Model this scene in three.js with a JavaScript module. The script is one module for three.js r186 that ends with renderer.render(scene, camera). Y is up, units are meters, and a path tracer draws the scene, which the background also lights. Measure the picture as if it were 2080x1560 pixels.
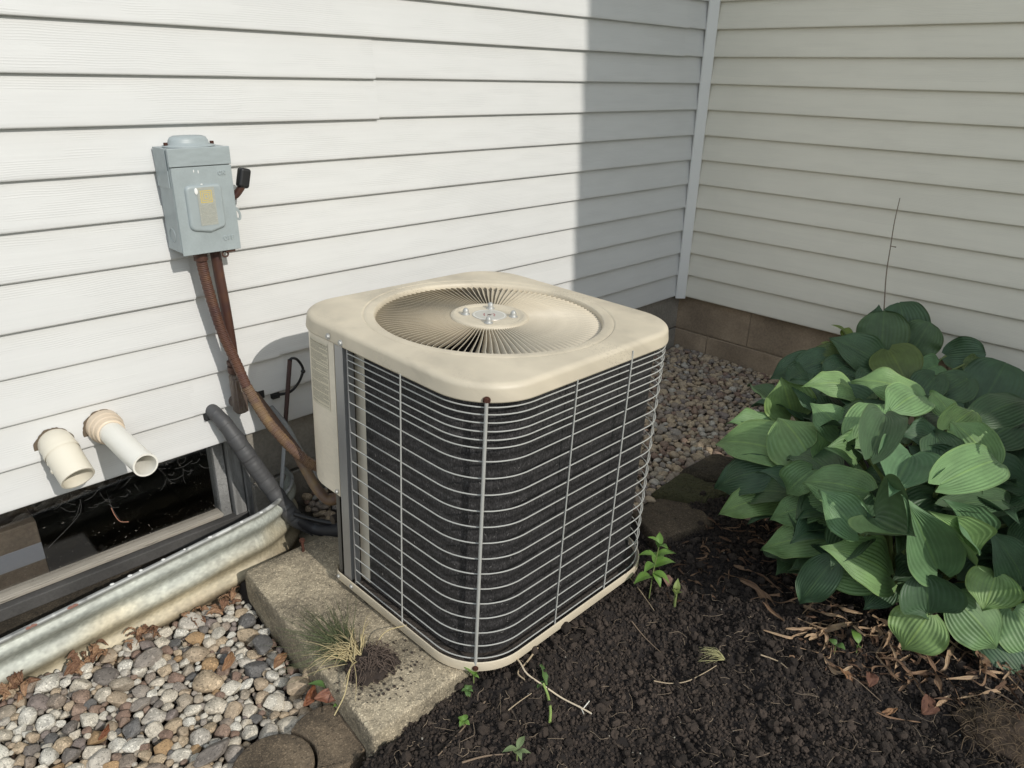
import * as THREE from 'three';
import { mergeGeometries, mergeVertices } from 'three/addons/utils/BufferGeometryUtils.js';
import { RoundedBoxGeometry } from 'three/addons/geometries/RoundedBoxGeometry.js';
import { ImprovedNoise } from 'three/addons/math/ImprovedNoise.js';
import { FontLoader } from 'three/addons/loaders/FontLoader.js';
import { TextGeometry } from 'three/addons/geometries/TextGeometry.js';

// ---------------------------------------------------------------- camera, sky, sun, exposure
const scene = new THREE.Scene();
const camera = new THREE.PerspectiveCamera(55.47, 1024 / 768, 0.05, 400);
const EYE = [-2.9059, 0.9323, 1.7745];
camera.position.set(...EYE);
camera.rotation.set(-0.40082, -0.79407, 0.02483, 'YXZ');
camera.updateMatrixWorld(true);

const renderer = new THREE.WebGLRenderer({ antialias: true });
renderer.toneMapping = THREE.LinearToneMapping;
renderer.toneMappingExposure = 1.0;
renderer.shadowMap.enabled = true;

const SUN_DIR = new THREE.Vector3(-0.01, 0.65, 1.0).normalize();
const SKY_GAIN = 0.84;
{
  const w = 512, h = 256, data = new Float32Array(w * h * 4), d = new THREE.Vector3();
  for (let j = 0; j < h; j++) for (let i = 0; i < w; i++) {
    const el = ((j + 0.5) / h - 0.5) * Math.PI, az = ((i + 0.5) / w - 0.5) * 2 * Math.PI;
    d.set(Math.cos(el) * Math.cos(az), Math.sin(el), Math.cos(el) * Math.sin(az));
    const up = Math.max(0, d.y), t = Math.pow(1 - up, 2.4);
    const c = d.dot(SUN_DIR), glow = 0.55 * Math.pow(Math.max(0, c), 6) + 0.9 * Math.pow(Math.max(0, c), 40);
    let r = 0.64 + 0.50 * t + glow, g = 0.77 + 0.40 * t + glow * 0.95, b = 0.96 + 0.14 * t + glow * 0.82;
    if (d.y < 0) { const k = Math.min(1, -d.y * 6); r = r * (1 - k) + 0.28 * k; g = g * (1 - k) + 0.28 * k; b = b * (1 - k) + 0.24 * k; }
    const o = (j * w + i) * 4;
    data[o] = r * SKY_GAIN; data[o + 1] = g * SKY_GAIN; data[o + 2] = b * SKY_GAIN; data[o + 3] = 1;
  }
  const sky = new THREE.DataTexture(data, w, h, THREE.RGBAFormat, THREE.FloatType);
  sky.mapping = THREE.EquirectangularReflectionMapping; sky.magFilter = THREE.LinearFilter; sky.needsUpdate = true;
  scene.background = sky; scene.environment = sky;
}
const sun = new THREE.DirectionalLight(new THREE.Color(1.0, 0.955, 0.88), 2.6);
sun.name = 'sun';
sun.position.copy(SUN_DIR).multiplyScalar(20).add(new THREE.Vector3(-1.5, 0, 0.8));
sun.target.position.set(-1.5, 0, 0.8);
sun.castShadow = true; sun.shadow.radius = 1.0;
sun.shadow.mapSize.set(4096, 4096);
Object.assign(sun.shadow.camera, { left: -7, right: 7, top: 7, bottom: -7, near: 1, far: 45 });
scene.add(sun); scene.add(sun.target);

// ---------------------------------------------------------------- helpers
const V3 = (x, y, z) => new THREE.Vector3(x, y, z);
const PI = Math.PI;
function mulberry(a) { return () => { a |= 0; a = a + 0x6D2B79F5 | 0; let t = Math.imul(a ^ a >>> 15, 1 | a); t = t + Math.imul(t ^ t >>> 7, 61 | t) ^ t; return ((t ^ t >>> 14) >>> 0) / 4294967296; }; }
let rnd = mulberry(11);
const rr = (a, b) => a + (b - a) * rnd();
const clamp = (x, a, b) => Math.min(b, Math.max(a, x));
const lerp = (a, b, t) => a + (b - a) * t;
const sstep = (a, b, x) => { const t = clamp((x - a) / (b - a), 0, 1); return t * t * (3 - 2 * t); };
function hash2(x, y, s) { let h = Math.imul(x, 374761393) + Math.imul(y, 668265263) + Math.imul(s, 2147483647 ^ 0x5bd1e995) | 0; h = Math.imul(h ^ h >>> 13, 1274126177); return ((h ^ h >>> 16) >>> 0) / 4294967296; }
// tileable value noise, period px, py
function vnoise(x, y, px, py, s) {
  const xi = Math.floor(x), yi = Math.floor(y), fx = x - xi, fy = y - yi;
  const m = (a, n) => ((a % n) + n) % n;
  const u = fx * fx * (3 - 2 * fx), v = fy * fy * (3 - 2 * fy);
  const x0 = m(xi, px), x1 = m(xi + 1, px), y0 = m(yi, py), y1 = m(yi + 1, py);
  return lerp(lerp(hash2(x0, y0, s), hash2(x1, y0, s), u), lerp(hash2(x0, y1, s), hash2(x1, y1, s), u), v);
}
function fbm(u, v, fx, fy, oct, s) { let a = 0.5, t = 0, n = 0; for (let o = 0; o < oct; o++) { t += a * vnoise(u * fx, v * fy, fx, fy, s + o * 17); n += a; a *= 0.5; fx *= 2; fy *= 2; } return t / n; }
const PN = new ImprovedNoise();
const n3 = (x, y, z) => PN.noise(x, y, z);
function tex(w, h, fn, srgb) {
  const d = new Uint8Array(w * h * 4);
  for (let j = 0; j < h; j++) for (let i = 0; i < w; i++) {
    const c = fn((i + 0.5) / w, (j + 0.5) / h, i, j), o = (j * w + i) * 4;
    if (typeof c === 'number') { d[o] = d[o + 1] = d[o + 2] = clamp(c, 0, 1) * 255; } else { d[o] = clamp(c[0], 0, 1) * 255; d[o + 1] = clamp(c[1], 0, 1) * 255; d[o + 2] = clamp(c[2], 0, 1) * 255; }
    d[o + 3] = 255;
  }
  const t = new THREE.DataTexture(d, w, h, THREE.RGBAFormat);
  t.wrapS = t.wrapT = THREE.RepeatWrapping; t.magFilter = THREE.LinearFilter; t.minFilter = THREE.LinearMipmapLinearFilter; t.generateMipmaps = true;
  if (srgb) t.colorSpace = THREE.SRGBColorSpace;
  t.needsUpdate = true; return t;
}
const rep = (t, x, y) => { const c = t.clone(); c.repeat.set(x, y); c.needsUpdate = true; return c; };
const mat = (r, g, b, rough = 0.7, o = {}) => { const m = new THREE.MeshPhysicalMaterial({ roughness: rough, metalness: 0, ...o }); m.color.setRGB(r, g, b); return m; };

const names = {};
function numbered(n) { const k = names[n] = (names[n] ?? -1) + 1; return k ? `${n}_${String(k).padStart(3, '0')}` : n; }
function ud(o, label, category, group, kind) { if (label) o.userData.label = label; if (category) o.userData.category = category; if (group) o.userData.group = group; if (kind) o.userData.kind = kind; return o; }
function thing(name, label, category, p = [0, 0, 0], group, kind) { const g = new THREE.Group(); g.name = numbered(name); g.position.set(...p); scene.add(g); return ud(g, label, category, group, kind); }
function part(parent, name, geo, m, label, kind) {
  const o = new THREE.Mesh(geo, m); o.name = name; o.castShadow = o.receiveShadow = true; parent.add(o);
  if (label) o.userData.label = label; if (kind) o.userData.kind = kind; return o;
}
function whole(name, geo, m, label, category, p = [0, 0, 0], group, kind) { const o = part(scene, numbered(name), geo, m); o.position.set(...p); return ud(o, label, category, group, kind); }
function merge(list) {
  const out = list.map(g => { let c = g.index ? g.toNonIndexed() : g.clone(); for (const k of Object.keys(c.attributes)) if (!['position', 'normal', 'uv'].includes(k)) c.deleteAttribute(k); if (!c.attributes.uv) c.setAttribute('uv', new THREE.Float32BufferAttribute(new Float32Array(c.attributes.position.count * 2), 2)); c.morphAttributes = {}; return c; });
  return mergeGeometries(out, false);
}
const T = (g, x, y, z) => g.translate(x, y, z);
function box(x0, x1, y0, y1, z0, z1, r = 0.0015, seg = 1) { const g = r ? new RoundedBoxGeometry(x1 - x0, y1 - y0, z1 - z0, seg, r) : new THREE.BoxGeometry(x1 - x0, y1 - y0, z1 - z0); return g.translate((x0 + x1) / 2, (y0 + y1) / 2, (z0 + z1) / 2); }
function boxUV(g, s = 1, ox = 0, oy = 0) {
  if (g.index) g = g.toNonIndexed();
  const p = g.attributes.position, n = g.attributes.normal, uv = new Float32Array(p.count * 2);
  for (let i = 0; i < p.count; i += 3) {
    let nx = 0, ny = 0, nz = 0; for (let k = 0; k < 3; k++) { nx += Math.abs(n.getX(i + k)); ny += Math.abs(n.getY(i + k)); nz += Math.abs(n.getZ(i + k)); }
    for (let k = 0; k < 3; k++) { const x = p.getX(i + k), y = p.getY(i + k), z = p.getZ(i + k); const [a, b] = ny >= nx && ny >= nz ? [x, z] : nx >= nz ? [z, y] : [x, y]; uv[2 * (i + k)] = a * s + ox; uv[2 * (i + k) + 1] = b * s + oy; }
  }
  g.setAttribute('uv', new THREE.BufferAttribute(uv, 2)); return g;
}
// grid surface from f(u, v) -> [x, y, z]; uv = (u, v) * (su, sv)
function grid(nu, nv, f, su = 1, sv = 1, closedU = false) {
  const pos = [], uv = [], idx = [];
  for (let j = 0; j <= nv; j++) for (let i = 0; i <= nu; i++) { const p = f(i / nu, j / nv, i, j); pos.push(p[0], p[1], p[2]); uv.push(i / nu * su, j / nv * sv); }
  for (let j = 0; j < nv; j++) for (let i = 0; i < nu; i++) { const a = j * (nu + 1) + i, b = a + 1, c = a + nu + 1, d = c + 1; idx.push(a, c, b, b, c, d); }
  const g = new THREE.BufferGeometry();
  g.setAttribute('position', new THREE.Float32BufferAttribute(pos, 3)); g.setAttribute('uv', new THREE.Float32BufferAttribute(uv, 2)); g.setIndex(idx); g.computeVertexNormals();
  if (closedU) { const n = g.attributes.normal; for (let j = 0; j <= nv; j++) { const a = j * (nu + 1), b = a + nu; const x = n.getX(a) + n.getX(b), y = n.getY(a) + n.getY(b), z = n.getZ(a) + n.getZ(b), l = Math.hypot(x, y, z) || 1; n.setXYZ(a, x / l, y / l, z / l); n.setXYZ(b, x / l, y / l, z / l); } }
  return g;
}
const curve = (pts, tension = 0.5) => new THREE.CatmullRomCurve3(pts.map(p => V3(...p)), false, 'catmullrom', tension);
// swept tube with radius r(t), optional flattening, caps; uv in metres
function sweep(pts, r, seg = 40, rs = 12, flat = 1, straight = false) {
  const c = straight ? new THREE.CurvePath() : curve(pts);
  if (straight) for (let i = 0; i + 1 < pts.length; i++) c.add(new THREE.LineCurve3(V3(...pts[i]), V3(...pts[i + 1])));
  const P = c.getSpacedPoints(seg), len = c.getLength(), R = typeof r === 'function' ? r : () => r;
  const tang = P.map((p, i) => P[Math.min(seg, i + 1)].clone().sub(P[Math.max(0, i - 1)]).normalize());
  let nrm = Math.abs(tang[0].y) > 0.9 ? V3(1, 0, 0) : V3(0, 1, 0);
  const N = [], B = [];
  for (let i = 0; i <= seg; i++) { nrm = nrm.clone().sub(tang[i].clone().multiplyScalar(nrm.dot(tang[i]))).normalize(); N.push(nrm); B.push(tang[i].clone().cross(nrm)); }
  const g = grid(rs, seg, (u, v, i, j) => { const a = -u * 2 * PI, q = P[j], rad = R(v); return q.clone().addScaledVector(N[j], Math.cos(a) * rad * flat).addScaledVector(B[j], Math.sin(a) * rad).toArray(); }, 2 * PI * R(0.5), len, true);
  return g;
}
const ball = (r, d = 2) => new THREE.IcosahedronGeometry(r, d);
function smoothBall(r, d) { const g = mergeVertices(new THREE.IcosahedronGeometry(r, d).deleteAttribute('normal').deleteAttribute('uv')); g.computeVertexNormals(); return g; }
const cyl = (r0, r1, h, n = 20) => new THREE.CylinderGeometry(r0, r1, h, n);
// a pixel of the 2080 x 1560 survey photograph turned into the place where its sight line meets a level or an upright plane
const RAYM = new THREE.Matrix3().setFromMatrix4(camera.matrixWorld);
function sight(px, py) { return V3((px - 1040) / 1483.44, -(py - 780) / 1483.44, -1).applyMatrix3(RAYM); }
function meet(ax, val, px, py) { const d = sight(px, py).toArray(), t = (val - EYE[ax]) / d[ax]; return [EYE[0] + t * d[0], EYE[1] + t * d[1], EYE[2] + t * d[2]]; }
const onY = (px, py, y) => meet(1, y, px, py), onZ = (px, py, z) => meet(2, z, px, py), onX = (px, py, x) => meet(0, x, px, py);

// ---------------------------------------------------------------- textures and materials
const grainH = (u, v) => {
  const w = v + 0.035 * (fbm(u, v, 3, 2, 3, 5) - 0.5) + 0.01 * (fbm(u, v, 9, 3, 2, 8) - 0.5);
  const a = fbm(u + 0.02, w, 4, 46, 2, 21), b = fbm(u, w, 10, 110, 2, 33);
  const line = Math.pow(Math.abs(Math.sin(w * 62 * PI + 5 * fbm(u, v, 4, 6, 2, 41))), 10);
  const gate = sstep(0.42, 0.62, fbm(u, v, 7, 14, 2, 55));
  return 0.55 + 0.22 * (a - 0.5) + 0.16 * (b - 0.5) - 0.5 * line * gate;
};
const texGrain = tex(1024, 512, grainH);
const texSiding = tex(512, 256, (u, v) => { const g = grainH(u, v), s = 0.955 + 0.03 * (fbm(u, v, 6, 5, 4, 91) - 0.5) + 0.06 * (g - 0.5); return [s, s, s]; }, true);
const concH = (u, v) => 0.5 * fbm(u, v, 60, 60, 3, 3) + 0.3 * fbm(u, v, 14, 14, 3, 9) + 0.2 * fbm(u, v, 220, 220, 1, 14) - 0.5 * Math.pow(fbm(u, v, 40, 40, 2, 77), 6) * 4;
const texConcB = tex(1024, 1024, concH);
const texConc = tex(1024, 1024, (u, v) => {
  const big = fbm(u, v, 5, 5, 4, 19), mid = fbm(u, v, 40, 40, 3, 23), fine = fbm(u, v, 230, 230, 1, 29), sp = sstep(0.72, 0.86, vnoise(u * 210, v * 210, 210, 210, 31)), dk = sstep(0.80, 0.92, vnoise(u * 120, v * 120, 120, 120, 37));
  const s = 0.66 + 0.42 * (big - 0.5) + 0.16 * (mid - 0.5) + 0.16 * (fine - 0.5) + 0.22 * sp - 0.16 * dk;
  return [s * 1.0, s * 0.955, s * 0.865];
}, true);
const texBlock = tex(512, 512, (u, v) => { const s = 0.80 + 0.34 * (fbm(u, v, 3, 3, 5, 171) - 0.5) + 0.12 * (fbm(u, v, 90, 90, 2, 173) - 0.5); return [s, s, s]; }, true);
const texSlab = tex(512, 512, (u, v) => { const big = fbm(u, v, 4, 4, 4, 49), mid = fbm(u, v, 60, 60, 2, 53), s = 0.78 + 0.24 * (big - 0.5) + 0.18 * (mid - 0.5); return [s, s, s]; }, true);
const texDust = tex(512, 512, (u, v) => { const a = fbm(u, v, 6, 6, 5, 61), ci = Math.floor(u * 170), cj = Math.floor(v * 170), dd = Math.hypot(u * 170 - ci - 0.3 - 0.4 * hash2(ci, cj, 5), v * 170 - cj - 0.3 - 0.4 * hash2(ci, cj, 6)), b = hash2(ci, cj, 7) > 0.72 ? sstep(0.34, 0.12, dd) * sstep(0.44, 0.66, fbm(u, v, 4, 4, 4, 67)) : 0, s = 0.95 + 0.13 * (a - 0.5) - 0.055 * sstep(0.54, 0.74, fbm(u, v, 5, 5, 5, 68)) - 0.26 * b; return [s, s * 0.985, s * 0.96]; }, true);
const texPaint = tex(256, 256, (u, v) => { const s = 0.95 + 0.10 * (fbm(u, v, 5, 5, 4, 161) - 0.5) + 0.03 * (fbm(u, v, 80, 80, 1, 163) - 0.5); return [s, s, s]; }, true);
const texStone = tex(512, 512, (u, v) => { const a = fbm(u, v, 8, 8, 4, 71), b = sstep(0.62, 0.76, fbm(u, v, 60, 60, 2, 73)), c = sstep(0.7, 0.82, fbm(u, v, 34, 34, 2, 79)), s = 0.80 + 0.34 * (a - 0.5) - 0.20 * b + 0.2 * c; return [s, s, s]; }, true);
const texStoneB = tex(256, 256, (u, v) => fbm(u, v, 10, 10, 5, 83));
const texRib = tex(32, 256, (u, v) => 0.5 + 0.5 * Math.sin(v * 2 * PI * 16));
const texWrap = tex(256, 512, (u, v) => { const k = (v * 14 + u) % 1; return 0.35 * k + 0.45 * fbm(u, v, 14, 60, 3, 87) + 0.3 * Math.pow(fbm(u, v, 6, 30, 3, 89), 2); });
const texRust = tex(256, 256, (u, v) => { const a = fbm(u, v, 6, 6, 5, 93), b = fbm(u, v, 50, 50, 2, 95); return [0.72 + 0.4 * (a - 0.5) + 0.2 * (b - 0.5), 0.66 + 0.5 * (a - 0.5) + 0.2 * (b - 0.5), 0.62 + 0.5 * (a - 0.5)]; }, true);

const M = {
  siding: mat(0.735, 0.735, 0.722, 0.48, { map: texSiding, bumpMap: texGrain, bumpScale: 0.00045 }),
  sidingCream: mat(0.86, 0.815, 0.695, 0.5, { map: texSiding, bumpMap: texGrain, bumpScale: 0.00045 }),
  trim: mat(0.78, 0.77, 0.735, 0.45),
  core: mat(0.6, 0.6, 0.57, 0.9),
  block: mat(0.62, 0.475, 0.33, 0.95, { map: texBlock, bumpMap: texConcB, bumpScale: 0.0015 }),
  blockGrey: mat(0.46, 0.42, 0.36, 0.95, { map: texBlock, bumpMap: texConcB, bumpScale: 0.0015 }),
  mortar: mat(0.50, 0.40, 0.285, 0.95, { map: texSlab }),
  pad: mat(0.76, 0.71, 0.625, 0.92, { map: texConc, bumpMap: texConcB, bumpScale: 0.003 }),
  paver: mat(0.27, 0.225, 0.185, 0.92, { map: texConc, bumpMap: texConcB, bumpScale: 0.002 }),
  beige: mat(0.86, 0.775, 0.63, 0.42, { map: texPaint, clearcoat: 0.12, clearcoatRoughness: 0.4 }),
  beigeLid: mat(0.655, 0.60, 0.495, 0.5, { map: texDust }),
  wire: mat(0.42, 0.42, 0.395, 0.5),
  zinc: mat(0.46, 0.46, 0.44, 0.55, { metalness: 0.5 }),
  dark: mat(0.018, 0.018, 0.019, 0.8),
  black: mat(0.014, 0.014, 0.015, 0.45),
  boxGrey: mat(0.385, 0.435, 0.445, 0.42, { map: texPaint }),
  brown: mat(0.165, 0.088, 0.068, 0.5, { map: texRust }),
  brownRib: mat(0.225, 0.125, 0.092, 0.55, { map: texRust, bumpMap: rep(texRib, 1, 14), bumpScale: 0.0012 }),
  tanRib: mat(0.36, 0.275, 0.19, 0.6, { map: texRust, bumpMap: rep(texRib, 1, 14), bumpScale: 0.0012 }),
  tan: mat(0.36, 0.285, 0.20, 0.55, { map: texRust }),
  rust: mat(0.13, 0.05, 0.03, 0.85, { map: texRust }),
  foam: mat(0.066, 0.066, 0.068, 0.55, { bumpMap: rep(texWrap, 1, 2), bumpScale: 0.0022 }),
  pvc: mat(0.74, 0.69, 0.575, 0.38),
  pvcTan: mat(0.70, 0.575, 0.435, 0.4),
  paintOld: mat(0.46, 0.455, 0.44, 0.7, { map: texBlock, bumpMap: texConcB, bumpScale: 0.002 }),
  woodWorn: mat(0.40, 0.365, 0.31, 0.75, { map: texSiding, bumpMap: texGrain, bumpScale: 0.003 }),
  soil: mat(0.019, 0.0145, 0.0125, 1),
  stain: mat(0.12, 0.10, 0.08, 0.9),
};
M.glass = mat(1, 1, 1, 0.03, { transmission: 1, thickness: 0, ior: 1.5 });

// ================================================================ THE HOUSE WALLS
const S = 0.1016, LIP = 0.0145;
// one siding plank: profile in (height, out) swept along its length
function plankGeo(len, seed, drop = 0, proud = 0) {
  const prof = [[0.004, -LIP], [0.0, -LIP + 0.001], [0.0, -0.0025], [0.0012, -0.0006], [0.004, 0], [0.012, -0.0006], [0.04, -0.0042], [0.075, -0.0085], [0.1125, -0.0132]];
  const n = Math.max(2, Math.ceil(len / 0.25)), ou = hash2(seed, 3, 9), ov = hash2(seed, 7, 4);
  const g = grid(n, prof.length - 1, (u, v, i, j) => {
    const w = 0.0007 * n3(u * len * 1.3 + seed, prof[j][0] * 20, seed * 3.1), y = 0.0009 * n3(u * len * 0.9, seed * 5.7, 0);
    return [u * len, prof[j][0] - drop + y, prof[j][1] + proud + (j > 2 ? w : 0)];
  });
  const uv = g.attributes.uv, p = g.attributes.position;
  for (let i = 0; i < uv.count; i++) uv.setXY(i, p.getX(i) / 0.85 + ou * 5, p.getY(i) / 0.30 + ov * 3);
  return g;
}
// ---- left wall: faces +z, its lips in the plane z = 0
const wallL = thing('house_wall', 'white vinyl sided house wall in sunlight with a basement window low down', 'wall');
const XW0 = -3.9, XW1 = -0.016;
const joints = { 9: [-1.668], 8: [-1.662], 4: [-2.232], 10: [-0.178], 11: [-0.165], 2: [-2.03], 1: [-2.27, -2.015] };
for (let k = 0; k <= 14; k++) {
  const cuts = [XW0, ...(joints[k] || []), XW1];
  for (let i = 0; i + 1 < cuts.length; i++) {
    const last = i + 2 === cuts.length, len = cuts[i + 1] - cuts[i] + (last ? 0 : 0.012);
    const over = cuts.length > 2 && !last;
    const o = part(wallL, 'siding_plank', plankGeo(len, k * 7 + i + 1, over ? 0.0022 : 0, over ? 0.0022 : 0), M.siding);
    o.position.set(cuts[i], k * S, 0);
  }
}
// holes: dark rings and ragged edges where the pipes leave the wall are parts of the wall
part(wallL, 'wall_core', merge([box(XW0, 0.06, 0.012, 5.4, -0.32, -0.024, 0), box(-2.135, 0.06, -1.3, 0.012, -0.32, -0.062, 0), box(XW0, -3.12, -1.3, 0.012, -0.32, -0.062, 0)]), M.core);
part(wallL, 'shade_apron', boxUV(box(-3.12, -2.135, -1.3, -0.2905, -0.105, -0.034, 0), 2), mat(0.09, 0.08, 0.07, 0.95, { map: texConc, bumpMap: texConcB, bumpScale: 0.003 }));  // wall under the sill, coloured near black in place of the well's shade
// foundation of the left wall: concrete blocks with recessed mortar
function blockGeo(w, h, d, seed) { const g = new RoundedBoxGeometry(w, h, d, 2, 0.004); return boxUV(g, 2.0, hash2(seed, 1, 2), hash2(seed, 3, 4)); }
{
  const f = part(wallL, 'foundation', boxUV(box(-2.13, 0.06, -0.75, 0.01, -0.062, -0.036, 0), 2), M.mortar);
  let s = 1;
  for (const [row, off] of [[0, 0.05], [1, 0.25], [2, 0.05]]) {
    const y1 = row ? -0.175 - (row - 1) * 0.203 : 0.012, y0 = -0.175 - row * 0.203 + 0.008;
    for (let x = -2.13, first = true; x < 0.03; first = false) { const x1 = Math.min(0.044, first ? x + 0.16 + off : x + 0.392); const b = part(f, 'concrete_block', blockGeo(x1 - x, y1 - y0, 0.028, s++), M.blockGrey); b.position.set((x + x1) / 2, (y0 + y1) / 2, -0.046 + 0.012); x = x1 + 0.009; }
  }
}
// ---- the basement window in the left wall
{
  const win = part(wallL, 'basement_window', merge([box(-2.183, -2.150, -0.285, 0.02, -0.075, -0.036, 0.003), box(-2.147, -2.122, -0.34, 0.02, -0.062, -0.034, 0.003)]), M.paintOld, 'window frame of old flaking grey paint');
  part(win, 'sash_stile', boxUV(box(-2.216, -2.187, -0.262, 0.02, -0.085, -0.055, 0.003), 3), M.paintOld);
  part(win, 'sash_rail', merge([boxUV(box(-3.12, -2.216, -0.2545, -0.239, -0.085, -0.050, 0.0025), 3), boxUV(box(-3.12, -2.216, -0.246, -0.240, -0.050, -0.044, 0.001), 3)]), M.woodWorn, 'bottom sash rail of bare worn wood');
  part(win, 'sill', boxUV(box(-3.12, -2.15, -0.289, -0.256, -0.11, -0.030, 0.003), 3), mat(0.125, 0.12, 0.115, 0.8, { map: texBlock }));
  part(win, 'pane', box(-3.12, -2.216, -0.236, 0.02, -0.070, -0.067, 0), M.glass);
  // cobweb threads and dirt on the pane
  const bits = []; rnd = mulberry(77);
  for (let i = 0; i < 240; i++) { const x = rr(-2.95, -2.22), y = -0.235 + Math.pow(rnd(), 2.2) * 0.22; const L = rnd() < 0.86 ? rr(0.0005, 0.0013) : rr(0.002, 0.007); const g = new THREE.BoxGeometry(L, rr(0.0004, 0.0009), 0.0005); g.rotateZ(rr(0, PI)); bits.push(T(g, x, y, -0.0655)); }
  part(win, 'dust_speck', merge(bits), mat(0.26, 0.24, 0.21, 0.9), null, 'stuff');
  const web = [];
  for (let i = 0; i < 46; i++) { const cx = rnd() < 0.6 ? rr(-2.36, -2.24) : rr(-2.6, -2.42), cy = rr(-0.10, -0.01); const a = rr(0, 2 * PI), L = rr(0.012, 0.05); web.push(sweep([[cx, cy, -0.064], [cx + L * 0.5 * Math.cos(a) + rr(-0.006, 0.006), cy + L * 0.5 * Math.sin(a) - 0.004, -0.062], [cx + L * Math.cos(a), cy + L * Math.sin(a), -0.0645]], 0.00022, 6, 3)); }
  web.push(sweep([[-2.49, -0.06, -0.064], [-2.486, -0.11, -0.062], [-2.475, -0.15, -0.063]], 0.0003, 8, 3), sweep([[-2.55, -0.06, -0.064], [-2.56, -0.10, -0.062], [-2.64, -0.16, -0.063]], 0.0003, 8, 3));
  part(win, 'cobweb', merge(web), mat(0.20, 0.195, 0.19, 0.9), null, 'stuff');
  const tw = sweep([[-2.487, -0.112, -0.063], [-2.483, -0.135, -0.062], [-2.474, -0.158, -0.062], [-2.455, -0.168, -0.062]], 0.0011, 14, 6);
  part(win, 'twig', tw, mat(0.36, 0.18, 0.12, 0.8));
}
// the dark basement behind the window: floor, back, sides and a lid, with a taped carton near the glass
{
  const r = part(wallL, 'basement_room', merge([box(-3.6, -1.7, -1.35, -1.3, -2.2, -0.33, 0), box(-3.6, -1.7, -1.3, 0.06, -2.25, -2.2, 0), box(-3.65, -3.6, -1.35, 0.06, -2.25, -0.3, 0), box(-1.7, -1.65, -1.35, 0.06, -2.25, -0.3, 0), box(-3.65, -1.65, 0.06, 0.1, -2.25, -0.3, 0)]), mat(0.05, 0.05, 0.05, 0.95));
}
// ---- right wall: faces -x, its lips in the plane x = 0
const wallR = thing('house_wall', 'shaded cream vinyl sided house wall behind the hostas', 'wall');
const ZW1 = 6.0;
for (let k = 0; k <= 14; k++) {
  const o = part(wallR, 'siding_plank', plankGeo(2.9, 200 + k * 5), M.sidingCream);
  o.rotation.y = -PI / 2; o.position.set(0, k * S, 0.016);
}
part(wallR, 'wall_core', merge([box(0.02, 3.2, 0.012, 5.6, 0.03, ZW1, 0), box(0.062, 3.2, -1.3, 0.012, 0.03, ZW1, 0), box(0.001, 0.03, 0.0, 5.4, 2.92, 3.9, 0), box(-0.815, 0.03, -1.3, 5.4, 3.9, ZW1, 0)]), M.sidingCream);  // last box: unseen bump-out, added to cast the left wall's shadow edge
{
  const f = part(wallR, 'foundation', boxUV(box(0.040, 0.062, -0.75, 0.01, -0.06, ZW1, 0), 2), M.mortar);
  let s = 60;
  for (const [row, off] of [[0, 0.24], [1, 0.04]]) {
    const y1 = row ? -0.176 : 0.012, y0 = row ? -0.376 : -0.170;
    for (let z = -0.05, first = true; z < 2.9; first = false) { const z1 = first ? z + 0.16 + off : z + 0.394; const b = part(f, 'concrete_block', blockGeo(0.013, y1 - y0, z1 - z, s++), M.block); b.position.set(0.0425, (y0 + y1) / 2, (z + z1) / 2); z = z1 + 0.0035; }
  }
}
// corner trim
{
  const g = new THREE.ExtrudeGeometry(new THREE.Shape([[-0.033, 0.001], [0.0, 0.003], [-0.001, 0.033], [-0.006, 0.034], [-0.031, 0.009], [-0.034, 0.006]].map(p => new THREE.Vector2(p[0], -p[1]))), { depth: 2.2, bevelEnabled: true, bevelSize: 0.0008, bevelThickness: 0.001, bevelSegments: 2 });
  g.rotateX(-PI / 2);
  const o = part(wallR, 'corner_trim', g, M.trim, 'plain white corner strip where the two walls meet'); o.position.set(0.002, -0.008, 0);
}

// ================================================================ GROUND
const gravelL = (x, z) => lerp(-0.325, -0.362, clamp((x + 2.85) / 0.55, 0, 1));
const inLeftBed = (x, z) => x < -2.27 + 0.0 * z && z > 0.1 && z < 1.02 && x > -3.3;
function soilY(x, z) {
  let y = -0.312 + 0.030 * n3(x * 2.2, 1.5, z * 2.2) + 0.022 * n3(x * 7, 4, z * 7) + 0.017 * n3(x * 19, 8, z * 19) + 0.009 * n3(x * 45, 3, z * 45);
  y += 0.035 * Math.exp(-((x + 1.72) ** 2 + (z - 0.90) ** 2) / 0.018) + 0.03 * Math.exp(-((x + 1.95) ** 2 + (z - 0.93) ** 2) / 0.01);      // soil heaped against the unit
  y += 0.02 * sstep(-1.7, -1.1, x);
  y = lerp(y, -0.392, z < 0.87 ? sstep(-2.27, -2.30, x) : sstep(-2.36, -2.44, x) * sstep(1.06, 1.0, z));   // lower under the river stones
  if (z < 0.80) y = lerp(y, -0.30, sstep(0.82, 0.76, z) * sstep(-2.3, -2.2, x));  // under the gravel by the corner
  if (x > -2.3 && x < -1.35 && z < 0.84) y = Math.min(y, -0.33);                     // under the slab
  return y;
}
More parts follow.
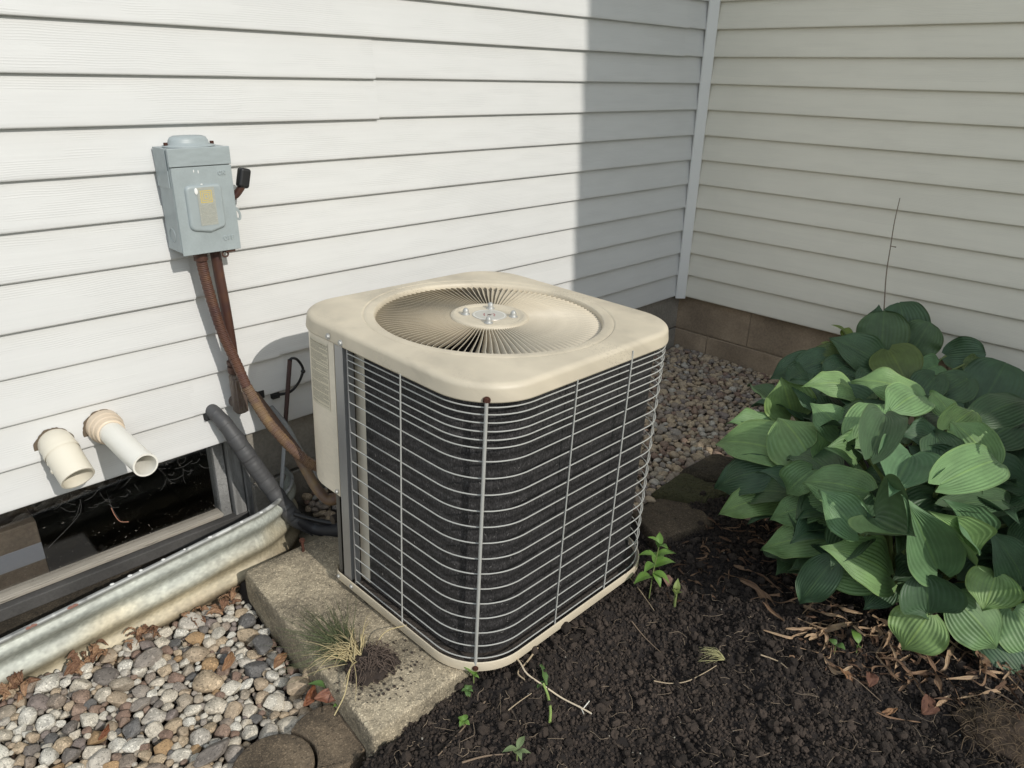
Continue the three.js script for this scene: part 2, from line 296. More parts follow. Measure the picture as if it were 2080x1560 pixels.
{
  const x0 = -3.5, x1 = 0.04, z0 = 0.165, z1 = 3.3;
  const warp = (t) => t;
  const g = grid(330, 300, (u, v) => { const x = lerp(x0, x1, u), z = lerp(z0, z1, v); return [x, soilY(x, z), z]; }, 1, 1);
  const soil = whole('soil', g, M.soil, 'dark bare garden soil beside the concrete slab', 'soil', [0, 0, 0], null, 'structure');
  const sh = new THREE.Shape([[-150, 0.0], [0.06, 0.0], [0.06, -ZW1], [150, -ZW1], [150, -150], [-150, -150]].map(p => new THREE.Vector2(...p)));
  const lg = new THREE.ShapeGeometry(sh); lg.rotateX(-PI / 2);
  whole('ground', lg, mat(0.075, 0.085, 0.045, 1), 'flat ground around the house', 'ground', [0, -0.43, 0], null, 'structure');
}
// soil crumbs
{
  rnd = mulberry(5);
  const base = ball(1, 1).deleteAttribute('uv'); const p = base.attributes.position;
  for (let i = 0; i < p.count; i++) { const v = V3(p.getX(i), p.getY(i), p.getZ(i)); const k = 1 + 0.5 * n3(v.x * 1.7 + 4, v.y * 1.7, v.z * 1.7); p.setXYZ(i, v.x * k, v.y * k, v.z * k); }
  base.computeVertexNormals();
  const pts = [];
  for (let tries = 0; pts.length < 85000 && tries < 600000; tries++) {
    const x = rr(-2.42, -0.1), z = rr(0.78, 2.3);
    if (x < -2.28 && z < 0.85) continue;
    if ((x + 2.9) ** 2 + (z - 1.77) ** 2 > 5.2) continue;
    const dens = clamp(1.15 - ((x + 1.95) ** 2 + (z - 1.15) ** 2) * 0.5, 0.25, 1); if (rnd() > dens) continue;
    if (z < 0.86 && x < -1.42) continue;
    pts.push([x, z]);
  }
  const im = new THREE.InstancedMesh(base, mat(1, 1, 1, 1), pts.length), m = new THREE.Matrix4(), q = new THREE.Quaternion(), e = new THREE.Euler(), col = new THREE.Color();
  pts.forEach(([x, z], i) => {
    const big = rnd(); let s = 0.0013 + 0.0032 * Math.pow(rnd(), 1.6); if (big > 0.975) s = rr(0.0045, 0.011);
    e.set(rr(0, 6), rr(0, 6), rr(0, 6)); q.setFromEuler(e);
    m.compose(V3(x, soilY(x, z) + s * rr(-0.1, 0.9) + (n3(x * 60, 0, z * 60) > 0.15 ? s * 0.7 : 0), z), q, V3(s * rr(0.7, 1.3), s * rr(0.6, 1.1), s * rr(0.7, 1.3)));
    im.setMatrixAt(i, m); const b = rr(0.5, 1.5) * (1 + 0.7 * n3(x * 3.1, 5, z * 3.1)); col.setRGB(0.036 * b, 0.0265 * b, 0.0205 * b); if (rnd() < 0.003 && s < 0.0028) col.setRGB(0.35, 0.33, 0.28); im.setColorAt(i, col);
  });
  im.name = 'soil_crumbs'; im.castShadow = im.receiveShadow = true; scene.add(im); ud(im, 'loose crumbs of dark garden soil', 'soil', null, 'stuff');
}
// ---- stones
rnd = mulberry(21);
function stoneGeo(seed, det, angular) {
  const g = mergeVertices(new THREE.IcosahedronGeometry(1, det).deleteAttribute('normal').deleteAttribute('uv'), 1e-4), p = g.attributes.position, uv = [];
  const planes = []; for (let k = 0; k < 7; k++) planes.push([V3(hash2(seed, k, 1) - 0.5, hash2(seed, k, 2) - 0.5, hash2(seed, k, 3) - 0.5).normalize(), 0.60 + 0.26 * hash2(seed, k, 4)]);
  for (let i = 0; i < p.count; i++) {
    const v = V3(p.getX(i), p.getY(i), p.getZ(i)); uv.push(0.5 * v.x + 0.5 * v.z + seed * 0.37, 0.5 * v.y + 0.35 * v.z + seed * 0.13);
    let k = 1 + 0.22 * n3(v.x * 1.1 + seed * 7.3, v.y * 1.1, v.z * 1.1) + 0.05 * n3(v.x * 3 + seed, v.y * 3, v.z * 3);
    v.multiplyScalar(k);
    for (const [n, d] of planes) { const s = v.dot(n) - d; if (s > 0) v.addScaledVector(n, -s * angular); }
    p.setXYZ(i, v.x, v.y, v.z);
  }
  g.computeVertexNormals(); return boxUV(g, 0.16, seed * 0.37, seed * 0.13);
}
const stoneShapes = []; for (let i = 0; i < 16; i++) stoneShapes.push(stoneGeo(i + 1, 4, i % 3 === 0 ? 1.0 : i % 3 === 1 ? 0.9 : 0.55));
const stoneSmall = []; for (let i = 0; i < 8; i++) stoneSmall.push(stoneGeo(i + 31, 2, 0.6));
const sm = (r, g, b, ro = 0.8) => mat(r, g, b, ro, { map: texStone, bumpMap: texStoneB, bumpScale: 0.0012 });
const stoneMats = [[0.86, 0.79, 0.66], [0.88, 0.83, 0.72], [0.80, 0.71, 0.57], [0.64, 0.50, 0.34], [0.60, 0.47, 0.33], [0.52, 0.44, 0.34], [0.36, 0.24, 0.18], [0.40, 0.28, 0.21], [0.27, 0.235, 0.205], [0.20, 0.19, 0.18], [0.46, 0.40, 0.34], [0.66, 0.60, 0.51], [0.33, 0.27, 0.24], [0.55, 0.36, 0.19], [0.42, 0.34, 0.27]].map(c => sm(...c));
const wts = [17, 15, 13, 10, 9, 6, 6, 6, 3, 3, 5, 10, 4, 1.2, 7];
function pickMat() { let t = rnd() * wts.reduce((a, b) => a + b); for (let i = 0; i < wts.length; i++) { t -= wts[i]; if (t < 0) return i; } return 0; }
function scatter(inside, x0, x1, z0, z1, radii, tries, gap = 0.86) {
  const out = [], cell = 0.05, map = new Map(), key = (i, j) => i * 10007 + j;
  for (let ri = 0; ri < radii.length; ri++) for (let t = 0; t < tries[ri]; t++) {
    const x = rr(x0, x1), z = rr(z0, z1), r = radii[ri] * rr(0.82, 1.18); if (!inside(x, z, r)) continue;
    const i = Math.floor(x / cell), j = Math.floor(z / cell); let ok = true;
    for (let a = -2; a <= 2 && ok; a++) for (let b = -2; b <= 2 && ok; b++) for (const s of map.get(key(i + a, j + b)) || []) if (Math.hypot(s[0] - x, s[1] - z) < (s[2] + r) * gap) { ok = false; break; }
    if (!ok) continue; const s = [x, z, r]; out.push(s); const k = key(i, j); if (!map.has(k)) map.set(k, []); map.get(k).push(s);
  }
  return out;
}
const seen2 = (x, y, z) => { const v = V3(x, y, z).applyMatrix4(camera.matrixWorldInverse); if (v.z > -0.05) return null; return [1040 + 1483.44 * v.x / -v.z, 780 - 1483.44 * v.y / -v.z, -v.z]; };
function stoneBed(name, label, list, yAt, matsFor, flat, shapes, smallShapes) {
  const bed = thing(name, label, 'gravel', [0, 0, 0], null, 'structure');
  const scored = list.map(s => { const y = yAt(s[0], s[1]); const q = seen2(s[0], y, s[1]); const vis = q && q[0] > -60 && q[0] < 2140 && q[1] < 1640 && q[1] > -50; return { s, y, size: vis ? s[2] / q[2] * (s[3] || 1) : 0 }; }).sort((a, b) => b.size - a.size);
  const rest = [];
  const place = (o, s, y) => { const r = s[2]; const f = flat(); o.scale.set(r * rr(0.92, 1.25), r * f, r * rr(0.85, 1.1)); o.rotation.set(rr(-0.35, 0.35), rr(0, 2 * PI), rr(-0.35, 0.35), 'YXZ'); o.position.set(s[0], y + r * f * rr(-0.15, 0.45) + (s[4] || 0), s[1]); };
  scored.forEach(({ s, y }, i) => {
    const mi = matsFor(s);
    if (i < 298) { const o = part(bed, 'stone', shapes[Math.floor(rnd() * shapes.length)], stoneMats[mi]); place(o, s, y); }
    else rest.push([s, y, mi]);
  });
  if (rest.length) {
    const n = smallShapes.length; const groups = Array.from({ length: 1 }, () => rest);
    for (const grp of groups) {
      const im = new THREE.InstancedMesh(smallShapes[0], sm(1, 1, 1), grp.length), d = new THREE.Object3D();
      grp.forEach(([s, y, mi], i) => { place(d, s, y); d.updateMatrix(); im.setMatrixAt(i, d.matrix); im.setColorAt(i, stoneMats[mi].color); });
      im.name = 'small_stones'; im.userData.kind = 'stuff'; im.castShadow = im.receiveShadow = true; bed.add(im);
    }
  }
  return bed;
}
const PAV = [[-2.376, 0.757, 0.083], [-2.496, 0.744, 0.079]];
const padLeft = z => lerp(-2.285, -2.345, clamp((z - 0.21) / 0.65, -0.1, 1.1));
{
  const inside = (x, z, r) => z > 0.17 + r * 0.7 && x < padLeft(z) - r * 0.75 && z < 1.0 && !(PAV.some(p => Math.hypot(x - p[0], z - p[1]) < p[2] + r * 0.6)) && !(x > -2.36 && z > 0.72) && !(z > 0.80 && x > -2.55);
  const list = scatter(inside, -3.15, -2.27, 0.16, 1.0, [0.028, 0.023, 0.019, 0.0155, 0.0122, 0.0095, 0.007], [22, 90, 450, 2600, 7000, 10000, 9000], 0.78);
  const under = scatter(inside, -3.15, -2.27, 0.16, 1.0, [0.016, 0.011], [4000, 8000], 0.8).map(s => [...s, 0.3, -0.022]);
  stoneBed('gravel_bed', 'sunlit bed of mixed river stones between the window well and the slab', [...list, ...under], gravelL, () => pickMat(), () => rr(0.5, 0.8), stoneShapes, stoneSmall);
}
{
  const bed = scene.getObjectByName('gravel_bed'), hero = (px, py, y, sx, sy, sz, rot, mi, k) => { const o = part(bed, 'stone', stoneShapes[k], stoneMats[mi]); o.scale.set(sx, sy, sz); o.rotation.y = rot; o.position.set(...onY(px, py, y)); };
  hero(532, 1308, -0.334, 0.034, 0.013, 0.025, 0.95, 9, 4); hero(604, 1392, -0.325, 0.028, 0.018, 0.025, 0.3, 4, 7); hero(632, 1366, -0.325, 0.025, 0.012, 0.023, 0.9, 3, 10);
  hero(432, 1528, -0.318, 0.042, 0.013, 0.018, 0.25, 8, 13); hero(300, 1338, -0.330, 0.033, 0.016, 0.024, 0.2, 10, 1);
}
const gravelR = (x, z) => -0.262 - 0.012 * sstep(0.2, 0.75, z) + 0.008 * n3(x * 4, 2, z * 4);
{
  rnd = mulberry(99);
  const inside = (x, z, r) => z > 0.0 + r * 0.5 && x < 0.03 - r * 0.5 && (z < 0.72 + 0.10 * sstep(-1.0, -0.4, x)) && !(x < -1.42 && z > 0.2);
  const list = scatter(inside, -2.0, 0.03, 0.0, 0.9, [0.019, 0.0155, 0.0125, 0.010, 0.0078], [500, 3000, 12000, 24000, 30000], 0.80);
  const under = scatter(inside, -2.0, 0.03, 0.0, 0.9, [0.013], [12000], 0.8).map(s => [...s, 0.3, -0.016]);
  const pick = [11, 4, 3, 14, 4, 10, 5, 3, 7, 14, 4, 12, 6];
  stoneBed('gravel_bed', 'shaded bed of small tan gravel in the corner behind the air conditioner', [...list, ...under], gravelR, () => pick[Math.floor(rnd() * pick.length)], () => rr(0.5, 0.75), stoneSmall, stoneSmall);
}
// two stone bedding sheets so that nothing shows between the stones
whole('stone_bedding', grid(40, 40, (u, v) => { const x = lerp(-2.0, 0.04, u), z = lerp(-0.03, 0.80, v); return [x, gravelR(x, z) - 0.018 - (x < -1.40 && z > 0.2 ? 0.06 : 0) - 0.08 * sstep(0.70, 0.80, z), z]; }), mat(0.10, 0.085, 0.068, 1), 'dark earth showing between the small gravel', 'earth', [0, 0, 0], null, 'structure');

// ================================================================ SLAB, PAVERS, EDGING BLOCKS
function slab(poly, yTop, th, r, noise, nx, nz, seed) {   // poly: four corners [x,z] (x0z0, x1z0, x1z1, x0z1); rounded, slightly worn edges
  const g = new THREE.BoxGeometry(1, 1, 1, nx, 6, nz).toNonIndexed(); g.deleteAttribute('normal'); g.deleteAttribute('uv');
  const m = mergeVertices(g), p = m.attributes.position;
  const W = Math.hypot(poly[1][0] - poly[0][0], poly[1][1] - poly[0][1]), D = Math.hypot(poly[3][0] - poly[0][0], poly[3][1] - poly[0][1]);
  for (let i = 0; i < p.count; i++) {
    let x = p.getX(i) * W, y = p.getY(i) * th, z = p.getZ(i) * D;
    const cx = clamp(x, -W / 2 + r, W / 2 - r), cy = clamp(y, -th / 2 + r, th / 2 - r), cz = clamp(z, -D / 2 + r, D / 2 - r);
    const v = V3(x - cx, y - cy, z - cz); if (v.lengthSq() > 1e-12) { v.setLength(r); x = cx + v.x; y = cy + v.y; z = cz + v.z; }
    const u = x / W + 0.5, w = z / D + 0.5;
    const X = lerp(lerp(poly[0][0], poly[1][0], u), lerp(poly[3][0], poly[2][0], u), w), Z = lerp(lerp(poly[0][1], poly[1][1], u), lerp(poly[3][1], poly[2][1], u), w);
    const n = noise * (n3(X * 9 + seed, y * 9, Z * 9) + 0.6 * n3(X * 31 + seed, y * 31, Z * 31) + 0.35 * n3(X * 80 + seed, y * 80, Z * 80));
    p.setXYZ(i, X + n, yTop - th / 2 + y + n * 0.8, Z + n);
  }
  m.computeVertexNormals(); const q = boxUV(m, 2.0, seed * 0.31, seed * 0.17); return q;
}
{
  const g = slab([[-2.285, 0.205], [-1.52, 0.20], [-1.52, 0.854], [-2.345, 0.866]], -0.264, 0.13, 0.012, 0.0022, 110, 90, 1);
  const pad = thing('concrete_slab', 'weathered concrete equipment slab carrying the air conditioner', 'slab');
  part(pad, 'slab_body', g, M.pad);
  const b = onY(573, 1228, -0.264);
  const ring = new THREE.TorusGeometry(0.013, 0.003, 8, 20); ring.rotateX(PI / 2); ring.scale(1, 0.8, 1);
}
function disc(name, c, cut, top, th, label) {
  const pts = [], N = 72;
  for (let i = 0; i < N; i++) { const a = i / N * 2 * PI; let x = c[0] + c[2] * Math.cos(a), z = c[1] + c[2] * Math.sin(a); if (cut) { const d = Math.hypot(x - cut[0], z - cut[1]), R = cut[2] + 0.006; if (d < R) { x = cut[0] + (x - cut[0]) / d * R; z = cut[1] + (z - cut[1]) / d * R; } } pts.push(new THREE.Vector2(x - c[0], -(z - c[1]))); }
  let g = new THREE.ExtrudeGeometry(new THREE.Shape(pts), { depth: th - 0.012, bevelEnabled: true, bevelSize: 0.006, bevelThickness: 0.006, bevelSegments: 4, bevelOffset: -0.006, curveSegments: 4 });
  g.rotateX(-PI / 2); g.translate(0, -th + 0.006, 0); g = boxUV(g, 2.4, c[0], c[1]);
  return whole(name, g, M.paver, label, 'paver', [c[0], top, c[1]]);
}
disc('round_paver', PAV[0], PAV[1], -0.318, 0.09, 'brown round concrete edging paver with a curved bite out of its side, touching the slab');
disc('round_paver', PAV[1], null, -0.318, 0.09, 'brown round concrete edging paver sunk among the river stones, farther from the slab');
{
  const a = slab([[-1.30, 0.70], [-1.08, 0.735], [-1.16, 0.93], [-1.37, 0.86]], -0.274, 0.12, 0.018, 0.004, 24, 24, 4);
  whole('edging_block', a, mat(0.20, 0.165, 0.135, 0.95, { map: texConc, bumpMap: texConcB, bumpScale: 0.004 }), 'tan concrete edging block beside the air conditioner corner', 'block');
  const mo = slab([[-1.20, 0.70], [-0.99, 0.69], [-0.98, 0.89], [-1.115, 0.86]], -0.252, 0.12, 0.035, 0.009, 30, 30, 6);
  whole('edging_stone', mo, mat(0.055, 0.052, 0.022, 1, { bumpMap: texConcB, bumpScale: 0.012 }), 'edging stone covered with dark green moss next to the tan block', 'stone');
  const st = slab([[-1.09, 0.70], [-0.86, 0.71], [-0.86, 0.90], [-1.02, 0.86]], -0.240, 0.13, 0.04, 0.008, 30, 30, 8);
  whole('edging_stone', st, mat(0.12, 0.105, 0.085, 1, { map: texConc, bumpMap: texConcB, bumpScale: 0.006 }), 'grey brown rounded edging stone half under the hosta leaves', 'stone', [0.05, 0, -0.01]);
}

// ================================================================ AIR CONDITIONER
const A = 0.3395, H = 0.6366;
const ac = thing('air_conditioner', 'beige outdoor air conditioner with round fan grille and wire guarded black coil', 'air conditioner', [-1.7877, -0.262, 0.5681]);
ac.rotation.set(0.0192, 0.0198, -0.0221, 'YXZ');
function rrPolar(th, a, r) {
  let c = Math.abs(Math.cos(th)), s = Math.abs(Math.sin(th)), t;
  const sx = Math.sign(Math.cos(th)) || 1, sz = Math.sign(Math.sin(th)) || 1;
  if (c > 1e-9 && a * s / c <= a - r) t = a / c; else if (s > 1e-9 && a * c / s <= a - r) t = a / s;
  else { const k = a - r, b = k * (c + s); t = b + Math.sqrt(Math.max(0, b * b - (2 * k * k - r * r))); }
  return [t * c * sx, t * s * sz];
}
function ringLoft(rows, N, uvs = 2.2, cut = 0) {   // rows: {a, r, y} rounded square or {R, y} circle
  const g = grid(N, rows.length - 1, (u, v, i, j) => { const th = -u * 2 * PI + PI / 4, w = rows[j]; const [x, z] = w.R !== undefined ? [w.R * Math.cos(th), w.R * Math.sin(th)] : rrPolar(th, w.a, w.r); const k = cut ? Math.max(0, -cut - x - z) / 2 : 0; return [x + k, w.y, z + k]; }, 1, 1, true);
  const p = g.attributes.position, uv = g.attributes.uv; let run = 0;
  for (let i = 0; i < uv.count; i++) uv.setXY(i, p.getX(i) * uvs + p.getY(i) * 1.3 * uvs, p.getZ(i) * uvs + p.getY(i) * uvs);
  return g;
}
const CR = 0.131;
{
  const rows = [{ a: A - 0.006, r: CR - 0.006, y: H + 0.006 }, { a: A - 0.003, r: CR - 0.003, y: H }, { a: A, r: CR, y: H + 0.001 }, { a: A + 0.0005, r: CR, y: H + 0.004 }, { a: A - 0.002, r: CR - 0.002, y: H + 0.0245 }];
  for (let k = 1; k <= 8; k++) { const f = k / 8 * PI / 2, d = 0.002 + 0.014 * (1 - Math.cos(f)); rows.push({ a: A - d, r: CR - d, y: H + 0.0245 + 0.0125 * Math.sin(f) }); }
  rows.push({ a: A - 0.022, r: CR - 0.022, y: H + 0.0373 }, { R: 0.2960, y: H + 0.0400 }, { R: 0.2945, y: H + 0.0400 }, { R: 0.2925, y: H + 0.0380 }, { R: 0.2905, y: H + 0.0380 }, { R: 0.2890, y: H + 0.0398 }, { R: 0.282, y: H + 0.0405 }, { R: 0.2700, y: H + 0.0398 }, { R: 0.2672, y: H + 0.0382 }, { R: 0.2650, y: H + 0.033 }, { R: 0.264, y: H + 0.025 }, { R: 0.2635, y: H + 0.005 }, { R: 0.2640, y: H - 0.09 });
  const lid = part(ac, 'lid', ringLoft(rows, 192), M.beigeLid);
  // fan guard: curved radial vanes, hub plate, acorn nuts and badge
  const NV = 108, vs = [];
  const R0 = 0.088, R1 = 0.2632, n = 9;
  const fin = grid(4, n, (u, v, i, j) => {
    const r = lerp(R0, R1, j / n), pitch = 2 * PI * r / NV, w = Math.min(0.0115, pitch * 0.80), tail = sstep(0.86, 1, j / n);
    const sw = -0.010 * Math.sin(j / n * PI * 0.5) - 0.006 * tail, top = H + 0.033 - 0.003 * tail, hgt = 0.0135 - 0.002 * tail;
    const th = 0.0006;
    // thin closed profile: top edge, inner face, bottom edge, outer face
    const prof = [[-w / 2 - th, top], [w / 2 - th, top - hgt], [w / 2 + th, top - hgt], [-w / 2 + th, top], [-w / 2 - th, top]][i];
    return [r, prof[1], prof[0] + sw];
  });
  const fp = fin.attributes.position, strip = i => grid(1, n, (u, v, k, j) => { const o = j * 5 + i + k; return [fp.getX(o), fp.getY(o), fp.getZ(o)]; });
  const finG = merge([strip(0), strip(1), strip(2), strip(3)]);
  for (let k = 0; k < NV; k++) { const f = part(ac, 'guard_fin', finG, M.beigeLid); f.rotation.y = k / NV * 2 * PI; }
  const hub = new THREE.LatheGeometry([[0.0, 0.035], [0.050, 0.035], [0.070, 0.034], [0.074, 0.034], [0.079, 0.0375], [0.084, 0.0385], [0.090, 0.036], [0.0935, 0.0315], [0.0935, 0.016], [0.088, 0.013]].map(p => new THREE.Vector2(p[0], H + p[1])), 64);
  const hb = part(ac, 'hub_plate', hub, M.beigeLid);
  const acorn = new THREE.LatheGeometry([[0.0105, 0], [0.0105, 0.0015], [0.0072, 0.002], [0.0072, 0.007], [0.0068, 0.010], [0.0050, 0.0135], [0.0022, 0.0155], [0, 0.016]].map(p => new THREE.Vector2(...p)), 18);
  for (let k = 0; k < 4; k++) { const a = k * PI / 2 + PI / 4 + 0.03, o = part(hb, 'nut', acorn, M.zinc); o.position.set(0.056 * Math.cos(a), H + 0.0347, 0.056 * Math.sin(a)); }
  const cv = document.createElement('canvas'); cv.width = cv.height = 256; const cx = cv.getContext('2d');
  cx.fillStyle = '#cfcdc6'; cx.fillRect(0, 0, 256, 256); cx.strokeStyle = '#efeee8'; cx.lineWidth = 9; cx.beginPath(); cx.arc(128, 128, 116, 0, 7); cx.stroke();
  cx.fillStyle = '#9a2a33'; for (const [x, y, w, h] of [[100, 84, 22, 10], [128, 80, 16, 14], [150, 86, 14, 9], [96, 156, 16, 12], [120, 160, 22, 11], [148, 154, 14, 13], [108, 108, 10, 8], [142, 142, 9, 8]]) cx.fillRect(x, y, w, h);
  cx.fillStyle = '#3a1216'; cx.beginPath(); cx.arc(128, 128, 15, 0, 7); cx.fill();
  cx.fillStyle = '#8c8a84'; cx.fillRect(44, 132, 10, 3); cx.fillRect(60, 120, 6, 3);
  const bt = new THREE.CanvasTexture(cv); bt.colorSpace = THREE.SRGBColorSpace;
  const bd = new THREE.CylinderGeometry(0.0405, 0.041, 0.0012, 48); bd.rotateY(2.4);
  part(hb, 'badge', bd, mat(0.85, 0.85, 0.84, 0.3, { map: bt, metalness: 0.25 })).position.set(0, H + 0.0358, 0);
  // fan inside
  part(ac, 'fan_motor', T(cyl(0.075, 0.075, 0.13, 32), 0, H - 0.055, 0), M.dark);
  const bladeS = new THREE.Shape(); bladeS.moveTo(0.05, -0.03); bladeS.bezierCurveTo(0.12, -0.10, 0.20, -0.13, 0.245, -0.09); bladeS.lineTo(0.25, 0.06); bladeS.bezierCurveTo(0.18, 0.07, 0.1, 0.06, 0.05, 0.035);
  const bg = new THREE.ExtrudeGeometry(bladeS, { depth: 0.002, bevelEnabled: false }); bg.rotateX(-PI / 2 + 0.32); bg.translate(0, H - 0.135, 0);
  for (let k = 0; k < 3; k++) { const o = part(ac, 'fan_blade', bg, mat(0.22, 0.22, 0.225, 0.4, { metalness: 0.5 })); o.rotation.y = k * 2 * PI / 3 + 0.55; }
  part(ac, 'motor_cable', sweep([[-0.10, H - 0.03, 0.19], [-0.06, H - 0.012, 0.21], [0.0, H - 0.03, 0.205], [0.03, H - 0.06, 0.15], [0.04, H - 0.06, 0.07]], 0.006, 30, 8), mat(0.45, 0.40, 0.32, 0.6));
}
// base pan
{
  const rows = [{ a: A - 0.004, r: CR - 0.003, y: 0.012 }, { a: A + 0.001, r: CR, y: 0.024 }, { a: A + 0.003, r: CR + 0.002, y: 0.026 }, { a: A + 0.005, r: CR + 0.003, y: 0.024 }, { a: A + 0.005, r: CR + 0.003, y: 0.003 }, { a: A + 0.001, r: CR, y: 0.0 }, { a: A - 0.05, r: CR - 0.04, y: 0.0 }];
  part(ac, 'base_pan', ringLoft(rows, 192, 2.2, 0.505), mat(0.72, 0.63, 0.48, 0.5, { map: texPaint }));
  part(ac, 'pan_floor', ringLoft([{ R: 0.02, y: 0.0135 }, { a: A - 0.08, r: CR - 0.06, y: 0.0135 }, { a: A - 0.002, r: CR - 0.002, y: 0.0125 }], 192, 2.2, 0.507), mat(0.055, 0.045, 0.038, 1, { bumpMap: texConcB, bumpScale: 0.004 }), 'dirt filled floor of the base pan');
}
// path round the unit: from the post on the -x face, round three corners to the back; offset inwards by d
function aroundPath(d, r, zs = -0.085, ends = true) {
  const a = A - d, P = [], q = a - r, arc = (cx, cz, a0) => { for (let k = 0; k <= 8; k++) { const t = a0 + k / 8 * PI / 2; P.push([cx + r * Math.cos(t), cz + r * Math.sin(t)]); } };
  P.push([-a, zs]); for (let k = 1; k < 6; k++) P.push([-a, lerp(zs, q, k / 6)]);
  const arcs = (cx, cz, t0, t1) => { for (let k = 0; k <= 10; k++) { const t = lerp(t0, t1, k / 10); P.push([cx + r * Math.cos(t), cz + r * Math.sin(t)]); } };
  arcs(-q, q, PI, PI / 2); for (let k = 1; k < 6; k++) P.push([lerp(-q, q, k / 6), a]);
  arcs(q, q, PI / 2, 0); for (let k = 1; k < 6; k++) P.push([a, lerp(q, -q, k / 6)]);
  arcs(q, -q, 0, -PI / 2); for (let k = 1; k <= 4; k++) P.push([lerp(q, -0.02, k / 4), -a]);
  return P;
}
// coil: two faces with fine fins; rows of tubes show as ripples
{
  const texCoil = tex(512, 512, (u, v) => {
    const row = 0.5 + 0.5 * Math.cos(v * 2 * PI * 6), fine = fbm(u, v, 128, 40, 2, 103), dust = fbm(u, v, 9, 9, 4, 107), wav = 0.5 + 0.5 * Math.cos((u * 96 + 0.35 * Math.sin(v * 2 * PI * 12)) * 2 * PI);
    const s = 0.15 + 0.26 * (fine - 0.4) + 0.08 * row * (0.4 + fine) + 0.14 * Math.pow(dust, 3) + 0.05 * wav + sstep(0.80, 0.9, fine) * 0.10; return [s * 1.0, s * 0.985, s];
  }, true);
  const texCoilB = tex(512, 512, (u, v) => 0.6 * (0.5 + 0.5 * Math.cos((u * 96 + 0.35 * Math.sin(v * 2 * PI * 12)) * 2 * PI)) + 0.4 * (0.5 + 0.5 * Math.cos(v * 2 * PI * 6)));
  const coilM = mat(0.88, 0.86, 0.85, 0.6, { map: texCoil, bumpMap: texCoilB, bumpScale: 0.002, metalness: 0.2 });
  const P = aroundPath(0.028, CR - 0.028, -0.064); const len = [0]; for (let i = 1; i < P.length; i++) len.push(len[i - 1] + Math.hypot(P[i][0] - P[i - 1][0], P[i][1] - P[i - 1][1]));
  const g = grid(P.length - 1, 30, (u, v, i) => [P[i][0], lerp(0.022, H + 0.012, v), P[i][1]]); const uv = g.attributes.uv;
  for (let i = 0; i < uv.count; i++) uv.setXY(i, len[i % P.length] / 0.15, (g.attributes.position.getY(i)) / 0.15);
  const Q = aroundPath(0.056, CR - 0.056, -0.064);
  const g2 = grid(Q.length - 1, 1, (u, v, i) => [Q[i][0], lerp(0.022, H + 0.012, v), Q[i][1]]);
  part(ac, 'coil', merge([g, g2]), coilM);
  // dark metal band on the coil's corner seam, dust and seed fluff caught in the fins
  const fl = []; rnd = mulberry(404);
  for (let i = 0; i < 300; i++) {
    const k = Math.floor(rnd() < 0.2 ? rr(0, 12) : rr(12, 36)), t = rnd(), a = P[k], b = P[k + 1]; const x = lerp(a[0], b[0], t), z = lerp(a[1], b[1], t); const nx = b[1] - a[1], nz = -(b[0] - a[0]), l = Math.hypot(nx, nz) || 1;
    const low = rnd() < 0.55 ? Math.pow(rnd(), 2.0) * 0.45 : rnd() * 0.55; const L = rr(0.001, 0.006); const gg = new THREE.BoxGeometry(0.0006, L, 0.0006); gg.rotateZ(rr(-1.2, 1.2)); gg.rotateY(Math.atan2(nx, nz)); fl.push(T(gg, x - nx / l * 0.001, 0.06 + low, z - nz / l * 0.001));
  }
  part(ac, 'dust_fluff', merge(fl), mat(0.26, 0.25, 0.235, 1), null, 'stuff');
  const sh = aroundPath(0.10, 0.08, -0.16);
}
// grille wires
const WY = [0.631, 0.616, 0.599, 0.581, 0.563, 0.546, 0.517, 0.48, 0.443, 0.406, 0.369, 0.331, 0.293, 0.256, 0.218, 0.18, 0.142, 0.103, 0.068, 0.034];
{
  const P = aroundPath(0.004, CR - 0.004, -0.088);
  const c = new THREE.CatmullRomCurve3(P.map(p => V3(p[0], 0, p[1])), false, 'catmullrom', 0.2);
  const wg = new THREE.TubeGeometry(c, 150, 0.00155, 7, false);
  for (const y of WY) part(ac, 'grille_wire', wg, M.wire).position.y = y - 0.004;
  const up = (x, z, r, y1 = H + 0.004) => { const o = part(ac, 'upright_wire', T(cyl(r, r, y1 - 0.012, 8), x, (y1 + 0.012) / 2, z), M.wire); return o; };
  const a = A + 0.0005, q = A - CR;
  up(-a, 0.097, 0.0017); up(-0.084, a, 0.0017); up(0.103, a, 0.0019, H + 0.022); up(q + CR * Math.cos(0.62) + 0.002, q + CR * Math.sin(0.62) + 0.002, 0.002);
  up(-q - CR * 0.7071 - 0.002, q + CR * 0.7071 + 0.002, 0.0036); up(a, 0.02, 0.0018); up(a, -0.14, 0.0018);
}
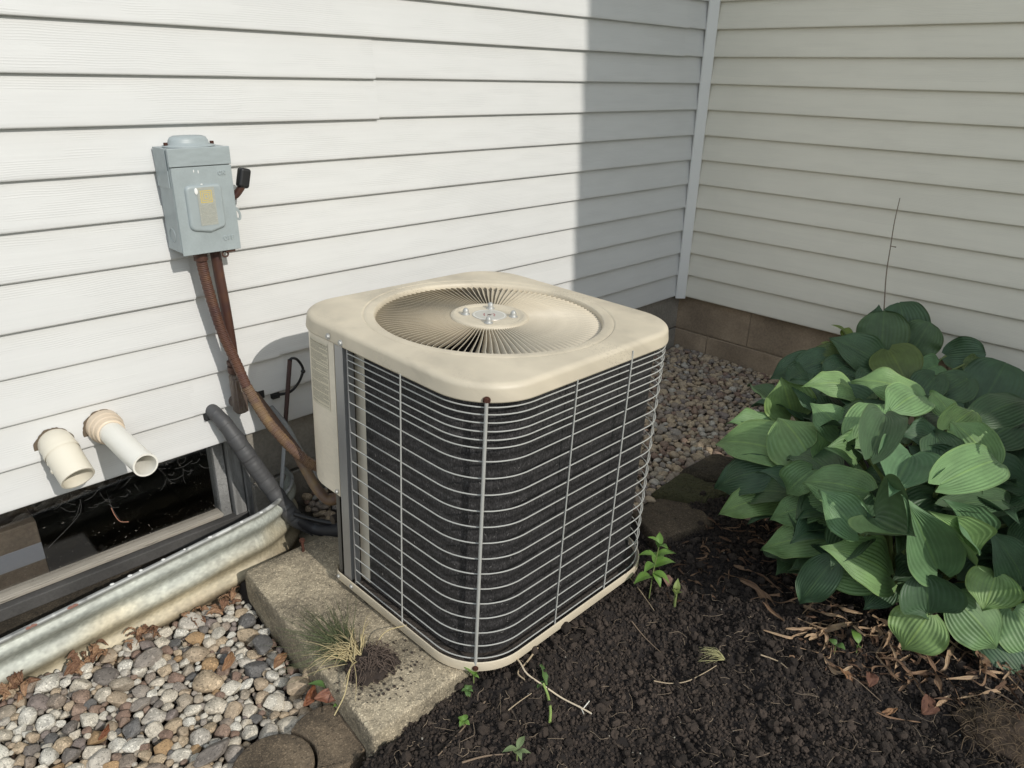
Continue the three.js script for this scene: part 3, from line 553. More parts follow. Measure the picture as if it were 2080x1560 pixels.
// corner post, filler strip, service panel with its notice
{
  const px = -A + 0.004;
  part(ac, 'corner_post', merge([box(px - 0.001, px + 0.003, 0.02, H + 0.004, -0.1385, -0.108, 0.0008), box(px + 0.003, px + 0.026, 0.02, H + 0.004, -0.112, -0.1085, 0.0008), box(px - 0.0015, px + 0.012, 0.02, H + 0.004, -0.0925, -0.0885, 0.001), box(px + 0.010, px + 0.014, 0.02, H + 0.004, -0.109, -0.0895, 0.0008)]), mat(0.36, 0.36, 0.36, 0.4, { metalness: 0.55 }));
  part(ac, 'filler_strip', box(px + 0.027, px + 0.031, 0.02, H + 0.004, -0.106, -0.068, 0.001), M.beige);
  // panel: wraps the back left corner; rounded lower corner
  const a = A - 0.004, r = 0.128, q = a - r, P = [];
  P.push([-a, -0.143]); P.push([-a, -0.17]); for (let k = 0; k <= 12; k++) { const t = PI + k / 12 * PI / 2; P.push([-q + r * Math.cos(t), -q + r * Math.sin(t)]); } P.push([-0.10, -a]); P.push([-0.02, -a]);
  const Lr = []; let s = 0; P.forEach((p, i) => { if (i) s += Math.hypot(p[0] - P[i - 1][0], p[1] - P[i - 1][1]); Lr.push(s); });
  const yb = (t) => 0.246 + 0.0 * t;
  const outer = grid(P.length - 1, 24, (u, v, i, j) => [P[i][0], lerp(yb(Lr[i]), H + 0.006, v), P[i][1]], 1, 1.4);
  const inner = grid(P.length - 1, 1, (u, v, i) => { const c = [-q, -q]; return [P[i][0] * 0.985, lerp(yb(Lr[i]), H + 0.006, v), P[i][1] * 0.985]; });
  const edge = merge([grid(P.length - 1, 1, (u, v, i) => [lerp(P[i][0], P[i][0] * 0.985, v), yb(Lr[i]), lerp(P[i][1], P[i][1] * 0.985, v)]), grid(1, 1, (u, v) => [lerp(-a, -a * 0.985, u), lerp(0.246, H + 0.006, v), -0.143])]);
  const panel = part(ac, 'service_panel', merge([outer, inner, edge]), M.beige);
  part(ac, 'inner_panel', merge([box(-0.12, 0.12, 0.012, H, -0.004, 0.004, 0).rotateY(PI / 4 ).translate(-0.246, 0, -0.246), box(-0.17, 0.0, 0.012, H, -A + 0.012, -A + 0.017, 0)]), mat(0.16, 0.145, 0.12, 0.8));
  part(ac, 'service_valve', T(cyl(0.012, 0.012, 0.05, 16).rotateZ(PI / 2), -0.262, 0.10, -0.262), mat(0.06, 0.05, 0.045, 0.5, { metalness: 0.5 }));
  // notice: rows of tiny unreadable print
  const cv = document.createElement('canvas'); cv.width = 256; cv.height = 512; const cx = cv.getContext('2d');
  cx.fillStyle = '#cfc7b2'; cx.fillRect(0, 0, 256, 512); cx.strokeStyle = '#dcd5c2'; cx.lineWidth = 6; cx.strokeRect(3, 3, 250, 506); const q2 = mulberry(3);
  for (let y = 18, i = 0; y < 486; y += 8.5, i++) { let x = 14; if (i % 9 === 8) continue; cx.fillStyle = ['#5f584a', '#6d6656', '#544e42'][i % 3]; const end = i % 5 === 4 ? 90 + 120 * q2() : 242; while (x < end) { const w = 3 + 12 * q2(); cx.fillRect(x, y, w, i === 0 ? 6 : 3.6); x += w + 2.5 + 2 * q2(); } }
  const t = new THREE.CanvasTexture(cv); t.colorSpace = THREE.SRGBColorSpace;
  const lg = grid(8, 1, (u, v) => { const z = lerp(-0.248, -0.166, u), dz = Math.max(0, -q - z), x = -q - Math.sqrt(Math.max(0, r * r - dz * dz)); return [x - 0.0012, lerp(0.462, 0.626, v) - 0.0 * u, z]; });
  lg.setAttribute('uv', (() => { const uv = lg.attributes.uv; return uv; })());
  part(panel, 'notice', lg, mat(1, 1, 1, 0.6, { map: t, side: THREE.DoubleSide }));
  // screws
  const scr = merge([T(cyl(0.0045, 0.0055, 0.004, 10), 0, 0.002, 0), T(cyl(0.0075, 0.0075, 0.0015, 16), 0, 0.0, 0)]);
  const put = (x, y, z, n, m = M.zinc, s = 1) => { const o = part(ac, 'screw', scr, m); o.position.set(x, y, z); o.quaternion.setFromUnitVectors(V3(0, 1, 0), V3(...n).normalize()); o.scale.setScalar(s); return o; };
  put(-A - 0.001, H + 0.012, -0.155, [-1, 0, 0]); put(-A - 0.001, H + 0.010, -0.108, [-1, 0, 0]); put(-A + 0.0005, 0.257, -0.152, [-1, 0, 0], M.zinc, 0.8);
  put(-A - 0.006, 0.014, -0.152, [-1, 0, 0], M.zinc, 0.8); put(-A - 0.006, 0.014, -0.097, [-1, 0, 0], M.zinc, 0.85);
  const k = A - CR + CR * 0.7071; put(-k - 0.002, H + 0.008, k + 0.002, [-1, 0, 1], M.rust, 1.0); put(-k - 0.005, 0.012, k + 0.005, [-1, 0, 1], M.rust, 0.9);
}

// ================================================================ DISCONNECT BOX ON THE WALL
const font = await new FontLoader().loadAsync('fonts/droid/droid_sans_bold.typeface.json');
{
  const W = 0.137, Hh = 0.229, D = 0.078;
  const b = thing('disconnect_box', 'grey blue metal electrical disconnect box on the sunlit siding', 'electrical box', [-2.196, 0.537, 0.002]);
  part(b, 'box_body', merge([box(-W / 2, W / 2, 0.0, Hh, 0, D - 0.004, 0.002), box(-W / 2 - 0.002, W / 2 + 0.002, Hh - 0.038, Hh + 0.001, D - 0.006, D + 0.003, 0.0015), box(-W / 2 - 0.0025, -W / 2, Hh - 0.085, Hh, 0.0, D - 0.012, 0.001)]), M.boxGrey);
  const cov = part(b, 'cover', box(-W / 2 + 0.001, W / 2 + 0.002, -0.006, Hh - 0.040, D - 0.004, D + 0.0005, 0.0015), M.boxGrey);
  const sh = new THREE.Shape(); const x0 = -0.045, x1 = 0.040, y0 = 0.048, y1 = 0.150, r = 0.014;
  sh.moveTo(x0 + r, y1); sh.lineTo(x1 - r, y1); sh.quadraticCurveTo(x1, y1, x1, y1 - r); sh.lineTo(x1, y0 + 0.012); sh.quadraticCurveTo(x1, y0 + 0.002, x1 - 0.012, y0); sh.lineTo(0.002, y0 - 0.007); sh.lineTo(x0 + 0.014, y0 - 0.001); sh.quadraticCurveTo(x0 + 0.001, y0 + 0.002, x0, y0 + 0.014); sh.lineTo(x0, y1 - r); sh.quadraticCurveTo(x0, y1, x0 + r, y1);
  const em = new THREE.ExtrudeGeometry(sh, { depth: 0.002, bevelEnabled: true, bevelSize: 0.007, bevelThickness: 0.007, bevelSegments: 6, bevelOffset: -0.007 }); em.translate(0, 0, D - 0.002);
  part(cov, 'raised_panel', em, M.boxGrey);
  const cv = document.createElement('canvas'); cv.width = 128; cv.height = 256; const cx = cv.getContext('2d');
  const gr = mulberry(8); cx.fillStyle = '#a5a79f'; cx.fillRect(0, 0, 128, 256);
  for (let i = 0; i < 900; i++) { cx.fillStyle = gr() < 0.5 ? 'rgba(160,158,146,0.5)' : 'rgba(205,203,190,0.4)'; cx.fillRect(gr() * 128, gr() * 256, 2 + gr() * 16, 1.5); }
  for (let y = 118; y < 240; y += 7) { let x = 12; cx.fillStyle = 'rgba(120,118,108,0.55)'; while (x < 116) { const w = 3 + gr() * 10; cx.fillRect(x, y, w, 2); x += w + 3; } }
  cx.strokeStyle = '#c9b56a'; cx.lineWidth = 7; cx.strokeRect(24, 24, 80, 76); cx.lineWidth = 6; cx.strokeRect(37, 37, 54, 50);
  cx.beginPath(); cx.moveTo(54, 49); cx.lineTo(54, 75); cx.lineTo(76, 75); cx.lineTo(76, 49); cx.lineTo(50, 49); cx.stroke();
  const t = new THREE.CanvasTexture(cv); t.colorSpace = THREE.SRGBColorSpace;
  part(cov, 'sticker', new THREE.PlaneGeometry(0.040, 0.085).translate(0.0, 0.102, D + 0.0078), mat(1, 1, 1, 0.45, { map: t }));
  const tx = (s, x, y, h) => { const g = new TextGeometry(s, { font, size: h, depth: 0.0022, curveSegments: 4, bevelEnabled: true, bevelSize: 0.0005, bevelThickness: 0.0005, bevelSegments: 2 }); g.translate(x, y, D - 0.0006); return g; };
  part(cov, 'raised_lettering', merge([tx('ON', 0.036, 0.168, 0.009), tx('OFF', 0.030, 0.019, 0.010)]), M.boxGrey);
  const fleckM = mat(0.86, 0.86, 0.84, 0.5);
  for (const [r, sx, sy, x, y, z] of [[0.005, 0.8, 1.5, -0.022, 0.137, 0.0085], [0.0028, 1, 0.5, -0.006, 0.151, 0.005], [0.002, 0.6, 1.6, -0.018, 0.180, 0.001], [0.0018, 0.6, 2, -0.008, 0.178, 0.001]]) part(cov, 'paint_fleck', T(ball(r, 2).scale(sx, sy, 0.18), x, y, D + z), fleckM);
  const cap = new THREE.LatheGeometry([[0.058, 0], [0.058, 0.003], [0.046, 0.0045], [0.0445, 0.012], [0.040, 0.0195], [0.032, 0.0225], [0, 0.0235]].map(p => new THREE.Vector2(...p)), 48); cap.scale(1.0, 1, 0.60);
  const hub = part(b, 'hub_cap', cap, M.boxGrey); hub.position.set(-0.004, Hh + 0.001, 0.038);
  for (const s of [-1, 1]) part(hub, 'bolt', T(cyl(0.0045, 0.0045, 0.007, 6), s * 0.052, 0.006, 0.004), M.rust);
  const hx = W / 2;
  const lever = part(b, 'handle', merge([sweep([[hx, 0.112, 0.055], [hx + 0.014, 0.118, 0.06], [hx + 0.029, 0.140, 0.069]], 0.0115, 12, 10, 0.75), box(hx, hx + 0.007, 0.105, 0.150, 0.042, 0.068, 0.002), T(cyl(0.009, 0.009, 0.012, 14).rotateZ(PI / 2), hx + 0.006, 0.113, 0.055)]), M.brown);
  part(lever, 'grip', (() => { const g = new RoundedBoxGeometry(0.027, 0.046, 0.024, 3, 0.007); g.rotateZ(-0.25); return g.translate(hx + 0.032, 0.156, 0.070); })(), M.black);
  const hs = new THREE.Shape(); hs.absellipse(0, 0, 0.009, 0.017, 0, 2 * PI); const hol = new THREE.Path(); hol.absellipse(0, -0.002, 0.004, 0.009, 0, 2 * PI); hs.holes.push(hol);
  const hg = new THREE.ExtrudeGeometry(hs, { depth: 0.002, bevelEnabled: false }); hg.rotateZ(0.3);
  part(b, 'hasp', merge([hg.clone().translate(hx + 0.007, 0.075, D - 0.012), box(hx + 0.001, hx + 0.003, 0.070, 0.125, D - 0.020, D - 0.006, 0.0005)]), M.boxGrey);
  const ko = new THREE.TorusGeometry(0.016, 0.0009, 6, 30); ko.rotateY(PI / 2); part(b, 'knockout_ring', ko.translate(-W / 2 - 0.0002, 0.036, 0.035), M.boxGrey);
  part(b, 'lower_latch', merge([box(0.034, 0.058, -0.012, -0.005, D - 0.022, D - 0.004, 0.001), T(new THREE.TorusGeometry(0.007, 0.0022, 8, 18), 0.036, -0.017, D - 0.014)]), M.brown);
}

// ================================================================ CONDUITS, LINES, STAKE
{
  const c = thing('flexible_conduit', 'ribbed flexible conduit, brown above and tan below, from the box to the air conditioner', 'conduit');
  part(c, 'upper_conduit', sweep([[-2.212, 0.525, 0.045], [-2.209, 0.471, 0.047], [-2.201, 0.396, 0.052], [-2.191, 0.321, 0.062], [-2.179, 0.251, 0.090], [-2.174, 0.194, 0.120]], t => 0.0125 + 0.0004 * Math.sin(t * 190), 190, 12), M.brownRib);
  part(c, 'lower_conduit', sweep([[-2.174, 0.194, 0.120], [-2.164, 0.154, 0.140], [-2.155, 0.113, 0.170], [-2.141, 0.077, 0.200], [-2.119, 0.035, 0.230], [-2.086, -0.006, 0.262], [-2.040, -0.020, 0.305]], t => 0.0135 + 0.0005 * Math.sin(t * 190), 190, 12), M.tanRib, 'tan lower run');
  part(c, 'fitting', merge([T(cyl(0.019, 0.019, 0.012, 8), -2.212, 0.531, 0.045), T(cyl(0.016, 0.016, 0.02, 16), -2.212, 0.519, 0.046)]), M.brown);
  const d = thing('rigid_conduit', 'straight brown painted conduit dropping from the box to a grey elbow fitting', 'conduit');
  part(d, 'pipe', sweep([[-2.171, 0.525, 0.036], [-2.169, 0.462, 0.036], [-2.165, 0.386, 0.036], [-2.162, 0.281, 0.036], [-2.163, 0.205, 0.036]], 0.0125, 30, 16), M.brown);
  part(d, 'lock_nut', merge([T(cyl(0.020, 0.020, 0.010, 8), -2.171, 0.530, 0.036), T(cyl(0.0165, 0.0165, 0.018, 16), -2.163, 0.214, 0.036), T(cyl(0.0165, 0.0165, 0.01, 16), -2.163, 0.232, 0.036)]), M.brown);
  part(d, 'elbow_fitting', merge([(() => { const g = new RoundedBoxGeometry(0.034, 0.115, 0.034, 4, 0.012); return g.translate(-2.160, 0.145, 0.034); })(), T(cyl(0.017, 0.017, 0.05, 16).rotateX(PI / 2), -2.159, 0.112, 0.0)]), mat(0.30, 0.285, 0.27, 0.55, { metalness: 0.3, map: texRust }), 'grey metal elbow fitting with paint stains');
  part(d, 'fitting_cover', (() => { const g = new RoundedBoxGeometry(0.026, 0.095, 0.006, 3, 0.0028); return g.translate(-2.160, 0.143, 0.053); })(), mat(0.33, 0.31, 0.295, 0.5, { metalness: 0.3, map: texRust }));
  const e = thing('line_conduit', 'smooth tan and brown tube leaving the siding and bending up under the air conditioner panel', 'tube');
  part(e, 'upper_tube', sweep([[-2.104, 0.118, -0.02], [-2.104, 0.098, 0.03], [-2.099, 0.071, 0.07], [-2.091, 0.032, 0.12], [-2.084, -0.004, 0.17]], 0.0155, 36, 14, 0.75), mat(0.21, 0.14, 0.10, 0.55, { map: texRust }));
  part(e, 'lower_tube', sweep([[-2.084, -0.004, 0.17], [-2.079, -0.052, 0.21], [-2.076, -0.088, 0.25], [-2.063, -0.112, 0.28], [-2.045, -0.098, 0.30], [-2.040, -0.04, 0.31], [-2.04, 0.02, 0.315]], 0.0135, 50, 14), M.tan, 'tan lower bend');
  part(e, 'second_line', sweep([[-2.06, 0.06, 0.0], [-2.05, 0.02, 0.06], [-2.045, -0.04, 0.12], [-2.04, -0.09, 0.2]], 0.009, 30, 10), mat(0.24, 0.24, 0.235, 0.6));
  // dark hole in the siding where the tube comes out
  part(wallL, 'siding_notch', merge([box(-2.135, -2.075, 0.096, 0.118, -0.012, 0.004, 0.001), box(-2.052, -2.03, 0.082, 0.098, -0.012, 0.003, 0.001), box(-2.243, -2.205, 0.078, 0.101, -0.012, 0.0035, 0.001)]), M.dark);
  const s = thing('metal_stake', 'thin dark brown stake against the siding with a black cable loop at its top', 'stake');
  part(s, 'upper_bar', sweep([[-2.011, 0.203, 0.045], [-2.047, 0.006, 0.045]], 0.0085, 8, 10, 0.6), mat(0.055, 0.028, 0.025, 0.5));
  part(s, 'lower_bar', sweep([[-2.050, -0.01, 0.047], [-2.083, -0.20, 0.047]], 0.0085, 8, 10, 0.5), mat(0.42, 0.43, 0.44, 0.5), 'pale grey lower end');
  part(s, 'cable_loop', sweep([[-2.012, 0.203, 0.045], [-2.004, 0.207, 0.048], [-1.992, 0.200, 0.052], [-1.979, 0.172, 0.052], [-1.983, 0.145, 0.046], [-1.995, 0.121, 0.038], [-2.015, 0.102, 0.028], [-2.041, 0.089, -0.008]], 0.0038, 50, 8), M.black);
  part(s, 'cable_clip', merge([T(ball(0.0065, 1), -1.979, 0.163, 0.052), T(cyl(0.005, 0.005, 0.008, 8), -2.035, 0.091, 0.002)]), M.black);
  const i = thing('insulated_line', 'thick black tape wrapped refrigerant line slanting from the wall to the slab', 'insulated pipe');
  const P = [[-2.225, 0.106, -0.015], [-2.212, 0.082, 0.022], [-2.198, 0.046, 0.045], [-2.177, -0.016, 0.070], [-2.140, -0.113, 0.100], [-2.100, -0.208, 0.130], [-2.072, -0.262, 0.148], [-2.053, -0.292, 0.155]];
  part(i, 'wrapped_sleeve', sweep(P, t => (0.0195 + 0.0035 * sstep(0.1, 0.3, t) + 0.0006 * Math.sin(t * 60) + 0.001 * n3(t * 40, 1, 2)) * (1 - 0.92 * Math.pow(sstep(0.80, 1.0, t), 1.3)), 150, 20), M.foam);
  part(i, 'black_tube', sweep([[-2.085, -0.225, 0.142], [-2.052, -0.258, 0.165], [-2.030, -0.258, 0.205], [-2.01, -0.246, 0.245], [-1.99, -0.235, 0.29]], 0.020, 40, 16), mat(0.022, 0.022, 0.025, 0.5));
  part(i, 'small_line', sweep([[-2.10, -0.20, 0.15], [-2.05, -0.225, 0.19], [-2.0, -0.235, 0.24], [-1.97, -0.22, 0.28]], 0.007, 30, 8), M.black);
  const b = thing('rusty_bolt', 'short rusty bolt standing at the back edge of the slab', 'bolt', [-2.128, -0.266, 0.236]);
  part(b, 'shank', T(cyl(0.004, 0.004, 0.036, 10), 0, 0.016, 0), M.rust); part(b, 'head', T(cyl(0.0075, 0.0075, 0.007, 6), 0, 0.036, 0), M.rust);
}
// ================================================================ VENT PIPES
function pipeGeo(P, R, wall, seg = 40) { // hollow pipe along a path, open at its end
  const o = sweep(P, R, seg, 32), i = sweep(P, R - wall, seg, 32), c = curve(P), e = c.getPoint(1), t = c.getTangent(1);
  const ring = new THREE.RingGeometry(R - wall, R, 32); ring.applyQuaternion(new THREE.Quaternion().setFromUnitVectors(V3(0, 0, 1), t)); ring.translate(e.x, e.y, e.z);
  return merge([o, i, ring]);
}
{
  const p1 = thing('vent_pipe', 'cream plastic vent pipe bent downwards, on the far left of the sunlit wall', 'vent pipe', [0, 0, 0]);
  const e0 = [-2.583, 0.131, 0];
  const q1 = [[e0[0], e0[1], -0.03], [e0[0], e0[1], 0.010], [e0[0] + 0.0005, e0[1] - 0.003, 0.026], [e0[0] + 0.002, e0[1] - 0.014, 0.044], [e0[0] + 0.005, e0[1] - 0.034, 0.072], [e0[0] + 0.008, e0[1] - 0.052, 0.098]];
  part(p1, 'elbow', pipeGeo(q1, 0.0362, 0.004, 60), M.pvc);
  part(p1, 'collar', sweep([[e0[0] + 0.0006, e0[1] - 0.005, 0.030], [e0[0] + 0.001, e0[1] - 0.008, 0.035], [e0[0] + 0.0015, e0[1] - 0.011, 0.040]], t => 0.0380 - 0.001 * Math.abs(t - 0.5), 6, 40), M.pvc);
  part(p1, 'molded_mark', T(ball(0.006, 2).scale(0.3, 1, 1), e0[0] - 0.0318, e0[1] - 0.036, 0.060), M.pvc);
  part(p1, 'molded_mark', T(ball(0.004, 2).scale(0.3, 1, 1), e0[0] - 0.0335, e0[1] - 0.022, 0.046), M.pvc);
  const p2 = thing('vent_pipe', 'straight white plastic vent pipe with a tan stepped collar at the wall', 'vent pipe');
  const f0 = [-2.479, 0.143];
  part(p2, 'pipe', pipeGeo([[f0[0], f0[1], -0.03], [f0[0] + 0.0005, f0[1] - 0.001, 0.08], [f0[0] + 0.001, f0[1] - 0.003, 0.17], [f0[0] + 0.003, f0[1] - 0.005, 0.250]], 0.0265, 0.0038, 30), mat(0.82, 0.80, 0.73, 0.3));
  const col = new THREE.LatheGeometry([[0.039, -0.03], [0.039, 0.018], [0.038, 0.022], [0.0355, 0.023], [0.0355, 0.034], [0.0345, 0.037], [0.0315, 0.038], [0.0315, 0.050], [0.0305, 0.053], [0.0263, 0.0532]].map(p => new THREE.Vector2(...p)), 48); col.rotateX(PI / 2);
  part(p2, 'collar', col.translate(f0[0], f0[1], 0), M.pvcTan, 'tan stepped collar');
  const hole = (x, y, R, seed) => { const pts = []; for (let i = 0; i < 60; i++) { const a = i / 60 * 2 * PI, r = R * (1.0 + 0.10 * n3(Math.cos(a) * 2 + seed, Math.sin(a) * 2, 1) + 0.06 * n3(a * 6, seed, 3)); pts.push(new THREE.Vector2(r * Math.cos(a), r * Math.sin(a))); } const g = new THREE.ExtrudeGeometry(new THREE.Shape(pts), { depth: 0.003, bevelEnabled: false }); return g.translate(x, y, 0); };
  part(wallL, 'pipe_hole', merge([hole(e0[0] - 0.003, e0[1] - 0.002, 0.0410, 3).translate(0, 0, -0.0035), hole(f0[0] - 0.003, f0[1] - 0.003, 0.0425, 8).translate(0, 0, -0.0035)]), mat(0.13, 0.10, 0.07, 1));
}
// ================================================================ WINDOW WELL
{
  const w = thing('window_well', 'galvanized corrugated steel window well in front of the basement window', 'window well');
  const P = []; for (let k = 0; k <= 24; k++) P.push([lerp(-3.4, -2.22, k / 24), 0.150 + 0.008 * Math.sin(k / 24 * PI)]);
  for (let k = 1; k <= 16; k++) { const t = k / 16 * PI / 2; P.push([-2.22 + 0.185 * Math.sin(t), 0.150 - 0.150 * (1 - Math.cos(t))]); } P.push([-2.035, -0.03]);
  const topY = x => lerp(-0.208, -0.155, clamp((x + 2.82) / 0.66, -0.6, 1.1));
  const cor = d => 0.0085 * Math.sin(d / 0.066 * 2 * PI - 0.6);
  const build = off => grid(P.length - 1, 60, (u, v, i, j) => {
    const a = P[Math.max(0, i - 1)], b = P[Math.min(P.length - 1, i + 1)], l = Math.hypot(b[0] - a[0], b[1] - a[1]) || 1, nx = -(b[1] - a[1]) / l, nz = (b[0] - a[0]) / l;
    const d = v * 0.30, o = (d < 0.008 ? 0.004 : cor(d - 0.008)) + off; return [P[i][0] + nx * o, topY(P[i][0]) - d, P[i][1] + nz * o];
  });
  const texWell = tex(1024, 512, (u, v) => {
    const big = fbm(u, v, 7, 5, 4, 121), sp = fbm(u, v, 120, 60, 2, 125), streak = fbm(u, v, 60, 3, 3, 127), yel = sstep(0.12, 0.42, v + 0.35 * (fbm(u, v, 5, 4, 3, 131) - 0.5)), mud = sstep(0.42, 0.60, v + 0.16 * (fbm(u, v, 8, 6, 3, 133) - 0.5) - 0.02);
    let s = 0.70 + 0.20 * (big - 0.5) + 0.16 * (sp - 0.5) + 0.08 * (streak - 0.5); let c = [s * 0.98, s * 1.0, s * 0.97];
    c = [lerp(c[0], s * 1.02, yel), lerp(c[1], s * 0.96, yel), lerp(c[2], s * 0.83, yel)]; c = [lerp(c[0], s * 0.80, mud * 0.7), lerp(c[1], s * 0.70, mud * 0.7), lerp(c[2], s * 0.58, mud * 0.7)];
    return c;
  }, true);
  const setUV = g => { const uv = g.attributes.uv; for (let i = 0; i < uv.count; i++) uv.setXY(i, uv.getX(i) * 2, uv.getY(i)); return g; };
  part(w, 'corrugated_sheet', merge([setUV(build(0.0006)), setUV(build(-0.0006))]), mat(0.84, 0.84, 0.80, 0.5, { map: texWell, metalness: 0.15, bumpMap: texStoneB, bumpScale: 0.0005 }));
  part(w, 'rolled_rim', sweep(P.map(p => [p[0], topY(p[0]) + 0.002, p[1] + 0.002]), 0.0058, 160, 10), mat(0.50, 0.51, 0.49, 0.5, { metalness: 0.2, map: texStone }));
  const dr = [], rs = []; rnd = mulberry(61);
  for (const x of [-2.25, -2.335, -2.40, -2.452, -2.505, -2.53, -2.57, -2.195]) dr.push(T(ball(0.005, 2).scale(rr(0.6, 1.2), 0.25, rr(0.6, 1.0)), x, topY(x) + 0.0078, 0.157));
  for (const x of [-2.66, -2.652, -2.745, -2.735]) rs.push(T(ball(0.009, 2).scale(rr(0.7, 1.2), 0.4, 0.5), x, topY(x) + 0.0035, 0.162));
  part(w, 'paint_drip', merge(dr), mat(0.85, 0.85, 0.82, 0.5)); part(w, 'rust_spot', merge(rs), mat(0.24, 0.12, 0.09, 0.9));
}
// carton behind the pane
{
  const c = thing('carton', 'brown cardboard carton with grey tape seen through the basement window', 'carton', [-2.765, -0.53, -0.34]);
  part(c, 'carton_body', box(-0.20, 0.140, 0, 0.355, -0.16, 0.10, 0.004), mat(0.155, 0.125, 0.095, 0.85, { map: texSlab }));
  part(c, 'tape', box(0.03, 0.139, 0.238, 0.290, 0.098, 0.1015, 0.0006), mat(0.17, 0.18, 0.20, 0.5));
}

// ================================================================ HOSTAS
const texLeaf = tex(256, 256, (u, v) => {
  const a = Math.abs(u - 0.5) * 2, vein = Math.pow(0.5 + 0.5 * Math.cos(a * 8 * 2 * PI), 8), mid = Math.exp(-((a / 0.035) ** 2)), n = fbm(u, v, 8, 8, 4, 141), edge = sstep(0.90, 1.0, a);
  const s = 0.84 + 0.18 * (n - 0.5) + 0.02 * vein + 0.07 * mid; return [s + 0.07 * edge + 0.04 * mid, s + 0.04 * edge + 0.02 * mid, s - 0.06 * mid];
}, true);
const texLeafB = tex(256, 128, (u, v) => { const a = Math.abs(u - 0.5) * 2; return 0.5 - 0.5 * Math.cos(a * 8 * 2 * PI) * 0.8 + 0.25 * (fbm(u, v, 40, 20, 3, 151) - 0.5); });
const leafM = (r, g, b, tr = 0.22) => mat(r, g, b, 0.56, { map: texLeaf, bumpMap: texLeafB, bumpScale: 0.0003, side: THREE.DoubleSide, transmission: tr, thickness: 0 });
const LM = { g: leafM(0.255, 0.425, 0.155, 0.12), b: leafM(0.175, 0.325, 0.14, 0.12), y: leafM(0.30, 0.47, 0.16, 0.14), d: leafM(0.085, 0.165, 0.070, 0.12), o: leafM(0.15, 0.22, 0.055, 0.2) };  // d: darker green with shade in its colour, for leaves out of the sun
const tints = {}; for (const k of Object.keys(LM)) tints[k] = [[1, 1, 1], [0.86, 0.90, 0.96], [1.08, 1.02, 0.92], [0.94, 0.98, 1.08]].map(c => { const m = LM[k].clone(); m.color.setRGB(LM[k].color.r * c[0], LM[k].color.g * c[1], LM[k].color.b * c[2]); return m; });
const prof = (t, p = 0.74) => Math.pow(t, 0.42) * Math.pow(1 - t, p) / (Math.pow(0.42 / (0.42 + p), 0.42) * Math.pow(p / (0.42 + p), p)) * (1 - 0.62 * sstep(0.66, 1.0, t) * sstep(0.5, 0.7, p));
function leafGeo(L, W, o) {
  const { cup = 0.1, fold = 0.1, arch = 0.1, rib = 0.00085, wave = 0.016, seed = 1, droop = 0, tip = 0.70 } = o, NR = 7;
  return grid(64, 26, (u, v) => {
    const uu = u * 2 - 1, au = Math.abs(uu), t = v, w = Math.max(0.0, W / 2 * prof(Math.min(0.9995, Math.max(0.004, t)), tip));
    let x = L * t - 0.10 * L * au * Math.pow(1 - t, 5) * 1.2, z = uu * w;
    let y = arch * L * 4 * t * (1 - t) * (1 - 0.3 * t) - 0.10 * L * Math.pow(t, 6) - droop * L * t * t * t + ((cup + 0.10) * uu * uu + fold * au) * w;
    y += rib * Math.cos(au * NR * 2 * PI) * sstep(0, 0.1, t) * sstep(1, 0.75, t) * sstep(0, 0.12, au) * Math.min(1, w / 0.03);
    y += wave * au * au * (n3(t * 3.2 + seed * 3.7, uu > 0 ? 1.3 : 7.9, seed) + 0.5 * Math.sin(t * 11 + seed * 2 + (uu > 0 ? 2 : 0)) * 0.6);
    x += 0.004 * n3(t * 4, seed, uu * 2); return [x, y, z];
  });
}
let leafSeed = 1;
function leaf(plant, b, t, W, n, m, o = {}) {
  const B = V3(...b), Tt = V3(...t), X = Tt.clone().sub(B), L = X.length(); X.normalize();
  const N = V3(...n); N.sub(X.clone().multiplyScalar(N.dot(X))).normalize(); const Z = X.clone().cross(N).normalize();
  const g = leafGeo(L, W, { seed: leafSeed++, ...o });
  const me = part(plant, 'leaf', g, tints[m][Math.floor(4 * hash2(leafSeed, 3, 8))]); me.matrixAutoUpdate = true;
  me.quaternion.setFromRotationMatrix(new THREE.Matrix4().makeBasis(X, N, Z)); me.position.copy(B).sub(plant.position); return me;
}
function petiole(plant, a, b, r = 0.005, m) { const mid = [lerp(a[0], b[0], 0.5) + 0.0, Math.max(a[1], b[1]) * 0.35 + lerp(a[1], b[1], 0.5) * 0.65 + 0.01, lerp(a[2], b[2], 0.5)]; const o = part(plant, 'stalk', sweep([a, mid, b], t => r * (1.25 - 0.45 * t), 14, 8, 0.8), m); o.position.sub(plant.position); return o; }
const stalkM = mat(0.19, 0.24, 0.085, 0.5);
//<LEAVES
const hostaF = thing('hosta', 'large sunlit hosta clump with ribbed green leaves to the right of the air conditioner', 'hosta', [-1.0, -0.3, 1.40]);
const hostaB = thing('hosta', 'shaded broad leaved hosta behind the sunlit clump, against the cream wall', 'hosta', [-0.28, -0.27, 1.0]);
leaf(hostaF, [-1.138, 0.007, 1.109], [-1.168, -0.015, 0.881], 0.157, [-0.41, 0.89, 0.19], 'g', { cup: .12, fold: .05, arch: .10 });
petiole(hostaF, [-1.034, -0.3, 1.313], [-1.138, 0.007, 1.109], 0.0055, stalkM);
leaf(hostaF, [-1.008, -0.007, 0.987], [-1.112, 0.028, 0.888], 0.099, [-0.35, 0.92, 0.17], 'g', { cup: .1, arch: .10 });
petiole(hostaF, [-1.002, -0.3, 1.276], [-1.008, -0.007, 0.987], 0.0055, stalkM);
leaf(hostaF, [-1.180, 0.023, 1.175], [-1.103, 0.095, 1.023], 0.166, [-0.54, 0.81, 0.23], 'g', { cup: -.05, fold: -.35, arch: .14 });
petiole(hostaF, [-1.045, -0.3, 1.333], [-1.180, 0.023, 1.175], 0.0055, stalkM);
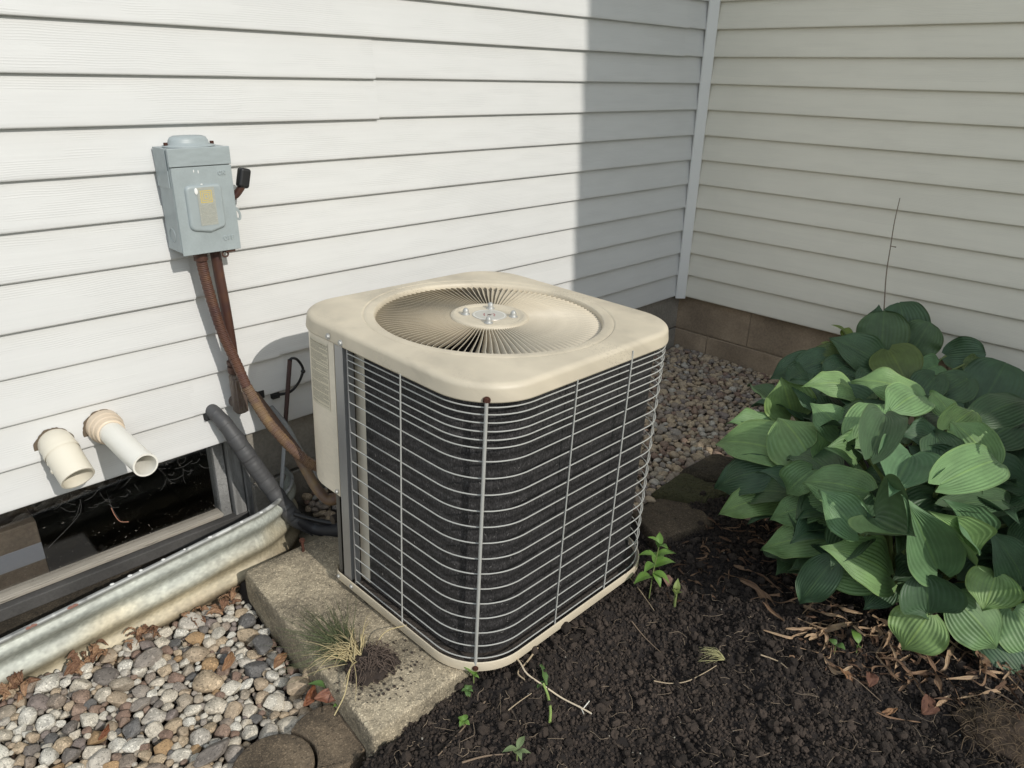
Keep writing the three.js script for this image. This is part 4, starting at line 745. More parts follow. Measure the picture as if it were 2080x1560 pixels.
leaf(hostaF, [-0.952, 0.039, 1.004], [-0.978, 0.147, 0.964], 0.145, [-0.81, 0.47, 0.34], 'g', { cup: .12, fold: .05, arch: .02 });
petiole(hostaF, [-0.988, -0.3, 1.281], [-0.952, 0.039, 1.004], 0.0055, stalkM);
leaf(hostaF, [-0.858, 0.111, 1.137], [-1.014, 0.164, 1.045], 0.110, [-0.45, 0.86, 0.23], 'y', { cup: -.1, fold: -.15, arch: .22 });
petiole(hostaF, [-0.965, -0.3, 1.321], [-0.858, 0.111, 1.137], 0.0055, stalkM);
leaf(hostaF, [-0.898, 0.175, 1.296], [-0.959, 0.199, 1.149], 0.104, [-0.47, 0.85, 0.23], 'y', { cup: -.1, fold: -.1, arch: .16 });
petiole(hostaF, [-0.975, -0.3, 1.369], [-0.898, 0.175, 1.296], 0.0055, stalkM);
leaf(hostaF, [-1.066, 0.079, 1.202], [-1.091, 0.154, 1.104], 0.106, [-0.51, 0.83, 0.23], 'g', { cup: -.1, fold: -.3, arch: .1 });
petiole(hostaF, [-1.016, -0.3, 1.341], [-1.066, 0.079, 1.202], 0.0055, stalkM);
leaf(hostaF, [-1.174, 0.032, 1.193], [-1.220, 0.134, 1.179], 0.062, [-0.63, 0.73, 0.25], 'g', { cup: .1, fold: .1, arch: .05 });
petiole(hostaF, [-1.043, -0.3, 1.338], [-1.174, 0.032, 1.193], 0.0055, stalkM);
leaf(hostaF, [-1.184, 0.079, 1.274], [-1.279, 0.142, 1.236], 0.118, [-0.59, 0.77, 0.24], 'g', { cup: .2, fold: .1, arch: .05 });
petiole(hostaF, [-1.046, -0.3, 1.362], [-1.184, 0.079, 1.274], 0.0055, stalkM);
leaf(hostaF, [-1.388, 0.199, 1.356], [-1.128, 0.222, 1.297], 0.093, [-0.83, 0.50, 0.25], 'd', { cup: .45, fold: .25, arch: .02 });
petiole(hostaF, [-1.097, -0.3, 1.387], [-1.388, 0.199, 1.356], 0.0055, stalkM);
leaf(hostaF, [-1.212, 0.151, 1.266], [-1.028, 0.193, 1.256], 0.099, [-0.56, 0.79, 0.24], 'g', { cup: -.1, fold: -.2, arch: .12 });
petiole(hostaF, [-1.053, -0.3, 1.360], [-1.212, 0.151, 1.266], 0.0055, stalkM);
leaf(hostaF, [-0.922, 0.186, 1.301], [-1.099, 0.180, 1.285], 0.115, [-0.65, 0.72, 0.24], 'g', { cup: .05, fold: -.1, arch: .15 });
petiole(hostaF, [-0.981, -0.3, 1.370], [-0.922, 0.186, 1.301], 0.0055, stalkM);
leaf(hostaF, [-0.939, 0.156, 1.402], [-0.873, 0.197, 1.316], 0.062, [-0.54, 0.81, 0.24], 'y', { cup: -.1, fold: -.1, arch: .08 });
petiole(hostaF, [-0.985, -0.3, 1.401], [-0.939, 0.156, 1.402], 0.0055, stalkM);
leaf(hostaF, [-1.011, 0.159, 1.407], [-0.839, 0.168, 1.426], 0.080, [-0.62, 0.75, 0.23], 'g', { cup: -.1, fold: -.25, arch: .12 });
petiole(hostaF, [-1.003, -0.3, 1.402], [-1.011, 0.159, 1.407], 0.0055, stalkM);
leaf(hostaF, [-0.997, 0.096, 1.510], [-0.990, 0.179, 1.403], 0.126, [-0.62, 0.75, 0.23], 'g', { cup: -.05, fold: -.3, arch: .16 });
petiole(hostaF, [-0.999, -0.3, 1.433], [-0.997, 0.096, 1.510], 0.0055, stalkM);
leaf(hostaF, [-1.343, 0.171, 1.485], [-1.008, 0.132, 1.541], 0.107, [-0.69, 0.69, 0.21], 'g', { cup: .1, fold: -.1, arch: .10 });
petiole(hostaF, [-1.086, -0.3, 1.425], [-1.343, 0.171, 1.485], 0.0055, stalkM);
leaf(hostaF, [-1.240, 0.167, 1.396], [-1.433, 0.170, 1.425], 0.133, [-0.68, 0.69, 0.24], 'b', { cup: .45, fold: .15, arch: -.05 });
petiole(hostaF, [-1.060, -0.3, 1.399], [-1.240, 0.167, 1.396], 0.0055, stalkM);
leaf(hostaF, [-1.334, 0.092, 1.355], [-1.359, 0.071, 1.212], 0.106, [-0.57, 0.78, 0.24], 'g', { cup: -.02, fold: -.12, arch: .12 });
petiole(hostaF, [-1.083, -0.3, 1.386], [-1.334, 0.092, 1.355], 0.0055, stalkM);
leaf(hostaF, [-1.307, 0.079, 1.215], [-1.342, 0.009, 1.175], 0.082, [-0.54, 0.81, 0.23], 'b', { cup: .3, fold: .1, arch: .1 });
petiole(hostaF, [-1.077, -0.3, 1.345], [-1.307, 0.079, 1.215], 0.0055, stalkM);
leaf(hostaF, [-1.214, -0.078, 1.116], [-1.336, -0.125, 1.010], 0.099, [-0.53, 0.82, 0.22], 'g', { cup: .05, fold: -.15, arch: .13 });
petiole(hostaF, [-1.054, -0.3, 1.315], [-1.214, -0.078, 1.116], 0.0055, stalkM);
leaf(hostaF, [-1.299, 0.006, 1.264], [-1.349, -0.071, 1.149], 0.089, [-0.58, 0.78, 0.23], 'g', { cup: .05, fold: -.18, arch: .13 });
petiole(hostaF, [-1.075, -0.3, 1.359], [-1.299, 0.006, 1.264], 0.0055, stalkM);
leaf(hostaF, [-1.414, 0.031, 1.374], [-1.421, 0.103, 1.281], 0.094, [-0.64, 0.73, 0.25], 'b', { cup: .15, fold: .25, arch: .04 });
petiole(hostaF, [-1.103, -0.3, 1.392], [-1.414, 0.031, 1.374], 0.0055, stalkM);
leaf(hostaF, [-1.320, -0.056, 1.297], [-1.389, -0.137, 1.157], 0.096, [-0.58, 0.78, 0.23], 'g', { cup: .05, fold: -.15, arch: .13 });
petiole(hostaF, [-1.080, -0.3, 1.369], [-1.320, -0.056, 1.297], 0.0055, stalkM);
leaf(hostaF, [-1.409, 0.079, 1.399], [-1.438, 0.094, 1.484], 0.143, [-0.65, 0.73, 0.23], 'd', { cup: .75, fold: .35, arch: -.12 });
petiole(hostaF, [-1.102, -0.3, 1.400], [-1.409, 0.079, 1.399], 0.0055, stalkM);
leaf(hostaF, [-1.296, -0.135, 1.400], [-1.418, -0.101, 1.289], 0.105, [-0.61, 0.76, 0.22], 'g', { cup: -.05, fold: -.25, arch: .12 });
petiole(hostaF, [-1.074, -0.3, 1.400], [-1.296, -0.135, 1.400], 0.0055, stalkM);
leaf(hostaF, [-1.291, -0.117, 1.431], [-1.453, -0.005, 1.335], 0.131, [-0.63, 0.74, 0.23], 'g', { cup: .02, fold: -.15, arch: .12 });
petiole(hostaF, [-1.073, -0.3, 1.409], [-1.291, -0.117, 1.431], 0.0055, stalkM);
leaf(hostaF, [-1.404, -0.071, 1.334], [-1.448, -0.193, 1.296], 0.085, [-0.60, 0.77, 0.23], 'd', { cup: .02, fold: -.15, arch: .1 });
petiole(hostaF, [-1.101, -0.3, 1.380], [-1.404, -0.071, 1.334], 0.0055, stalkM);
leaf(hostaF, [-1.281, -0.055, 1.515], [-1.439, 0.152, 1.465], 0.121, [-0.78, 0.60, 0.19], 'b', { cup: .3, fold: .15, arch: .0 });
petiole(hostaF, [-1.070, -0.3, 1.434], [-1.281, -0.055, 1.515], 0.0055, stalkM);
leaf(hostaF, [-1.215, -0.034, 1.549], [-1.376, 0.127, 1.506], 0.084, [-0.65, 0.73, 0.22], 'g', { cup: .5, fold: .5, arch: .04 });
petiole(hostaF, [-1.054, -0.3, 1.445], [-1.215, -0.034, 1.549], 0.0055, stalkM);
leaf(hostaF, [-1.186, -0.001, 1.556], [-1.348, 0.145, 1.518], 0.089, [-0.74, 0.64, 0.19], 'b', { cup: .35, fold: .25, arch: .0 });
petiole(hostaF, [-1.046, -0.3, 1.447], [-1.186, -0.001, 1.556], 0.0055, stalkM);
leaf(hostaF, [-1.314, -0.157, 1.529], [-1.355, -0.247, 1.508], 0.125, [-0.69, 0.69, 0.20], 'g', { cup: -.02, fold: -.12, arch: .12 });
petiole(hostaF, [-1.079, -0.3, 1.439], [-1.314, -0.157, 1.529], 0.0055, stalkM);
leaf(hostaF, [-1.315, -0.066, 1.503], [-1.313, -0.164, 1.533], 0.134, [-0.67, 0.71, 0.21], 'd', { cup: .42, fold: .1, arch: .02 });
petiole(hostaF, [-1.079, -0.3, 1.431], [-1.315, -0.066, 1.503], 0.0055, stalkM);
leaf(hostaF, [-1.145, -0.094, 1.605], [-1.206, -0.156, 1.612], 0.115, [-0.67, 0.71, 0.21], 'g', { cup: .3, fold: .05, arch: .05 });
petiole(hostaF, [-1.036, -0.3, 1.462], [-1.145, -0.094, 1.605], 0.0055, stalkM);
leaf(hostaF, [-1.208, -0.160, 1.560], [-1.171, -0.260, 1.663], 0.126, [-0.65, 0.73, 0.24], 'b', { cup: -.05, fold: -.25, arch: .10 });
petiole(hostaF, [-1.052, -0.3, 1.448], [-1.208, -0.160, 1.560], 0.0055, stalkM);
leaf(hostaF, [-1.098, -0.191, 1.656], [-1.120, -0.279, 1.732], 0.134, [-0.61, 0.75, 0.26], 'g', { cup: 0, fold: -.2, arch: .1 });
petiole(hostaF, [-1.024, -0.3, 1.477], [-1.098, -0.191, 1.656], 0.0055, stalkM);
leaf(hostaF, [-0.970, -0.035, 1.594], [-0.763, 0.089, 1.531], 0.123, [-0.80, 0.58, 0.16], 'd', { cup: .2, fold: .1, arch: .0 });
petiole(hostaF, [-0.992, -0.3, 1.458], [-0.970, -0.035, 1.594], 0.0055, stalkM);
leaf(hostaF, [-1.298, 0.105, 1.500], [-0.985, 0.028, 1.590], 0.065, [-0.65, 0.73, 0.22], 'd', { cup: .2, fold: .1, arch: .06 });
petiole(hostaF, [-1.075, -0.3, 1.430], [-1.298, 0.105, 1.500], 0.0055, stalkM);
leaf(hostaF, [-1.072, -0.137, 1.652], [-1.159, 0.013, 1.580], 0.106, [-0.68, 0.70, 0.20], 'd', { cup: -.05, fold: -.3, arch: .12 });
petiole(hostaF, [-1.018, -0.3, 1.476], [-1.072, -0.137, 1.652], 0.0055, stalkM);
leaf(hostaF, [-1.205, -0.020, 1.074], [-1.270, -0.100, 0.952], 0.117, [-0.53, 0.82, 0.23], 'd', { cup: .0, fold: -.15, arch: .14 });
petiole(hostaF, [-1.051, -0.3, 1.302], [-1.205, -0.020, 1.074], 0.0055, stalkM);
leaf(hostaF, [-1.240, -0.043, 1.143], [-1.249, -0.103, 1.018], 0.104, [-0.46, 0.87, 0.19], 'd', { cup: .1, arch: .1 });
petiole(hostaF, [-1.060, -0.3, 1.323], [-1.240, -0.043, 1.143], 0.0055, stalkM);
leaf(hostaF, [-1.026, -0.084, 1.613], [-0.926, -0.025, 1.628], 0.075, [-0.61, 0.75, 0.23], 'd', { cup: .1, fold: .1, arch: .08 });
petiole(hostaF, [-1.006, -0.3, 1.464], [-1.026, -0.084, 1.613], 0.0055, stalkM);
leaf(hostaF, [-1.144, 0.085, 1.473], [-1.167, 0.157, 1.374], 0.118, [-0.75, 0.63, 0.21], 'd', { cup: .3, fold: .2, arch: 0 });
petiole(hostaF, [-1.036, -0.3, 1.422], [-1.144, 0.085, 1.473], 0.0055, stalkM);
leaf(hostaF, [-1.125, 0.137, 1.342], [-1.067, 0.139, 1.275], 0.106, [-0.59, 0.77, 0.24], 'd', { cup: .1, fold: -.1, arch: .1 });
petiole(hostaF, [-1.031, -0.3, 1.383], [-1.125, 0.137, 1.342], 0.0055, stalkM);
leaf(hostaF, [-1.062, 0.137, 1.400], [-1.131, 0.165, 1.343], 0.099, [-0.53, 0.81, 0.24], 'd', { cup: .1, fold: -.1, arch: .1 });
petiole(hostaF, [-1.016, -0.3, 1.400], [-1.062, 0.137, 1.400], 0.0055, stalkM);
leaf(hostaF, [-1.194, 0.134, 1.466], [-1.092, 0.187, 1.395], 0.088, [-0.82, 0.54, 0.20], 'd', { cup: .35, fold: .2, arch: 0 });
petiole(hostaF, [-1.048, -0.3, 1.420], [-1.194, 0.134, 1.466], 0.0055, stalkM);
leaf(hostaF, [-1.270, 0.072, 1.248], [-1.164, 0.030, 1.107], 0.114, [-0.53, 0.82, 0.22], 'd', { cup: .1, arch: .1 });
petiole(hostaF, [-1.067, -0.3, 1.354], [-1.270, 0.072, 1.248], 0.0055, stalkM);
leaf(hostaF, [-1.371, 0.072, 1.440], [-1.226, 0.096, 1.494], 0.100, [-0.63, 0.74, 0.23], 'd', { cup: .1, fold: -.1, arch: .14 });
petiole(hostaF, [-1.093, -0.3, 1.412], [-1.371, 0.072, 1.440], 0.0055, stalkM);
leaf(hostaF, [-1.325, -0.069, 1.335], [-1.322, -0.077, 1.239], 0.099, [-0.55, 0.81, 0.22], 'd', { cup: .1, arch: .1 });
petiole(hostaF, [-1.081, -0.3, 1.380], [-1.325, -0.069, 1.335], 0.0055, stalkM);
leaf(hostaF, [-1.141, -0.142, 1.553], [-1.007, -0.094, 1.611], 0.101, [-0.56, 0.79, 0.27], 'd', { cup: .2, arch: .1 });
petiole(hostaF, [-1.035, -0.3, 1.446], [-1.141, -0.142, 1.553], 0.0055, stalkM);
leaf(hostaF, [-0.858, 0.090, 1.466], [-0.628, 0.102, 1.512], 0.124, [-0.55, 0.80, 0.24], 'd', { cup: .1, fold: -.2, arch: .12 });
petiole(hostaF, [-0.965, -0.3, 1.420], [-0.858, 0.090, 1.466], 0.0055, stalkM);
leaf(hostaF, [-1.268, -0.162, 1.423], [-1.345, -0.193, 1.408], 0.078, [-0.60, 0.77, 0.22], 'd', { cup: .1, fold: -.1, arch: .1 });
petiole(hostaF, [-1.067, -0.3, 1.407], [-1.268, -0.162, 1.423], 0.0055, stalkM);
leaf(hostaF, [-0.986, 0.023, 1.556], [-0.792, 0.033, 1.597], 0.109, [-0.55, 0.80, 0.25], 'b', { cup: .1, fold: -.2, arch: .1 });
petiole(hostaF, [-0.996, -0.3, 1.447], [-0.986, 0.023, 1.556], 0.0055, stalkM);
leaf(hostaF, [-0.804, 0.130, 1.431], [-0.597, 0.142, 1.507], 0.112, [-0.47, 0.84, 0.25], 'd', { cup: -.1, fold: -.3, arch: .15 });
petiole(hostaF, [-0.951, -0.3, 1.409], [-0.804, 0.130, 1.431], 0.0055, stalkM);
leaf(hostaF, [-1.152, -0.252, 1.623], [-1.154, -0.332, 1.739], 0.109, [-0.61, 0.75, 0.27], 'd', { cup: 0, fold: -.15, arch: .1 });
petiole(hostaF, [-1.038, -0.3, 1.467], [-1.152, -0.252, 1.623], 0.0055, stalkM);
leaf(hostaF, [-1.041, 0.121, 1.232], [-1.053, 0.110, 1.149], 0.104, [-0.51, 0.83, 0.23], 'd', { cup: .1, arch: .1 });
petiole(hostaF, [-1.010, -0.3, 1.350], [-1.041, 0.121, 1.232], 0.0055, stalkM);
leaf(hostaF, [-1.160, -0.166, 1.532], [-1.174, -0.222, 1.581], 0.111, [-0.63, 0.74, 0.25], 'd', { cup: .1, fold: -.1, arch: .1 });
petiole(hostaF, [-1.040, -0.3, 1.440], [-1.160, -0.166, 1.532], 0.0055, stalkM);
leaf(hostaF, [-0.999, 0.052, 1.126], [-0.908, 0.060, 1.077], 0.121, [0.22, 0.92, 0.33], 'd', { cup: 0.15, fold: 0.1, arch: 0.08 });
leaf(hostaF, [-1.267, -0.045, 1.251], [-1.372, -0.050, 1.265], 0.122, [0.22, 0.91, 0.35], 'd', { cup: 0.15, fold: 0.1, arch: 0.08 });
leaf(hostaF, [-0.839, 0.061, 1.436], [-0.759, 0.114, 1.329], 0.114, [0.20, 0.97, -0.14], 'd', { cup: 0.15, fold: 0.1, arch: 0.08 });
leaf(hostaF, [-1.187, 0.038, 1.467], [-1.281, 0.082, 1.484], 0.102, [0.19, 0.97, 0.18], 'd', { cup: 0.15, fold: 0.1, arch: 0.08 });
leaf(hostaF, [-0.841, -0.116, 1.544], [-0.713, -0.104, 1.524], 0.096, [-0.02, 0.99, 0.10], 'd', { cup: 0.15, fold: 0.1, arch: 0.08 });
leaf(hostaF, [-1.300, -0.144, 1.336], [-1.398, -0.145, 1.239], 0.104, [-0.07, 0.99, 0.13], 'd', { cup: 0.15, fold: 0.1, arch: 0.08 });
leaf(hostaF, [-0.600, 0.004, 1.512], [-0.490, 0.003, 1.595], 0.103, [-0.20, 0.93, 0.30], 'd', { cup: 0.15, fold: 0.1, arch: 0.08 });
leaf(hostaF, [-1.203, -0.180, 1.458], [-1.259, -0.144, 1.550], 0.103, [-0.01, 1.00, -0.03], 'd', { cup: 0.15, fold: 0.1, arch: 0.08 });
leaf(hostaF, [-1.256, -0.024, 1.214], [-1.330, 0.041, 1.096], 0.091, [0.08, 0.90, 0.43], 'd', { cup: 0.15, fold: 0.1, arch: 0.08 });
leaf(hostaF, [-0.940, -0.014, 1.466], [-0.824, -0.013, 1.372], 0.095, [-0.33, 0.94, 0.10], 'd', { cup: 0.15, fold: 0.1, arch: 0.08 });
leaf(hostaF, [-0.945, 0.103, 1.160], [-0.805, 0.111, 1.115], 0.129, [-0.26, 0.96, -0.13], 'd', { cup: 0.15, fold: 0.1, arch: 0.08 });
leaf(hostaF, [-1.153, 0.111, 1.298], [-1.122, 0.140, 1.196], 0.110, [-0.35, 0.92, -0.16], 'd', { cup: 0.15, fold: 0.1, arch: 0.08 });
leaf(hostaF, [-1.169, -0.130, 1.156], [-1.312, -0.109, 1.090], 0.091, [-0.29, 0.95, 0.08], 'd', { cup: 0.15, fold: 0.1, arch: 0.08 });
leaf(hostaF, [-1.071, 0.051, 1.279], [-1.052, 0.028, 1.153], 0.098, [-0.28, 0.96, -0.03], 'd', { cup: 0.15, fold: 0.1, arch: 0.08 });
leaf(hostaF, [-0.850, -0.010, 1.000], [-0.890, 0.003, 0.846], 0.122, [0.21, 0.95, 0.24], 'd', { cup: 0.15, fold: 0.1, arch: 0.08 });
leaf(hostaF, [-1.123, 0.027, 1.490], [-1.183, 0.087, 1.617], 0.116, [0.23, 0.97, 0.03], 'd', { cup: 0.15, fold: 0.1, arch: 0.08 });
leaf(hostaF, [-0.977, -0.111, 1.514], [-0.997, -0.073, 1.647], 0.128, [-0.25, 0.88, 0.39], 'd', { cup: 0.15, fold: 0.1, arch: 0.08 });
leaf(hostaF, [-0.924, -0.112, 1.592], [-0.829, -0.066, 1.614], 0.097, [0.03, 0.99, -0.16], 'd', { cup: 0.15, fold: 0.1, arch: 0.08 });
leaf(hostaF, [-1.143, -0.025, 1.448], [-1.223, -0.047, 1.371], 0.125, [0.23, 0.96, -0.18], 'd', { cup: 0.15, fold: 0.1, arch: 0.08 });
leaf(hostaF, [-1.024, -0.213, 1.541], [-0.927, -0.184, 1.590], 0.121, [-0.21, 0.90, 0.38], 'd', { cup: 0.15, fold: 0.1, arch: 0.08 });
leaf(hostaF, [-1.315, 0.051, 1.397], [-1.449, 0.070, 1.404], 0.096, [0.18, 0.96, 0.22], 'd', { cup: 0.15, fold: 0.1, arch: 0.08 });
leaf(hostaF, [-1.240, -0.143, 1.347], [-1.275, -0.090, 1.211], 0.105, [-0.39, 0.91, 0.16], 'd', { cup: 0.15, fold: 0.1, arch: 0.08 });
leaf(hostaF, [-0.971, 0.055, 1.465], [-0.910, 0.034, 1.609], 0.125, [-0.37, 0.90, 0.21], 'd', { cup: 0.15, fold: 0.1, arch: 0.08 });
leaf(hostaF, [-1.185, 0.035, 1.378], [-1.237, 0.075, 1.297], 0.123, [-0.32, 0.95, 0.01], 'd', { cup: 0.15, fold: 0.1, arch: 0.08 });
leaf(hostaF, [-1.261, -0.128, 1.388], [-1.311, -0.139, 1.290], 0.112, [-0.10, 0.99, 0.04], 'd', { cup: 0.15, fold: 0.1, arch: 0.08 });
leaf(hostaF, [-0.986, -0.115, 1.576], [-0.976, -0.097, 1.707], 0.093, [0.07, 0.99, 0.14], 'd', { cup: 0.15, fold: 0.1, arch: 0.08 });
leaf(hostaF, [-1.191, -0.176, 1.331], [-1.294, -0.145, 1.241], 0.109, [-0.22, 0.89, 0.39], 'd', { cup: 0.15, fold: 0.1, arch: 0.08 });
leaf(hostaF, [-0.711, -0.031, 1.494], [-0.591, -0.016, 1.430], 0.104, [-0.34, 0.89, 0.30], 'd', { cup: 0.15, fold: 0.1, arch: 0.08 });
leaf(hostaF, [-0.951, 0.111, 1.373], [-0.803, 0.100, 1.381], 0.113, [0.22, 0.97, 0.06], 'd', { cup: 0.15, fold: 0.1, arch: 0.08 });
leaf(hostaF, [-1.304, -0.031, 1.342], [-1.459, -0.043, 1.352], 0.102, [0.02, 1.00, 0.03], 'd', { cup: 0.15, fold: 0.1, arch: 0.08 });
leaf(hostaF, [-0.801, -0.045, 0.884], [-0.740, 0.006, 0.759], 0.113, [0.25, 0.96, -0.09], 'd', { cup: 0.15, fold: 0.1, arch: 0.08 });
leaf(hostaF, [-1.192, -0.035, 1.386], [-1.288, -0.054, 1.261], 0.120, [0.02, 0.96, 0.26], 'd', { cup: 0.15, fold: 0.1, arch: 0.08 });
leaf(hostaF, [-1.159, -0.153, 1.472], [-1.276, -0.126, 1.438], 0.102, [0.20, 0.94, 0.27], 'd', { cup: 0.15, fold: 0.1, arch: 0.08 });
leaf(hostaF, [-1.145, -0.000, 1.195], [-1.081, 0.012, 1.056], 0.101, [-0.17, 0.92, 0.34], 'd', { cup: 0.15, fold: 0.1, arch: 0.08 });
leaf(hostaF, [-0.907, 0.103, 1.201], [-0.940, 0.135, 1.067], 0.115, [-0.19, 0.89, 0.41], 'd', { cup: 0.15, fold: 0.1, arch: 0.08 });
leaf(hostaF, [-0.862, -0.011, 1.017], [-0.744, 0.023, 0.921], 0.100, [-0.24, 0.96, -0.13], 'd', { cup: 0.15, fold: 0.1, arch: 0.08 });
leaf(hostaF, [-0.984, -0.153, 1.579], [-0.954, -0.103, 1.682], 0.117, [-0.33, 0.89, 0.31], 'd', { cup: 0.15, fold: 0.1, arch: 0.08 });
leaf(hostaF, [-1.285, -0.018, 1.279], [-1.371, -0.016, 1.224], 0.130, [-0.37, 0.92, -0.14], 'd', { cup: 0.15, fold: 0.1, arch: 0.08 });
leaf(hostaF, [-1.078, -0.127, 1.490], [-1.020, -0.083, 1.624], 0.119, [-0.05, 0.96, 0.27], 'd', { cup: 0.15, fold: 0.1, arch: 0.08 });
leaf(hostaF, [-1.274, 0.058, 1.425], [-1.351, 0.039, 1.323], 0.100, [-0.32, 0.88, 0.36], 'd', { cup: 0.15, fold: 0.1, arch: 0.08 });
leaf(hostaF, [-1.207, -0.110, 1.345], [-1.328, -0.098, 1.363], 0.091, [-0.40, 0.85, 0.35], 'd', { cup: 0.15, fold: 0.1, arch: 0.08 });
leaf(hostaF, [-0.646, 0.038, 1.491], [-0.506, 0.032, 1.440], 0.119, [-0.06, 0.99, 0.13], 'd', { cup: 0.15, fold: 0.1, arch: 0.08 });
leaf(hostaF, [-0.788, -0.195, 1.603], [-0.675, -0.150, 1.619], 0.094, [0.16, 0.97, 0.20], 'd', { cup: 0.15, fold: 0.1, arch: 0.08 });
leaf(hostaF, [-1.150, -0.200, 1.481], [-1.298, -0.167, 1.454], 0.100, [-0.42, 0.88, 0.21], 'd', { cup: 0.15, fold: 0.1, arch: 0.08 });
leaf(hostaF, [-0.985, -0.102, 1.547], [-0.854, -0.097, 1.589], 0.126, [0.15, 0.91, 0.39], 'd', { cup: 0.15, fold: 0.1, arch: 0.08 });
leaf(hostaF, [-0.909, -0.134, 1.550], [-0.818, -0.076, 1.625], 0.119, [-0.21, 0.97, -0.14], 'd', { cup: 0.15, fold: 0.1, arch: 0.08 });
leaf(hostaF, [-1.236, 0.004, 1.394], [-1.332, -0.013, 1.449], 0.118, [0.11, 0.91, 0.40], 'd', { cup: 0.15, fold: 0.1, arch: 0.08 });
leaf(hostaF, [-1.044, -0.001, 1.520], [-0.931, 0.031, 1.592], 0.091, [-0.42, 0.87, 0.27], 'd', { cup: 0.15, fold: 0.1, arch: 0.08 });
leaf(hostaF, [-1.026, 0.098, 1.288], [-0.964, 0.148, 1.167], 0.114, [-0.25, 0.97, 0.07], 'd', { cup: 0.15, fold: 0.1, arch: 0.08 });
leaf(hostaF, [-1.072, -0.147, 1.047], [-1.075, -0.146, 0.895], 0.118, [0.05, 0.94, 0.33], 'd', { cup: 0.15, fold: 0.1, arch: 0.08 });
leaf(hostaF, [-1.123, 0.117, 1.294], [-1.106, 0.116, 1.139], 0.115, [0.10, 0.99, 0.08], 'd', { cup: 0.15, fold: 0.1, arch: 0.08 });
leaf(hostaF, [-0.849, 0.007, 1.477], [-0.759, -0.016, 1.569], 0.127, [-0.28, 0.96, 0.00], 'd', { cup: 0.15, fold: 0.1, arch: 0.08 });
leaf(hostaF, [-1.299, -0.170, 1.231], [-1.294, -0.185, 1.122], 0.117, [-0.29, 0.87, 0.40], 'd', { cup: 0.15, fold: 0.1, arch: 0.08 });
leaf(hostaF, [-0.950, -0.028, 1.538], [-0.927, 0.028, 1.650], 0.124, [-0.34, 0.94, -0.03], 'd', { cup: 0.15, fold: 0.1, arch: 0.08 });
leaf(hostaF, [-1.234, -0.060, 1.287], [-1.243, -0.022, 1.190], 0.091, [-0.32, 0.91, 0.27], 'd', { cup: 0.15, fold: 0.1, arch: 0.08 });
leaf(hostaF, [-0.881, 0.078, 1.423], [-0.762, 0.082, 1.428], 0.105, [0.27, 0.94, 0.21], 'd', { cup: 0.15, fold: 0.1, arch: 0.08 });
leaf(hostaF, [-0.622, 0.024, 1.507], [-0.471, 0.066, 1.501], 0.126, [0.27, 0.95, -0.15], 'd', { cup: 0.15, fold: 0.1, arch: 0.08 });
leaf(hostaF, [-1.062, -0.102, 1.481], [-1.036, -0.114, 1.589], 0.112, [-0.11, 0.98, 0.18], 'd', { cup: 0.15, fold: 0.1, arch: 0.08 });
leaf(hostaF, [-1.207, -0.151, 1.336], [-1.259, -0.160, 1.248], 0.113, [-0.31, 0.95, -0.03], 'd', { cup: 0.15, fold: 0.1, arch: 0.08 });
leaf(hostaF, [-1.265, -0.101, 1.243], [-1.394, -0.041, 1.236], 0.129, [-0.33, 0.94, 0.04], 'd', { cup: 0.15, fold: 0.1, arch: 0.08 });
leaf(hostaF, [-0.962, 0.073, 1.089], [-0.918, 0.133, 0.966], 0.102, [-0.10, 0.98, -0.17], 'd', { cup: 0.15, fold: 0.1, arch: 0.08 });
leaf(hostaF, [-1.115, 0.067, 1.465], [-1.224, 0.073, 1.532], 0.091, [-0.14, 0.98, -0.10], 'd', { cup: 0.15, fold: 0.1, arch: 0.08 });
leaf(hostaF, [-1.040, -0.127, 1.525], [-0.991, -0.105, 1.630], 0.129, [0.21, 0.97, 0.13], 'd', { cup: 0.15, fold: 0.1, arch: 0.08 });
leaf(hostaF, [-1.013, 0.084, 1.317], [-1.045, 0.124, 1.191], 0.122, [-0.43, 0.90, 0.09], 'd', { cup: 0.15, fold: 0.1, arch: 0.08 });
leaf(hostaF, [-0.955, 0.043, 1.036], [-0.922, 0.046, 0.914], 0.104, [0.01, 1.00, -0.08], 'd', { cup: 0.15, fold: 0.1, arch: 0.08 });
leaf(hostaF, [-1.081, -0.035, 1.454], [-1.182, -0.031, 1.510], 0.105, [-0.07, 0.98, 0.18], 'd', { cup: 0.15, fold: 0.1, arch: 0.08 });
leaf(hostaF, [-0.742, 0.032, 1.456], [-0.602, 0.064, 1.509], 0.118, [0.28, 0.96, -0.10], 'd', { cup: 0.15, fold: 0.1, arch: 0.08 });
leaf(hostaF, [-0.766, 0.065, 1.285], [-0.689, 0.109, 1.229], 0.112, [0.12, 0.97, 0.22], 'd', { cup: 0.15, fold: 0.1, arch: 0.08 });
leaf(hostaF, [-0.939, 0.058, 1.119], [-0.885, 0.073, 1.021], 0.128, [-0.25, 0.93, 0.26], 'd', { cup: 0.15, fold: 0.1, arch: 0.08 });
leaf(hostaF, [-0.798, 0.012, 1.490], [-0.676, 0.061, 1.504], 0.107, [0.17, 0.97, -0.15], 'd', { cup: 0.15, fold: 0.1, arch: 0.08 });
leaf(hostaF, [-1.097, -0.125, 1.090], [-1.209, -0.061, 1.012], 0.127, [0.15, 0.99, -0.06], 'd', { cup: 0.15, fold: 0.1, arch: 0.08 });
leaf(hostaF, [-1.019, -0.240, 1.625], [-0.939, -0.221, 1.709], 0.116, [-0.16, 0.98, -0.13], 'd', { cup: 0.15, fold: 0.1, arch: 0.08 });
